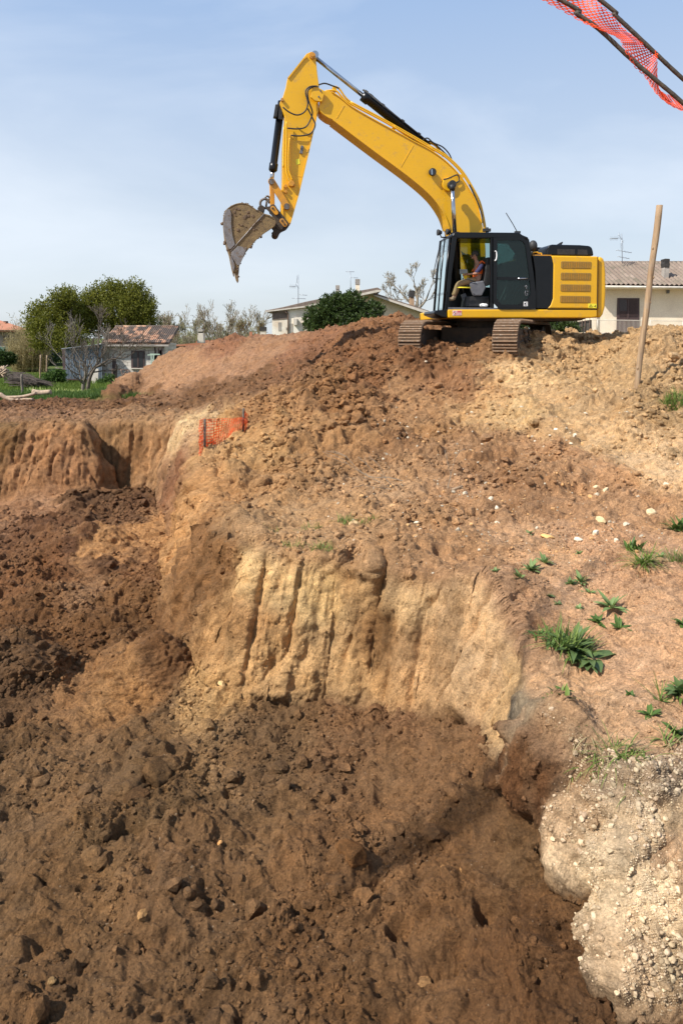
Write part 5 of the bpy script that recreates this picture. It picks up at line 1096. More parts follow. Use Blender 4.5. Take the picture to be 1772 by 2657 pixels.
evergreen('low dark bush at the left frame edge below the reeds', 9, 47, [(60, 1440, 0, 150, 90), (190, 1450, .3, 90, 80), (-120, 1430, 0, 150, 110)], 60, 1540, 420, 'garden bushes', M_BUSH, cat='bush', name='leafy_bush', per=12, ln=.14, wd=.07, sprig=.25, up=.3, r=.05)
evergreen('bright green clump of tall weeds beside the corrugated wall', 9, 38, [(1100, 1820, 0, 150, 90), (960, 1860, -.2, 100, 70), (1190, 1780, 0, 60, 90)], 1100, 1930, 350, 'garden bushes', M_WEED, cat='bush', name='leafy_bush', per=11, ln=.12, wd=.06, sprig=.18, up=.6, r=.03)
evergreen('small green nettle clump against the block wall of the shed', 10, 38.6, [(705, 860, 0, 50, 55), (590, 895, -.3, 60, 25)], 700, 915, 90, 'garden bushes', M_WEED, cat='bush', name='leafy_bush', per=10, ln=.10, wd=.05, sprig=.12, up=.7, r=.02)
# bare trees
b = Wz(10, 345, 1040, 32.0); b.z = ground(b.x, b.y)
f_ = lambda X, Y, dd=0: Wz(10, X, Y, 32 + dd)
bare('bare_fruit_tree', b, [([b, f_(350, 950), f_(370, 880)], .10, .085), ([f_(370, 880), f_(310, 820, .1), f_(295, 740, .2), f_(230, 640, .2), f_(210, 540, .2)], .055, .028), ([f_(365, 890), f_(395, 800, -.2), f_(400, 700, -.2), f_(330, 600, -.3)], .05, .025), ([f_(300, 760, .1), f_(310, 600, .3), f_(330, 480, .3)], .035, .02),
    ([f_(300, 800, 0), f_(180, 740, -.3), f_(100, 640, -.5), f_(40, 560, -.5)], .03, .018), ([f_(370, 870), f_(440, 760, .3), f_(520, 660, .3), f_(600, 560, .3)], .04, .02)], M_BARKL, 'bare pruned fruit tree with a forked grey trunk nearer the camera', depth=3, group='bare fruit trees in front of the shed', ln=.75, fork=3, side=2, up=.5, minr=.009)
b = Wz(10, 405, 1000, 33.5); b.z = ground(b.x, b.y); f_ = lambda X, Y, dd=0: Wz(10, X, Y, 33.5 + dd)
bare('bare_fruit_tree', b, [([b, f_(425, 900), f_(455, 800), f_(510, 700)], .10, .07), ([f_(510, 700), f_(620, 640), f_(700, 590), f_(830, 575)], .06, .025), ([f_(500, 710), f_(540, 610), f_(550, 500), f_(560, 420)], .045, .025), ([f_(530, 690), f_(650, 660, .4), f_(760, 600, .4)], .04, .022)], M_BARK, 'bare fruit tree with a dark leaning trunk just behind the grey one', depth=4, group='bare fruit trees in front of the shed', ln=.85, fork=3, side=3, up=.3, minr=.009)
b = Wz(4, 1390, 560, 56); b.z = 0; f_ = lambda X, Y, dd=0: Wz(4, X, Y, 56 + dd)
bare('bare_tree', b, [([b, f_(1385, 480), f_(1380, 380)], .22, .15), ([f_(1380, 380), f_(1300, 300), f_(1250, 240)], .11, .05), ([f_(1382, 400), f_(1390, 290), f_(1370, 200)], .12, .05), ([f_(1382, 400), f_(1450, 320), f_(1480, 250)], .10, .05), ([f_(1385, 440), f_(1260, 380), f_(1200, 320)], .08, .035)], M_TWIG, 'tall bare tree rising behind the gabled house beside the cab', depth=4, ln=.72, fork=3, side=3, up=.35, minr=.016, buds=(M_OLIVE, 1, .08))
for k, (X, Y, d_, s_, lab) in enumerate(((1370, 480, 62, 1.0, 'large bare spreading shrub right of the tiled shed'), (1250, 480, 60, .9, 'bare shrub with long upright whips behind the small chimney'), (1130, 480, 64, .75, 'pale budding shrub right behind the shed roof end'), (1460, 490, 58, .7, 'bare shrub nearest the foot of the red heap crest'), (960, 470, 66, .8, 'olive tinted shrub touching the broad evergreen'), (890, 420, 54, .8, 'thin grey twiggy tree at the right side of the broad evergreen'))):
    b = Wz(3, X, 560, d_); b.z = 0; f_ = lambda a, h: b + Vector((a, 0, h))
    H = 2.3 * s_
    bare('bare_shrub', b, [([b, f_(.1, H * .5), f_(random.uniform(-.3, .3), H)], .09, .05), ([b, f_(-.5, H * .5), f_(-1.1 * s_, H * .9)], .07, .035), ([b, f_(.5, H * .5), f_(1.2 * s_, H * .9)], .07, .035), ([b, f_(.3, H * .4), f_(.6, H * .8)], .06, .035)], M_TWIG, lab, 'shrub', depth=4, group='leafless shrubs beyond the red heap', ln=1.35 * s_, fork=3, side=3, spread=.45, up=.6 if k != 0 else .35, minr=.013, buds=(M_OLIVE, 4 if k in (2, 4, 3) else 1, .11))
# thicket of pale shrubs far back, and dry reeds
def thicket(name, label, x0, x1, n, d0, d1, h0, h1, m, ln, kind='stuff', lean=.15, wd=.05):
    X = rng.uniform(x0, x1, n); d_ = rng.uniform(d0, d1, n); H = rng.uniform(h0, h1, n) * (.7 + .3 * np.sin(X * .09)) ; P = np.stack([(X - CX) / F_PX * d_, d_, np.full(n, -.05)], -1)
    D = np.stack([rng.normal(0, lean, n), rng.normal(0, lean, n), np.ones(n)], -1); D /= np.linalg.norm(D, axis=1, keepdims=True)
    k = 9; t_ = np.linspace(.25, 1, k)[None, :, None]; Q = P[:, None] + D[:, None] * H[:, None, None] * t_ + rng.normal(0, .05, (n, k, 3))
    o = leaves(name, np.concatenate([P, Q.reshape(-1, 3)]), np.concatenate([D, rng.normal(0, .5, (n * k, 3)) + np.array([0, 0, .5])]), np.concatenate([H, np.full(n * k, ln)]), np.concatenate([np.full(n, .03), np.full(n * k, wd)]), m, None)
    return tag(o, label, None, None, kind)
thicket('dry_reeds', 'dense stand of dry yellow reeds beside the far red roofed house', 32, 118, 1500, 50, 55, 2.6, 4.6, M_REED, .35, wd=.035)
thicket('far_thicket', 'pale olive scrub filling the gap between shed and houses', 370, 700, 2600, 70, 84, 2.4, 4.6, M_OLIVE, .26, wd=.10, lean=.25)
thicket('hedge_strip', 'dark strip of scrub at the far field edge', -60, 380, 900, 62, 70, 1.0, 2.2, M_BUSH, .26, wd=.12, lean=.2)
# grass of the field
def blades(name, label, n, fx, m, h0, h1, w, kind='stuff'):
    x, y = fx(n); n = len(x); zz = np.array([ground(a, b_) for a, b_ in zip(x, y)]); P = np.stack([x, y, zz - .01], -1)
    D = np.stack([rng.normal(0, .35, n), rng.normal(0, .35, n), np.ones(n)], -1)
    o = leaves(name, P, D, rng.uniform(h0, h1, n), w, m, None); return tag(o, label, None, None, kind)
def low(x, y):
    k = np.array([ground(a, b_) < .22 for a, b_ in zip(x, y)]); return x[k], y[k]
def field(n):
    y = rng.uniform(27.6, 47, n) ; u = rng.uniform(-.54, -.2, n); return low(u * y, y)
blades('field_grass', 'green grass of the field behind the pit', 26000, field, M_GRASS, .10, .30, .035)
def front_strip(n): y = rng.uniform(27.0, 31, n); u = rng.uniform(-.52, -.29, n); return low(u * y, y)
blades('lush_grass', 'bright taller grass at the near edge of the field', 9000, front_strip, M_WEED, .12, .34, .04)
def flowers(n): y = rng.normal(31.5, .5, n); u = rng.uniform(-.46, -.31, n); return u * y, y
blades('pale_leaves', 'line of pale yellow green leaves crossing the grass', 420, flowers, M_YLEAF, .15, .35, .06)
# ---------------------------------------------------------------- walls and roofs
def plaster(name, col, col2, bump=.3):
    t = NT(name); v = t.coord(); cc = t.mix(t.ramp(t.noise(1.1, 7, .65, v), [(.4, 0), (.7, 1)]), col, col2); cc = t.mix(1, cc, t.ramp(t.noise(14, 5, .6, v), [(.3, .88), (.7, 1.08)]), 'MULTIPLY')
    t.bsdf(cc, .9, 0, t.bump(t.noise(25, 5, .6, v), bump, .02), .2); return t.m
M_CREAM = plaster('cream_plaster', (.80, .69, .52), (.70, .59, .44)); M_WHITE = plaster('flaking_white_plaster', (.82, .77, .66), (.62, .48, .34)); M_PINK = plaster('grey_pink_plaster', (.36, .29, .25), (.27, .22, .19)); M_CONC = plaster('stained_concrete', (.42, .38, .33), (.24, .21, .18))
def tiles(name, a, b, cc, sx, sy, thr=(.45, .58)):
    t = NT(name); v = t.coord((sx, 1, sy)); w = t.node('TexWhiteNoise'); fl = t.node('VectorMath'); fl.operation = 'FLOOR'; t.l.new(v, fl.inputs[0]); t.l.new(fl.outputs[0], w.inputs['Vector'])
    v2 = t.coord(); f = t.ramp(t.math('ADD', t.math('MULTIPLY', t.noise(.9, 5, .65, v2), .75), t.math('MULTIPLY', w.outputs['Value'], .25)), [(thr[0], 0), (thr[1], 1)])
    col = t.mix(f, t.mix(w.outputs['Value'], a, b), cc); t.bsdf(col, .85, 0, t.bump(t.noise(30, 4, .6, v2), .3, .02), .2); return t.m
M_TILE = tiles('old_terracotta', (.50, .28, .17), (.64, .42, .28), (.13, .10, .08), 5, 4, (.40, .52)); M_TILEB = tiles('brown_pantiles', (.20, .15, .115), (.30, .23, .18), (.15, .125, .09), 3.5, 3, (.5, .7)); M_TILER = tiles('red_roof', (.38, .16, .09), (.45, .21, .13), (.28, .13, .08), 4, 3, (.55, .75))
M_ROOFB = surf('brown_verge', (.14, .105, .085), (.21, .16, .13), .9, scale=6, bump=.5)
M_BROWNW = surf('brown_shutter', (.075, .042, .038), (.055, .032, .03), .6, scale=8); M_PANE = surf('dark_pane', (.02, .022, .025), None, .15)
M_TRIM = surf('pale_trim', (.62, .56, .48), (.5, .44, .36), .7); M_IRON = surf('rusty_iron', (.22, .13, .09), (.12, .08, .06), .7, scale=20); M_GALV = surf('galvanised', (.38, .41, .44), (.28, .30, .33), .4, .4, scale=6); M_SOOT = surf('soot_black', (.02, .018, .017), (.05, .045, .04), .9)
M_WALLIRON = surf('corrugated_steel', (.30, .35, .40), (.20, .24, .28), .5, .3, scale=3, dirt=(.2, .14, .1), dirt_amt=.15)
def poly(mb, n, pts, d, deep):
    a = [Wz(n, X, Y, d) for X, Y in pts]; mb.prism(a, [p + Vector((0, deep, 0)) for p in a])
def P_(name, n, pts, d, deep, m, parent, bevel=0):
    mb = MB(); poly(mb, n, pts, d, deep); return mb.build(name, m, parent, bevel)
def wave_roof(name, n, A, B, C_, D_, cols, rows, amp, m, parent, thick=.06):
    """pantile surface between eave A-B (world points) and ridge D_-C_"""
    V = []; N_ = cols * 6; M_ = rows * 3
    nrm = (B - A).cross(D_ - A).normalized(); nrm = nrm if nrm.z > 0 else -nrm
    for j in range(M_ + 1):
        f = j / M_; step_ = ((f * rows) % 1.0)
        for i in range(N_ + 1):
            u = i / N_; p = A.lerp(B, u).lerp(D_.lerp(C_, u), f); w_ = abs(math.sin(math.pi * u * cols)) 
            V.append(p + nrm * (amp * w_ + amp * .5 * (1 - step_)))
    top = [tuple(v) for v in V]; F = [(j * (N_ + 1) + i, j * (N_ + 1) + i + 1, (j + 1) * (N_ + 1) + i + 1, (j + 1) * (N_ + 1) + i) for j in range(M_) for i in range(N_)]
    mb = MB(); mb.add(top, F); q = [A, B, C_, D_]; mb.prism([p - nrm * .02 for p in q], [p - nrm * thick for p in q]); return mb.build(name, m, parent)
def aerial(label, n, d, mast, bars, kind='tv_aerial'):
    b = Wz(n, *mast[0], d); t = empty(kind, b, label, 'aerial', 'television aerials on the roofs'); mb = MB(); mb.tube([b, Wz(n, *mast[1], d)], .022, 6); mb.build('mast', M_GALV, t)
    for P in bars:
        mb = MB(); a, c_ = Wz(n, *P[0], d), Wz(n, *P[1], d); mb.tube([a, c_], .016, 5)
        for k in range(P[2]):
            q = a.lerp(c_, (k + .5) / P[2]); mb.tube([q - Vector((0, .25, 0)), q + Vector((0, .25, 0))], .010, 4); 
            if P[3]: mb.tube([q - Vector((0, 0, P[3])), q + Vector((0, 0, P[3]))], .008, 4)
        mb.build('antenna_boom', M_GALV, t)
    return t
# gabled cream house in the middle
hm = empty('gabled_house', W(800, 980, 46), 'cream gabled house with low brown roof behind the earth crest', 'house')
P_('wall', 4, [(500, 362), (640, 318), (1060, 236), (1062, 268), (1440, 402), (1440, 900), (500, 900)], 45.1, 8, M_CREAM, hm)
wl_ = P_('white_wall', 4, [(208, 400), (340, 380), (500, 362), (500, 900), (208, 900)], 44.22, 8, M_WHITE, hm)
P_('wood_boarding', 4, [(211, 404), (334, 398), (332, 462), (212, 470)], 44.19, .1, M_ROOFB, wl_)
mb = MB(); mb.tube([Wz(4, 312, 402, 44.05), Wz(4, 334, 415, 44.12), Wz(4, 338, 440, 44.15), Wz(4, 338, 640, 44.15)], .045, 8); mb.build('downpipe', M_IRON, hm)
for (a, b_, c_, d_) in ((258, 490, 282, 560), (356, 500, 376, 572), (456, 490, 482, 516), (320, 532, 328, 552)): P_('window', 4, [(a, b_), (c_, b_), (c_, d_), (a, d_)], 44.20, .1, M_CONC, wl_)
P_('wall_box', 4, [(382, 458), (410, 458), (408, 512), (384, 512)], 43.95, .3, M_TRIM, wl_); P_('balcony_fixture', 4, [(1428, 418), (1476, 408), (1478, 436), (1430, 440)], 44.9, .3, M_CONC, hm)
P_('roof', 4, [(150, 394), (152, 405), (470, 368), (505, 372), (640, 330), (800, 290), (1090, 234), (1098, 224), (1064, 206), (930, 230), (760, 264), (470, 324), (300, 365)], 44.0, 10, M_ROOFB, hm, .03)
P_('fascia', 4, [(150, 398), (152, 407), (470, 369), (640, 332), (1088, 240), (1096, 228), (1060, 226), (640, 318), (470, 358)], 43.95, .06, M_TRIM, hm)
P_('lower_roof', 4, [(1030, 264), (1060, 257), (1482, 396), (1488, 404), (1440, 410), (1050, 276)], 44.4, 9, M_ROOFB, hm, .02); P_('lower_fascia', 4, [(1030, 268), (1058, 270), (1486, 404), (1486, 412), (1436, 412), (1050, 280)], 44.35, .06, M_TRIM, hm)
P_('wall_band', 4, [(1090, 452), (1440, 452), (1440, 458), (1090, 458)], 45.05, .1, M_CONC, hm)
def band_chimney(n, x0, x1, ytop, ybot, d, mbody, mcap, parent, bands=3, hb=.18):
    w = P_('chimney', n, [(x0 + 3, ytop + (ybot - ytop) * .42), (x1 - 3, ytop + (ybot - ytop) * .42), (x1 - 2, ybot + 30), (x0 + 2, ybot + 30)], d, .45, mbody, parent)
    mb = MB(); H = (ybot - ytop) * .42
    for k in range(bands): y_ = ytop + H * k / bands; poly(mb, n, [(x0, y_), (x1, y_), (x1, y_ + H * .22), (x0, y_ + H * .22)], d - .04, .53); 
    for xx in (x0 + 3, x1 - 6): poly(mb, n, [(xx, ytop), (xx + 3, ytop), (xx + 3, ytop + H * 1.1), (xx, ytop + H * 1.1)], d + .02, .4)
    mb.build('chimney_cap', mcap, w); P_('flue', n, [(x0 + 8, ytop + 4), (x1 - 8, ytop + 4), (x1 - 8, ytop + H * 1.1), (x0 + 8, ytop + H * 1.1)], d + .1, .25, M_SOOT, w)
band_chimney(4, 724, 757, 188, 262, 47, M_CONC, M_CONC, hm, 4); band_chimney(4, 884, 922, 138, 238, 47, M_CREAM, M_CONC, hm, 4)
ck = P_('chimney', 4, [(1328, 285), (1362, 285), (1364, 380), (1326, 380)], 46, .5, plaster('scorched_plaster', (.45, .30, .18), (.22, .14, .09)), hm); P_('chimney_cap', 4, [(1324, 233), (1331, 230), (1358, 230), (1366, 234), (1366, 280), (1360, 288), (1330, 288), (1324, 280)], 45.95, .6, M_SOOT, ck, .02)
aerial('tall latticed television aerial at the left end of the gabled roof', 4, 45, ((421, 345), (420, 102)), (((350, 198), (400, 200), 7, .12), ((395, 175), (425, 215), 2, .15), ((368, 294), (482, 299), 4, 0), ((428, 265), (492, 270), 3, 0), ((410, 110), (412, 170), 6, 0)))
aerial('thin television aerial left of the taller cream chimney', 4, 47, ((847, 240), (843, 76)), (((806, 78), (876, 79), 5, 0), ((846, 127), (906, 129), 3, 0)))
# house with the balcony on the right
hr = empty('balcony_house', W(1700, 980, 46), 'cream house with brown shuttered door, balcony and pantiled roof at right', 'house')
def Z5(X, Y, d): return Wz(5, X, Y, d)
P_('wall', 5, [(335, 1040), (1900, 1040), (1900, 2000), (335, 2000)], 44, 7, M_CREAM, hr)
P_('side_wall', 5, [(330, 1560), (375, 1560), (375, 1760), (330, 1760)], 43.3, .5, M_TRIM, hr)
A_, B_ = Z5(380, 1022, 43.2), Z5(1900, 1040, 43.2); zr = Z5(380, 793, 47.5).z; D_ = Vector((A_.x, 47.5, zr)); C_ = Vector((B_.x, 47.5, zr)); ncol = int((B_.x - A_.x) / .30)
rf_ = wave_roof('roof', 5, A_, B_, C_, D_, ncol, 14, .10, M_TILEB, hr)
mb = MB(); mb.tube([D_ + Vector((0, 0, .03)), C_ + Vector((0, 0, .03))], .10, 8); mb.build('ridge_tiles', M_TILEB, rf_)
mb = MB(); mb.prism([D_ - Vector((0, 0, .08)), C_ - Vector((0, 0, .08)), C_ + Vector((0, 4.5, -2)), D_ + Vector((0, 4.5, -2))], [D_ - Vector((0, 0, .16)), C_ - Vector((0, 0, .16)), C_ + Vector((0, 4.5, -2.1)), D_ + Vector((0, 4.5, -2.1))]); mb.build('rear_roof', M_ROOFB, hr)
mb = MB(); mb.tube([Vector((A_.x, 43.12, A_.z - .07)), Vector((B_.x, 43.12, B_.z - .07))], .075, 8); mb.build('gutter', M_TRIM, hr)
mb = MB(); mb.box(((A_.x + B_.x) / 2, 43.62, A_.z - .16), (B_.x - A_.x, .76, .06)); mb.build('eave_soffit', M_CREAM, hr)
# lichen and the sooty chimney
w = P_('chimney', 5, [(1072, 830), (1120, 832), (1112, 970), (1062, 968)], 44.4, .42, M_CONC, hr); P_('chimney_cap', 5, [(1066, 752), (1080, 748), (1124, 750), (1126, 765), (1122, 785), (1126, 800), (1122, 838), (1070, 834), (1066, 800), (1070, 780)], 44.35, .5, M_SOOT, w, .02)
dr_ = P_('shuttered_door', 5, [(594, 1150), (816, 1150), (814, 1505), (582, 1505)], 43.93, .1, M_BROWNW, hr)
mb = MB()
for x0, x1 in ((612, 690), (712, 798)):
    for k in range(26):
        y_ = 1168 + k * 6.6; poly(mb, 5, [(x0, y_), (x1, y_), (x1, y_ + 3), (x0, y_ + 3)], 43.90, .03)
mb.build('louvres', M_BROWNW, dr_); P_('dark_pane', 5, [(614, 1170), (688, 1170), (688, 1280), (614, 1280)], 43.915, .01, M_PANE, dr_); P_('centre_stile', 5, [(694, 1155), (708, 1155), (706, 1503), (690, 1503)], 43.89, .05, M_BROWNW, dr_)
for x0, x1 in ((612, 690), (712, 798)): P_('lower_panel', 5, [(x0, 1350), (x1, 1350), (x1 - 3, 1495), (x0 - 3, 1495)], 43.9, .03, M_BROWNW, dr_)
bal = P_('balcony_slab', 5, [(140, 1500), (1900, 1524), (1900, 1562), (140, 1536)], 42.7, 1.4, M_TRIM, hr)
rl = MB()
L_ = lambda X, Y: Z5(X, Y, 42.75)
def yb(X): return 1502 + (X - 145) * .0137
for X in list(range(338, 1900, 13)): rl.tube([L_(X, yb(X)), L_(X, yb(X) - 132)], .009, 4, cap=False)
rl.tube([L_(335, yb(335) - 134), L_(1900, yb(1900) - 134)], .02, 5); rl.tube([L_(335, yb(335) - 8), L_(1900, yb(1900) - 8)], .014, 4)
for X in (390, 925, 1258, 1600): rl.tube([L_(X, yb(X)), L_(X, yb(X) - 140)], .028, 6)
rl.build('balcony_railing', M_TRIM, bal)
sc = MB(); poly(sc, 5, [(148, 1395), (330, 1372), (334, 1498), (148, 1498)], 42.8, .04)
sc.build('reed_screen', surf('woven_screen', (.13, .11, .09), (.07, .06, .05), .9, scale=25), bal)
rl = MB()
for X in (232, 262, 310): rl.tube([L_(X, 1500), L_(X, 1350)], .02, 5)
rl.tube([L_(148, 1396), L_(330, 1372)], .02, 5); rl.build('screen_posts', M_IRON, bal)
mb = MB(); mb.tube([Z5(388, 1040, 43.9), Z5(384, 1500, 43.9)], .04, 7); mb.build('downpipe', M_TRIM, hr); mb = MB(); mb.box(Z5(1105, 1085, 43.9), (.16, .1, .2)); mb.build('wall_lamp', M_GREY, hr)
mb = MB()
for X, Y in ((492, 1358), (500, 1352), (905, 1360)): mb.ball(L_(X, Y + 4), .06, 6, 5, .2)
aerial('latticed television aerial on the ridge of the balcony house', 5, 46.5, ((640, 800), (636, 495)), (((515, 545), (600, 543), 7, .14), ((600, 495), (650, 585), 3, .2), ((575, 660), (735, 690), 5, 0), ((588, 724), (712, 750), 4, 0), ((632, 590), (640, 660), 6, 0)))
# shed with its lean-to
sh_ = empty('block_shed', Wz(10, 1000, 900, 40), 'small grey block shed with mossy terracotta roof', 'shed')
def blocks():
    t = NT('grey_blocks'); v = t.coord(kind='Object', rot=(R(90), 0, 0)); b_ = t.node('TexBrick'); t.put(b_.inputs['Vector'], v); t.put(b_.inputs['Scale'], 1.0); b_.inputs['Brick Width'].default_value = .5; b_.inputs['Row Height'].default_value = .23; b_.inputs['Mortar Size'].default_value = .012
    b_.inputs['Color1'].default_value = (.62, .57, .50, 1); b_.inputs['Color2'].default_value = (.50, .45, .39, 1); b_.inputs['Mortar'].default_value = (.20, .17, .14, 1)
    cc = t.mix(t.ramp(t.noise(1.6, 6, .7, t.coord()), [(.45, 0), (.62, .7)]), b_.outputs['Color'], (.70, .64, .56)); t.bsdf(cc, .9, 0, t.bump(b_.outputs['Fac'], .5, -.02), .2); return t.m
M_BLOCK = blocks()
P_('wall', 10, [(560, 372), (1442, 372), (1442, 1000), (560, 1000)], 40, 3.0, M_BLOCK, sh_)
A_, B_ = Wz(10, 585, 368, 39.6), Wz(10, 1508, 372, 39.6); zr = Wz(10, 600, 150, 42.2).z; D_ = Vector((A_.x + .02, 42.2, zr)); C_ = Vector((B_.x - .0, 42.2, zr))
rf_ = wave_roof('roof', 10, A_, B_, C_, D_, 32, 10, .05, M_TILE, sh_, .12); mb = MB(); mb.tube([D_ + Vector((0, 0, .03)), C_ + Vector((0, 0, .03))], .08, 8); mb.build('ridge_tiles', M_TILE, rf_)
mb = MB(); mb.box(((A_.x + B_.x) / 2, 39.62, A_.z - .13), (B_.x - A_.x, .1, .1)); mb.build('eave_board', M_CONC, sh_)
wi = P_('window', 10, [(998, 470), (1182, 472), (1178, 708), (1000, 706)], 39.95, .1, M_BROWNW, sh_)
for a, b_ in ((1024, 1080), (1106, 1158)): P_('pane', 10, [(a, 490), (b_, 490), (b_, 690), (a, 690)], 39.94, .02, M_PANE, wi)
P_('frame', 10, [(1082, 480), (1102, 480), (1100, 700), (1080, 700)], 39.92, .05, M_BROWNW, wi); P_('sill', 10, [(990, 706), (1186, 708), (1186, 720), (990, 718)], 39.85, .15, M_TRIM, wi)
P_('door', 10, [(742, 560), (792, 560), (790, 905), (740, 905)], 39.95, .08, M_BROWNW, sh_); mb = MB(); mb.tube([Wz(10, 1436, 400, 39.9), Wz(10, 1432, 700, 39.9)], .05, 7); mb.build('downpipe', M_CONC, sh_)
lt = empty('lean_to', Wz(10, 330, 900, 39.5), 'lean-to of blue grey corrugated metal at the left of the shed', 'shed')
mb = MB(); V = []; nC = 150
for i in range(nC + 1):
    u = i / nC; X = 110 + (605 - 110) * u; yt = 440 - 60 * u; off = .03 * math.sin(i * 2 * math.pi / 6)
    V += [tuple(Wz(10, X, yt, 39.4) + Vector((0, off, 0))), tuple(Wz(10, X, 858 + 10 * u, 39.4) + Vector((0, off, 0)))]
mb.add(V, [(2 * i, 2 * i + 1, 2 * i + 3, 2 * i + 2) for i in range(nC)]); cw = mb.build('corrugated_wall', M_WALLIRON, lt); md = cw.modifiers.new('s', 'SOLIDIFY'); md.thickness = .01
P_('side_panel', 10, [(60, 450), (118, 445), (122, 880), (82, 880)], 39.5, 2.6, M_BROWNW, lt); P_('roof', 10, [(48, 440), (590, 376), (590, 384), (50, 449)], 39.0, 3.4, M_GALV, lt)
mb = MB(); a = Wz(10, 104, 905, 39.5); mb.box(a, (.28, .28, .32)); mb.build('footing_block', M_WHT, lt, .01); P_('lower_beam', 10, [(118, 850), (480, 858), (480, 872), (118, 866)], 39.35, .1, M_BROWNW, lt); P_('plinth', 10, [(215, 872), (480, 872), (480, 930), (215, 930)], 39.6, .2, plaster('red_plinth', (.33, .2, .14), (.26, .17, .13)), lt)
def single(name, label, cat, mb, m, bevel=0, group=None, smooth=False): return tag(mb.build(name, m, None, bevel), label, cat, group)
mb = MB(); poly(mb, 10, [(488, 715), (556, 715), (548, 912), (450, 912)], 38.9, .06); single('leaning_board', 'pale rectangular board leaning on the lean-to', 'board', mb, M_TRIM)
mb = MB(); a = lambda X, Y, d=39.2: Wz(10, X, Y, d)
for P in ([(745, 720), (745, 910)], [(745, 725), (950, 730)], [(950, 730), (978, 760), (980, 905)], [(860, 728), (905, 880)], [(945, 735), (830, 860)]): mb.tube([a(*p) for p in P], .035, 6)
single('iron_frame', 'dark rusty bed frame leaning on the shed wall below the window', 'frame', mb, M_IRON)
mb = MB()
for P in ([(1222, 528), (1330, 524)], [(1272, 528), (1276, 740)], [(1304, 530), (1300, 745)], [(1270, 590), (1306, 590)], [(1255, 515), (1390, 520)]): mb.tube([a(*p) for p in P], .04, 4)
single('green_metal_frame', 'pale green metal frame standing right of the shed window', 'frame', mb, surf('green_paint', (.45, .58, .46), (.35, .42, .33), .6))
mb = MB()
for k in range(14): q = a(1370 + random.uniform(-45, 45), 590 + random.uniform(-60, 60), 39.3); mb.bar(q - Vector((random.uniform(-.1, .1), 0, .5)), q + Vector((random.uniform(-.1, .1), 0, .5)), .09, .06)
single('stacked_boards', 'dark brown boards propped against the right end of the shed', 'boards', mb, M_BROWNW)
SCRAP = (((1045, 830), (1140, 870)), ((1120, 755), (1160, 835)), ((1095, 800), (1130, 840)), ((1160, 705), (1250, 805)), ((1110, 870), (1240, 815)), ((1130, 860), (1200, 850)))
for k, (p, q) in enumerate(SCRAP):
    mb = MB(); mb.bar(a(*p, 38.4), a(*q, 38.5), .13, .05); single('scrap_plank', 'white plank in the scrap heap under the shed window', 'plank', mb, surf('white_scrap', (.62, .62, .58), (.4, .38, .34), .7) if k == 0 else bpy.data.materials['white_scrap'], 0, 'white planks of the scrap heap')
mb = MB()
for k in range(150): q = a(random.uniform(900, 1200), random.uniform(865, 900), 38.3 + random.uniform(-.4, .4)); v = Vector((random.gauss(0, .3), random.gauss(0, .2), random.gauss(0, .1))); mb.tube([q - v, q + v], random.uniform(.01, .035), 4)
tag(single('scrap_heap', 'low tangle of sticks and rubble along the shed wall', 'debris', mb, M_BARKL), kind='stuff')
# far house at the left with a red roof
hl = empty('red_roof_house', Wz(9, 100, 1350, 60), 'long grey pink house with red roof at the left edge', 'house')
P_('wall', 9, [(-900, 880), (600, 895), (600, 1500), (-900, 1500)], 60, 8, M_PINK, hl)
rr_ = MB(); q = [Wz(9, -900, 865, 59.4), Wz(9, 620, 882, 59.4), Wz(9, -60, 668, 64), Wz(9, -900, 668, 64)]; rr_.prism(q, [p - Vector((0, 0, .2)) for p in q]); rr_ = rr_.build('roof', M_TILER, hl); P_('chimney', 9, [(75, 705), (118, 705), (120, 735), (75, 728)], 62, .5, M_IRON, rr_); P_('gutter', 9, [(-900, 872), (600, 884), (600, 894), (-900, 882)], 59.3, .1, M_IRON, hl)
for X in (72, 165, 258, 400): P_('window', 9, [(X, 985), (X + 28, 985), (X + 28, 1140), (X, 1140)], 59.96, .06, M_BROWNW, hl)
mb = MB(); poly(mb, 9, [(-600, 1205), (240, 1210), (238, 1345), (-600, 1345)], 56, .06); single('green_netting', 'teal shade netting strung in front of the red roofed house', 'netting', mb, surf('teal_net', (.05, .13, .11), (.08, .17, .14), .9, scale=8))
# low roof and chimney pots beyond the red heap
lh = empty('low_house', Wz(3, 1350, 520, 52), 'low flat roofed building hidden behind the red heap with three chimney pots', 'house')
P_('wall', 3, [(985, 480), (1560, 470), (1560, 620), (985, 620)], 52, 5, M_PINK, lh); P_('roof', 3, [(980, 484), (1140, 470), (1140, 458), (1330, 446), (1580, 452), (1580, 476), (980, 490)], 51.5, 6, M_TILER, lh)
w = P_('chimney', 3, [(1152, 412), (1180, 412), (1186, 470), (1146, 470)], 50.5, .6, M_TRIM, lh); P_('chimney_cap', 3, [(1148, 398), (1150, 388), (1176, 388), (1180, 398), (1176, 404), (1150, 404)], 50.45, .65, M_CONC, w); P_('flue', 3, [(1154, 402), (1174, 402), (1174, 413), (1154, 413)], 50.6, .4, M_SOOT, w)
w = P_('chimney', 3, [(1512, 398), (1542, 398), (1542, 470), (1512, 470)], 50.5, .6, M_TRIM, lh); P_('chimney_cap', 3, [(1510, 376), (1545, 376), (1546, 400), (1510, 400)], 50.45, .65, M_SOOT, w); P_('chimney', 3, [(1450, 405), (1466, 405), (1466, 470), (1450, 470)], 50.5, .3, M_TILER, lh)
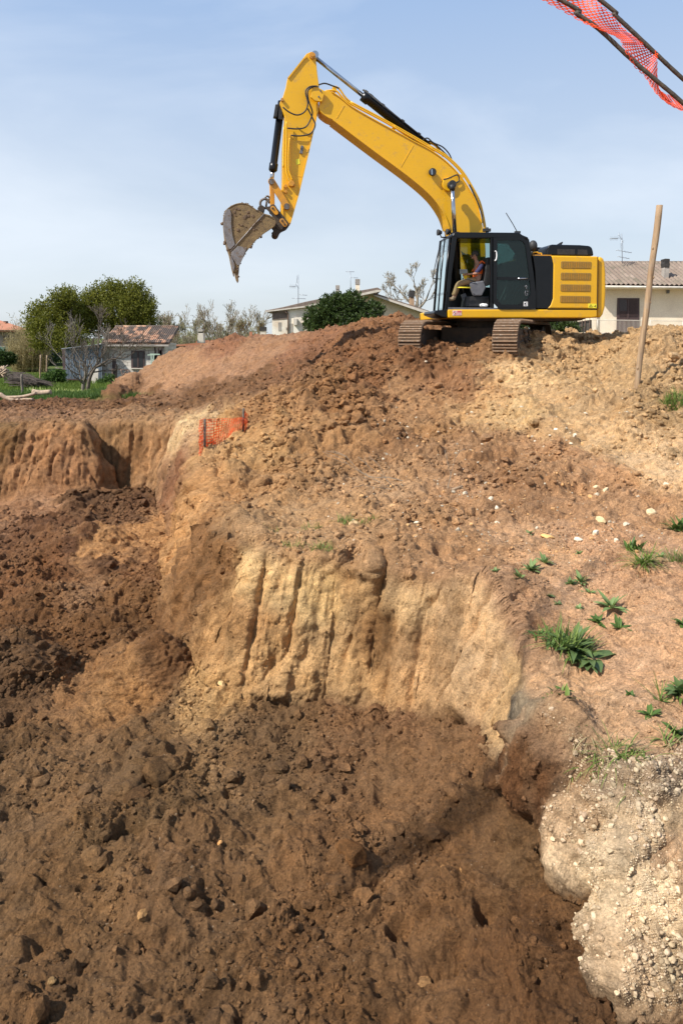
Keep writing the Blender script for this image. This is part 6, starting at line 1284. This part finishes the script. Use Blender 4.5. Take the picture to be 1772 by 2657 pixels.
# mountain far away
mb = MB(); pr_ = [(-1, 0), (20, 4), (60, 20), (100, 38), (130, 47), (170, 42), (230, 55), (300, 40), (420, 0)]
a_ = [Vector((560 + x * 1.5, 1150, max(zz, 0) * 2.35)) for x, zz in pr_]; mb.add([v for v in a_] + [v + Vector((0, -180, -v.z)) for v in a_] + [v + Vector((0, 250, -v.z)) for v in a_], [(i, i + 1, i + 1 + len(a_), i + len(a_)) for i in range(len(a_) - 1)] + [(i, i + 1, i + 1 + 2 * len(a_), i + 2 * len(a_)) for i in range(len(a_) - 1)])
tag(mb.build('hills', surf('far_mountain', (.30, .31, .31), (.22, .235, .24), 1, scale=.03)), 'faint mountain far off at the right edge', None, None, 'structure')  # distant haze is put into the grey colours
# ================================================================ pole, posts, nets, weeds
def post(label, n, bot, top, d, r, m=M_WOOD, name='wooden_post', cat='post', group='wooden posts on the field'):
    a, b_ = Wz(n, *bot, d), Wz(n, *top, d); a.z = min(a.z, ground(a.x, a.y)) - .05
    mb = MB(); k = 7; P = [a.lerp(b_, i / k) + Vector((random.gauss(0, r * .12), random.gauss(0, r * .12), 0)) for i in range(k + 1)]; mb.tube(P, [r * (1.05 - .15 * i / k + random.uniform(-.05, .05)) for i in range(k + 1)], 10)
    o = mb.build(name, m); return tag(o, label, cat, group)
def pole_mat():
    t = NT('pole_wood'); v = t.coord((14, 14, 1.2)); v2 = t.coord()
    cc = t.mix(t.ramp(t.noise(1.6, 7, .65, v), [(.35, 0), (.65, 1)]), (.42, .29, .17), (.24, .15, .085)); cc = t.mix(t.ramp(t.noise(3, 5, .6, v2), [(.55, 0), (.75, .6)]), cc, (.30, .25, .20))
    t.bsdf(cc, .75, 0, t.bump(t.noise(3, 6, .7, v), .6, .01), .3); return t.m
M_POLE = pole_mat()
bp = hit(1650, 1030); kd = bp.y
a = Wz(5, 775, 2140, kd); b_ = Wz(5, 1021, 205, kd - .3); mb = MB(); k = 18
P = [a.lerp(b_, -.06 + 1.06 * i / k) + Vector((math.sin(i * .9) * .006, 0, 0)) for i in range(k + 1)]; rr_ = 31 / 3.919 / F_PX * kd
mb.tube(P, [rr_ * (.86 + .14 * i / k) * (1 + random.uniform(-.03, .03)) for i in range(k + 1)], 14)
for t_ in (.15, .3, .42, .5, .63, .78): q = a.lerp(b_, t_); mb.ball(q + Vector((rr_ * random.choice((-.7, .7, .2)), -rr_ * .6, 0)), (rr_ * .3, rr_ * .3, rr_ * .5), 7, 5)
tag(mb.build('wooden_pole', M_POLE), 'tall slanting wooden pole planted in the tan heap at right', 'pole')
post('short weathered post standing before the branch pile', 9, (455, 2085), (430, 1750), 29.5, .055, M_BARKL)
post('left one of two thin posts beyond the branch pile', 9, (795, 1870), (805, 1370), 40, .05)
post('right one of two thin posts beyond the branch pile', 9, (925, 1790), (930, 1380), 42, .05)
post('thin dark post standing in front of the shed door', 10, (790, 1000), (805, 650), 34, .045, M_BARK)
post('short grey stake on the brink right of the orange net', 3, (1525, 905), (1530, 820), 18.6, .06, M_CONC, 'short_stake', 'stake', None)
for P, r_, lab in (([(0, 2140), (120, 2215), (300, 2290), (400, 2330)], .09, 'peeled log slanting down at the left frame edge'), ([(100, 2205), (400, 2200), (600, 2160), (720, 2120)], .06, 'long thin log lying along the edge of the grass'), ([(330, 2275), (480, 2262), (660, 2250)], .06, 'short thin log below the long one'), ([(650, 2095), (830, 2120), (1010, 2100)], .12, 'thick cut log lying on the grass near the short post')):
    d_ = 26.2 if r_ != .12 else 28.3; Q = []
    for X, Y in P:
        px, py = z(9, X, Y); q = W(px, py, d_); q.z = max(q.z, ground(q.x, q.y) + r_ * .5); Q.append(q)
    mb = MB(); Q = spline(Q, 3); mb.tube(Q, [r_ * random.uniform(.85, 1.05) for _ in Q], 9); single('log', lab, 'log', mb, surf('peeled_log', (.46, .33, .22), (.28, .20, .14), .8, scale=10, bump=.4) if r_ == .09 else bpy.data.materials['peeled_log'], 0, 'logs along the field edge')
mb = MB()
for k in range(420):
    u = random.random(); X = 300 + 560 * u; Y = 1850 + 80 * u + random.gauss(0, 55 * (1 - u) + 12); q = Wz(9, X, Y, 34.5 + random.gauss(0, .6)); q.z = max(q.z, ground(q.x, q.y) + .03); v = Vector((random.uniform(.5, 1.3), random.gauss(0, .2), -random.uniform(0, .35))); m_ = q + Vector((0, 0, random.uniform(0, .12))); mb.tube([q - v * .5, m_, q + v * .5], [random.uniform(.012, .03), .015, .006], 4, cap=False)
tag(single('branch_pile', 'dark heap of pruned branches on the grass at left', 'branches', mb, surf('dark_twigs', (.14, .105, .085), (.075, .058, .05), .9)), kind='stuff')
mb = MB()
for k in range(40):
    q = Wz(9, random.uniform(-60, 130), random.uniform(1640, 1800), 35 + random.gauss(0, .4)); v = Vector((random.uniform(-.5, .5), 0, random.uniform(-.3, .4))); mb.tube([q - v * .6, q + v * .6], random.uniform(.02, .05), 5)
tag(single('cut_wood', 'pale split branches heaped at the left frame edge', 'firewood', mb, bpy.data.materials['peeled_log']), kind='stuff')
# ---------------------------------------------------------------- orange barrier net
M_NET = NT('orange_net')
_t = M_NET; _p = _t.node('BsdfPrincipled'); _p.inputs['Base Color'].default_value = (.90, .13, .03, 1); _p.inputs['Roughness'].default_value = .5
_tr = _t.node('BsdfTranslucent'); _tr.inputs['Color'].default_value = (1.0, .30, .05, 1); _m = _t.node('MixShader'); _m.inputs[0].default_value = .45
_t.l.new(_p.outputs[0], _m.inputs[1]); _t.l.new(_tr.outputs[0], _m.inputs[2]); _t.l.new(_m.outputs[0], _t.out.inputs['Surface']); M_NET = _t.m
def net(S_, nu, nv, hole, name, parent, square=False, stagger=True, thick=.0025):
    """plastic mesh over the surface S_(u, v): every cell is a ring of plastic round an oval hole"""
    V = []; F = []; key = {}
    def vid(u, v):
        kk = (round(u * 1e4), round(v * 1e4))
        if kk not in key: key[kk] = len(V); V.append(tuple(S_(u, v)))
        return key[kk]
    for i in range(nu):
        for j in range(-1 if stagger else 0, nv):
            o_ = .5 if (stagger and i % 2) else 0
            u0, u1 = i / nu, (i + 1) / nu; v0, v1 = (j + o_) / nv, (j + 1 + o_) / nv
            if v0 < -1e-6 or v1 > 1 + 1e-6: continue
            um, vm = (u0 + u1) / 2, (v0 + v1) / 2
            out = [vid(u0, v0), vid(um, v0), vid(u1, v0), vid(u1, vm), vid(u1, v1), vid(um, v1), vid(u0, v1), vid(u0, vm)]
            inn = []
            for k in range(8):
                a = -3 * math.pi / 4 + k * math.pi / 4; ss = 1.0 / max(abs(math.cos(a)), abs(math.sin(a))) if square else 1.12
                inn.append(len(V)); V.append(tuple(S_(um + math.cos(a) * (u1 - u0) / 2 * hole * ss, vm + math.sin(a) * (v1 - v0) / 2 * hole * ss)))
            F += [(out[k], out[(k + 1) % 8], inn[(k + 1) % 8], inn[k]) for k in range(8)]
    mb = MB(); mb.add(V, F); o = mb.build(name, M_NET, parent); s_ = o.modifiers.new('thickness', 'SOLIDIFY'); s_.thickness = thick; return o
# small net on the brink of the pit, hung between two stakes and a torn end
nd = hit(531, 1188).y - .75; ndr = hit(634, 1118).y - .6
nf = empty('orange_net_fence', W(530, 1190, nd), 'small orange plastic mesh fence standing on the brink of the pit', 'fence')
TOPL = [(1185, 915), (1230, 912), (1310, 908), (1380, 905), (1418, 900)]; BOTL = [(1188, 1118), (1225, 1118), (1290, 1062), (1350, 990), (1422, 968)]
def lerp2(P, t):
    s_ = t * (len(P) - 1); i = min(max(int(math.floor(s_)), 0), len(P) - 2); f = s_ - i; return (P[i][0] + (P[i + 1][0] - P[i][0]) * f, P[i][1] + (P[i + 1][1] - P[i][1]) * f)
def S1(u, v):
    a = lerp2(TOPL, u); b_ = lerp2(BOTL, u); d_ = nd + (ndr - nd) * u + .05 * math.sin(u * 19) + .03 * math.sin(v * 9 + u * 7); return Wz(3, a[0] + (b_[0] - a[0]) * v, a[1] + (b_[1] - a[1]) * v, d_)
net(S1, 20, 12, .80, 'net_panel', nf, True, False, .006)
def S2(u, v):
    X = 1158 + 34 * u + 3 * math.sin(v * 20); Y = 920 - 12 * u + (225 - 10 * u) * v; return Wz(3, X, Y, nd - .2 + .25 * u + .06 * math.sin(v * 11 + u * 3))
net(S2, 5, 14, .78, 'net_loose_end', nf, True, False, .006)
def S3(u, v): return Wz(3, 1416 + 26 * u - 10 * v * u, 856 + 30 * u + 118 * v, ndr - .03 + .05 * math.sin(v * 9))
net(S3, 3, 9, .70, 'net_loose_end', nf, True, False, .006)
for X, y0, y1 in ((1190, 912, 1140), (1414, 850, 975)):
    mb = MB(); mb.tube([Wz(3, X, y1 + 10, (nd if X < 1300 else ndr) - .04), Wz(3, X + 2, y0, (nd if X < 1300 else ndr) - .04)], .028, 7); mb.build('stake', M_BARK, nf)
# long barrier of two bent rods with net, held up above the pit edge; the unseen run overhead is shaped for its shadow
RD = 4.6
nb = empty('net_barrier', Wz(7, 2200, 1750, RD), 'orange perforated net sagging between two dark rods at the top right corner', 'barrier')
def R7(X, Y, d=RD): return Wz(7, X, Y, d)
rod1 = [Vector((3.3, 4.7, 1.2)), R7(2300, 1740), R7(1568, 1075), R7(1280, 830), R7(1000, 590), R7(700, 310), R7(460, 140), R7(240, -30), Vector((-.3, 4.6, 5.6)), Vector((-2.1, 4.2, 6.05)), Vector((-3.06, 3.3, 6.1)), Vector((-4.4, 1.45, 6.1)), Vector((-5.9, .95, 6.0)), Vector((-7.0, -.6, 4)), Vector((-7.4, -2.2, -2))]
rod2 = [Vector((3.6, 5.0, 1.6)), R7(2300, 1480, 4.75), R7(1568, 825, 4.75), R7(1300, 575, 4.75), R7(1000, 290, 4.75), R7(850, 150, 4.75), R7(680, -20, 4.75), Vector((.4, 4.8, 5.8)), Vector((-2.0, 4.45, 6.3)), Vector((-3.1, 3.55, 6.4)), Vector((-4.45, 1.7, 6.4)), Vector((-5.9, 1.2, 6.3)), Vector((-7.1, -.5, 4)), Vector((-7.6, -2.2, -2))]
M_ROD = surf('rusty_rod', (.10, .075, .05), (.055, .045, .035), .6, .2, scale=20, bump=.4)
for Rp, nm in ((rod1, 'rod'), (rod2, 'rod')):
    Q = spline(Rp, 8); mb = MB(); mb.tube(Q, [.0135 * (1.06 if i % 3 == 0 else 1) for i in range(len(Q))], 9); mb.build(nm, M_ROD, nb)
NA = [(-420, -360), (-100, -130), (110, 8), (300, 110), (520, 235), (700, 312), (890, 400), (945, 500), (1045, 680), (1165, 800), (1280, 970), (1420, 1090), (1568, 1160), (1760, 1240)]
NB_ = [(100, -700), (420, -300), (620, -60), (735, 60), (850, 170), (960, 300), (1090, 400), (1200, 480), (1300, 545), (1296, 640), (1300, 800), (1325, 930), (1450, 1000), (1620, 1050)]
NAs = spline([(a, b_, 0) for a, b_ in NA], 6); NBs = spline([(a, b_, 0) for a, b_ in NB_], 6)
def S4(u, v):
    a = lerp2(NAs, u); b_ = lerp2(NBs, u); X = a[0] + (b_[0] - a[0]) * v; Y = a[1] + (b_[1] - a[1]) * v
    return R7(X, Y, RD + .15 * v + .10 * math.sin(v * 3.1) - .06 + .04 * math.sin(u * 30 + v * 4) + (.03 if u > .5 else 0))
net(S4, 58, 10, .72, 'net_panel', nb, False, True, .0025)
# unseen net piece overhead, added to cast a shadow across the mud
def S5(u, v):
    P1 = spline([Vector((-3.75, 2.3, 6.1)), Vector((-4.4, 1.45, 6.1)), Vector((-5.9, .95, 6.0))], 8); P2 = spline([Vector((-3.8, 2.55, 6.4)), Vector((-4.45, 1.7, 6.4)), Vector((-5.9, 1.2, 6.3))], 8)
    def L3(P, t): s_ = t * (len(P) - 1); i = min(max(int(s_), 0), len(P) - 2); return P[i].lerp(P[i + 1], s_ - i)
    return L3(P1, u).lerp(L3(P2, u), v) - Vector((0, 0, .12 * math.sin(v * math.pi)))
net(S5, 44, 8, .66, 'shadow_net_overhead', nb, False, True, .0025)
# ---------------------------------------------------------------- weeds
def blade(V, F, C_, p, d, ln, wd, droop, seg=6, prof='leaf', fold=.3, tint=.5):
    d = d.normalized(); side = d.cross(Vector((0, 0, 1))); side = side.normalized() if side.length > 1e-3 else Vector((1, 0, 0)); q = p.copy(); n0 = len(V)
    for i in range(seg + 1):
        t_ = i / seg
        w_ = wd * ((math.sin(math.pi * min(t_ ** .8 * .93 + .06, 1)) if prof == 'leaf' else (1 - t_ ** 2) ** .8)) * .5
        up = side.cross(d).normalized()
        V += [tuple(q - side * w_ + up * w_ * fold), tuple(q), tuple(q + side * w_ + up * w_ * fold)]; C_ += [tint] * 3
        q = q + d * ln / seg; d = (d + Vector((0, 0, -droop / seg))).normalized()
    for i in range(seg):
        a = n0 + i * 3; F += [(a, a + 1, a + 4, a + 3), (a + 1, a + 2, a + 5, a + 4)]
def weed(name, label, cat, px, py, spec, group):
    """spec: list of (count, length, width, rise angle range, droop, profile, material, spread radius)"""
    h_ = hit(px, py); base_ = Vector((h_.x, h_.y, ground(h_.x, h_.y) - .005)); t = empty(name, base_, label, cat, group) if len(spec) > 1 else None
    for cnt, ln, wd, (e0, e1), droop, prof, m, spr in spec:
        V = []; F = []; C_ = []
        for k in range(cnt):
            a = random.uniform(0, 6.28); e = R(random.uniform(e0, e1)); r_ = spr * math.sqrt(random.random()); a2 = random.uniform(0, 6.28)
            p = base_ + Vector((r_ * math.cos(a2), r_ * math.sin(a2) * .7, 0)); p.z = ground(p.x, p.y) - .005 if spr > .03 else p.z
            blade(V, F, C_, p, Vector((math.cos(a) * math.cos(e), math.sin(a) * math.cos(e), math.sin(e))), ln * random.uniform(.6, 1.15), wd * random.uniform(.75, 1.15), droop * random.uniform(.6, 1.3), prof=prof, tint=random.random())
        C3 = np.repeat(np.array(C_)[:, None], 3, 1)
        o = np_mesh('leaves' if prof == 'leaf' else 'blades', np.array(V), np.array(F), m, t, smooth=True, cols=C3)
        if t is None: o.name = name; tag(o, label, cat, group)
    return t
M_DOCK = leaf_mat('dock_leaf', (.14, .20, .065), (.08, .125, .045), .2, .45); M_GRN = leaf_mat('fresh_blade', (.24, .31, .07), (.10, .16, .035), .35); M_PALEG = leaf_mat('silvery_leaf', (.26, .34, .13), (.14, .21, .07), .25)
GW = 'weeds growing on the tan ledge'
weed('weed_clump', 'largest clump of long grass and broad dock leaves on the ledge brink', 'weed', 1478, 1715, [(170, .30, .013, (15, 75), 1.0, 'blade', M_GRN, .17), (24, .30, .080, (15, 65), 1.0, 'leaf', M_DOCK, .07), (70, .18, .030, (5, 60), .8, 'leaf', M_WEED, .22), (40, .22, .008, (-5, 50), 1.2, 'blade', M_DRY, .22)], GW)
weed('weed_clump', 'broad dock leaves spreading flat at the right foot of the biggest clump', 'weed', 1530, 1725, [(15, .32, .095, (5, 30), .5, 'leaf', M_DOCK, .04), (10, .18, .06, (10, 40), .5, 'leaf', M_DOCK, .04)], GW)
weed('grass_tuft', 'yellowish spiky grass tuft on the ledge with a scorched spot beside it', 'grass tuft', 1668, 1500, [(120, .30, .012, (10, 70), 1.1, 'blade', M_GRASS, .07), (40, .28, .012, (5, 60), 1.1, 'blade', M_DRY, .08)], GW)
weed('weed_clump', 'small leafy shoots left of the spiky grass tuft', 'weed', 1640, 1460, [(26, .15, .03, (20, 70), .6, 'leaf', M_WEED, .09), (12, .12, .02, (30, 80), .5, 'leaf', M_GRN, .09)], GW)
for X, Y, s_, lab in ((1345, 1515, 1.0, 'grey green rosette leftmost of the row above the cut bank'), (1375, 1495, 1.25, 'largest rosette in the row above the cut bank'), (1412, 1480, 1.0, 'grey green rosette rightmost of the row above the cut bank'), (1285, 1498, .5, 'tiny dark rosette left of the rosette row'),
        (1505, 1522, 1.15, 'rosette between the rosette row and the spiky tuft'), (1478, 1530, .7, 'small rosette just below left of a larger one'), (1528, 1545, .8, 'flat rosette just below right of a larger one'), (1420, 1557, .6, 'lone small rosette below the rosette row'), (1500, 1590, .55, 'flattened small rosette above the dark stained soil'),
        (1585, 1590, 1.5, 'tall star shaped rosette between the spiky tuft and the big clump'), (1550, 1620, .9, 'feathery rosette left below the tall star shaped one'), (1606, 1640, 1.0, 'rosette with a curled leaf right of the big clump'), (1448, 1575, .4, 'tiny pale seedling above the big clump'),
        (1500, 1452, .5, 'small seedling near the foot of the mound'), (1712, 1462, .7, 'bright green seedling right of the spiky tuft'), (1770, 1630, .9, 'pale rosette at the right frame edge beside the ledge stones'), (1372, 1405, .6, 'thin upright shoot by the flat tan slab'), (1685, 1895, .7, 'feathery weed on the lower part of the tan ledge'),
        (1632, 1850, .35, 'single yellow green shoot on the bare ledge'), (1495, 1900, .5, 'two leaved sprout growing from a soil crack'), (1505, 1925, .45, 'yellow green sprout below the soil crack'), (1750, 1935, 1.0, 'leafy rosette on the crumbling right brink')):
    weed('leafy_rosette', lab, 'weed', X, Y, [(int(9 + 6 * s_), .135 * s_, .042 * s_ ** .5, (10, 60), .5, 'leaf', M_PALEG if Y < 1600 else M_WEED, .012), (int(5 * s_) + 2, .09 * s_, .012, (20, 75), .4, 'blade', M_GRN, .02)], GW)
weed('weed_clump', 'round crinkled dark green plant at the right frame edge', 'weed', 1765, 1830, [(30, .13, .07, (25, 80), 1.2, 'leaf', M_DOCK, .04), (30, .12, .02, (10, 60), .8, 'leaf', M_GRN, .07)], GW)
weed('grass_tuft', 'few long thin blades left of the round crinkled plant', 'grass tuft', 1712, 1842, [(9, .26, .010, (30, 75), .5, 'blade', M_GRN, .02), (5, .1, .02, (10, 50), .5, 'leaf', M_WEED, .04)], GW)
weed('weed_clump', 'trailing bright green weed hanging over the grey side of the brink', 'weed', 1440, 1830, [(34, .10, .035, (0, 60), .8, 'leaf', M_WEED, .07), (30, .09, .02, (0, 70), .8, 'leaf', M_GRN, .10)], GW)
weed('weed_clump', 'yellow green creeping weed lower down on the grey brink', 'weed', 1452, 1880, [(30, .09, .03, (0, 60), .8, 'leaf', M_GRN, .06), (40, .12, .007, (-30, 50), 1.0, 'blade', M_GRN, .06)], GW)
weed('weed_clump', 'dark straggly weeds on the left skirt of the biggest clump', 'weed', 1400, 1690, [(40, .10, .02, (0, 60), .8, 'leaf', M_WEED, .10), (30, .12, .007, (0, 70), 1.0, 'blade', M_GRN, .12)], GW)
for X, Y, cnt, lab, m1 in ((1500, 1985, 60, 'dry straw coloured grass overhanging the mud heap', M_DRY), (1540, 1975, 50, 'mixed dry and green grass in the middle of the brink', M_DRY), (1585, 2000, 70, 'dark green grass tuft with a broad dead blade on the brink', M_GRN), (1640, 1985, 26, 'sparse dry grass on the grey crumbling brink', M_DRY), (1650, 2065, 22, 'thin green weed on the pale slope under the brink', M_GRN), (1735, 1960, 30, 'rough grass in the shaded hollow at the right edge', M_DRY)):
    weed('grass_tuft', lab, 'grass tuft', X, Y, [(cnt, .22, .007, (-40, 55), 1.4, 'blade', m1, .10), (cnt // 2, .16, .010, (-20, 70), 1.0, 'blade', M_GRN, .09), (8, .06, .02, (10, 70), .5, 'leaf', M_GRN, .09)], 'grass tufts along the lower brink of the ledge')
for X, Y, cnt, lab in ((835, 1440, 70, 'bright grass tuft on the very brink of the cut bank'), (760, 1432, 30, 'scattered low grass left of the bright tuft'), (805, 1385, 36, 'thin grass patch behind the bright tuft'), (900, 1372, 60, 'grass patch left beside the tan rock'), (955, 1378, 46, 'grass patch right beside the tan rock'), (700, 1395, 16, 'few grass blades at the far left of the brink')):
    weed('grass_tuft', lab, 'grass tuft', X, Y, [(cnt, .15, .008, (20, 80), .8, 'blade', M_GRN, .14)], 'grass tufts above the cut bank')
weed('grass_tuft', 'thick green grass at the right frame edge behind the pole', 'grass tuft', 1768, 1075, [(420, .30, .014, (35, 85), .9, 'blade', M_GRN, .35)], None)
weed('grass_tuft', 'dry and green grass in the shadow at the right frame edge', 'grass tuft', 1765, 1480, [(120, .22, .010, (20, 80), .9, 'blade', M_GRN, .14), (90, .2, .008, (20, 80), .9, 'blade', M_DRY, .14)], None)
weed('weed_clump', 'leafy plant cut by the right frame edge above the shaded grass', 'weed', 1758, 1385, [(26, .22, .04, (15, 70), .7, 'leaf', M_WEED, .10), (30, .2, .01, (10, 70), .9, 'blade', M_GRN, .1)], None)
# dead twigs on the slope
mb = MB()
for X, Y, l_ in ((1060, 1260, .9), (1100, 1290, .8), (1040, 1295, .6), (1160, 1290, .5), (1130, 1272, .7)):
    h_ = hit(X, Y); p = Vector((h_.x, h_.y, h_.z + .05)); sg = []; branch(sg, p, Vector((random.uniform(-1, 1), .1, .25)).normalized(), l_ * .8, .011, 2, .6, 0, 2)
    for Pq, rq, dq in sg: mb.tube(Pq, [max(x, .004) for x in rq], 4, cap=False)
tag(single('dead_twigs', 'dead branching twigs lying on the stony mound slope', 'twigs', mb, M_TWIG), kind='stuff')
mb = MB(); h_ = hit(1165, 1288); mb.tube([h_ + Vector((-.10, 0, .03)), h_ + Vector((.05, .02, .10)), h_ + Vector((.22, 0, .17))], [.03, .026, .018], 7); single('broken_stick', 'short thick pale stick at the end of the dead twigs', 'stick', mb, M_WOOD)
for (X, Y), lab in (((416, 2240), 'thin orange stalk poking up from the left mud'), ((1010, 1030), 'thin dry stalk on the dark slope below the tracks')):
    h_ = hit(X, Y); mb = MB(); mb.tube([h_, h_ + Vector((.005, 0, .22 if Y > 2000 else .35))], [.004 if Y > 2000 else .01, .003 if Y > 2000 else .006], 5); single('dry_stalk', lab, 'stalk', mb, M_WOOD, 0)
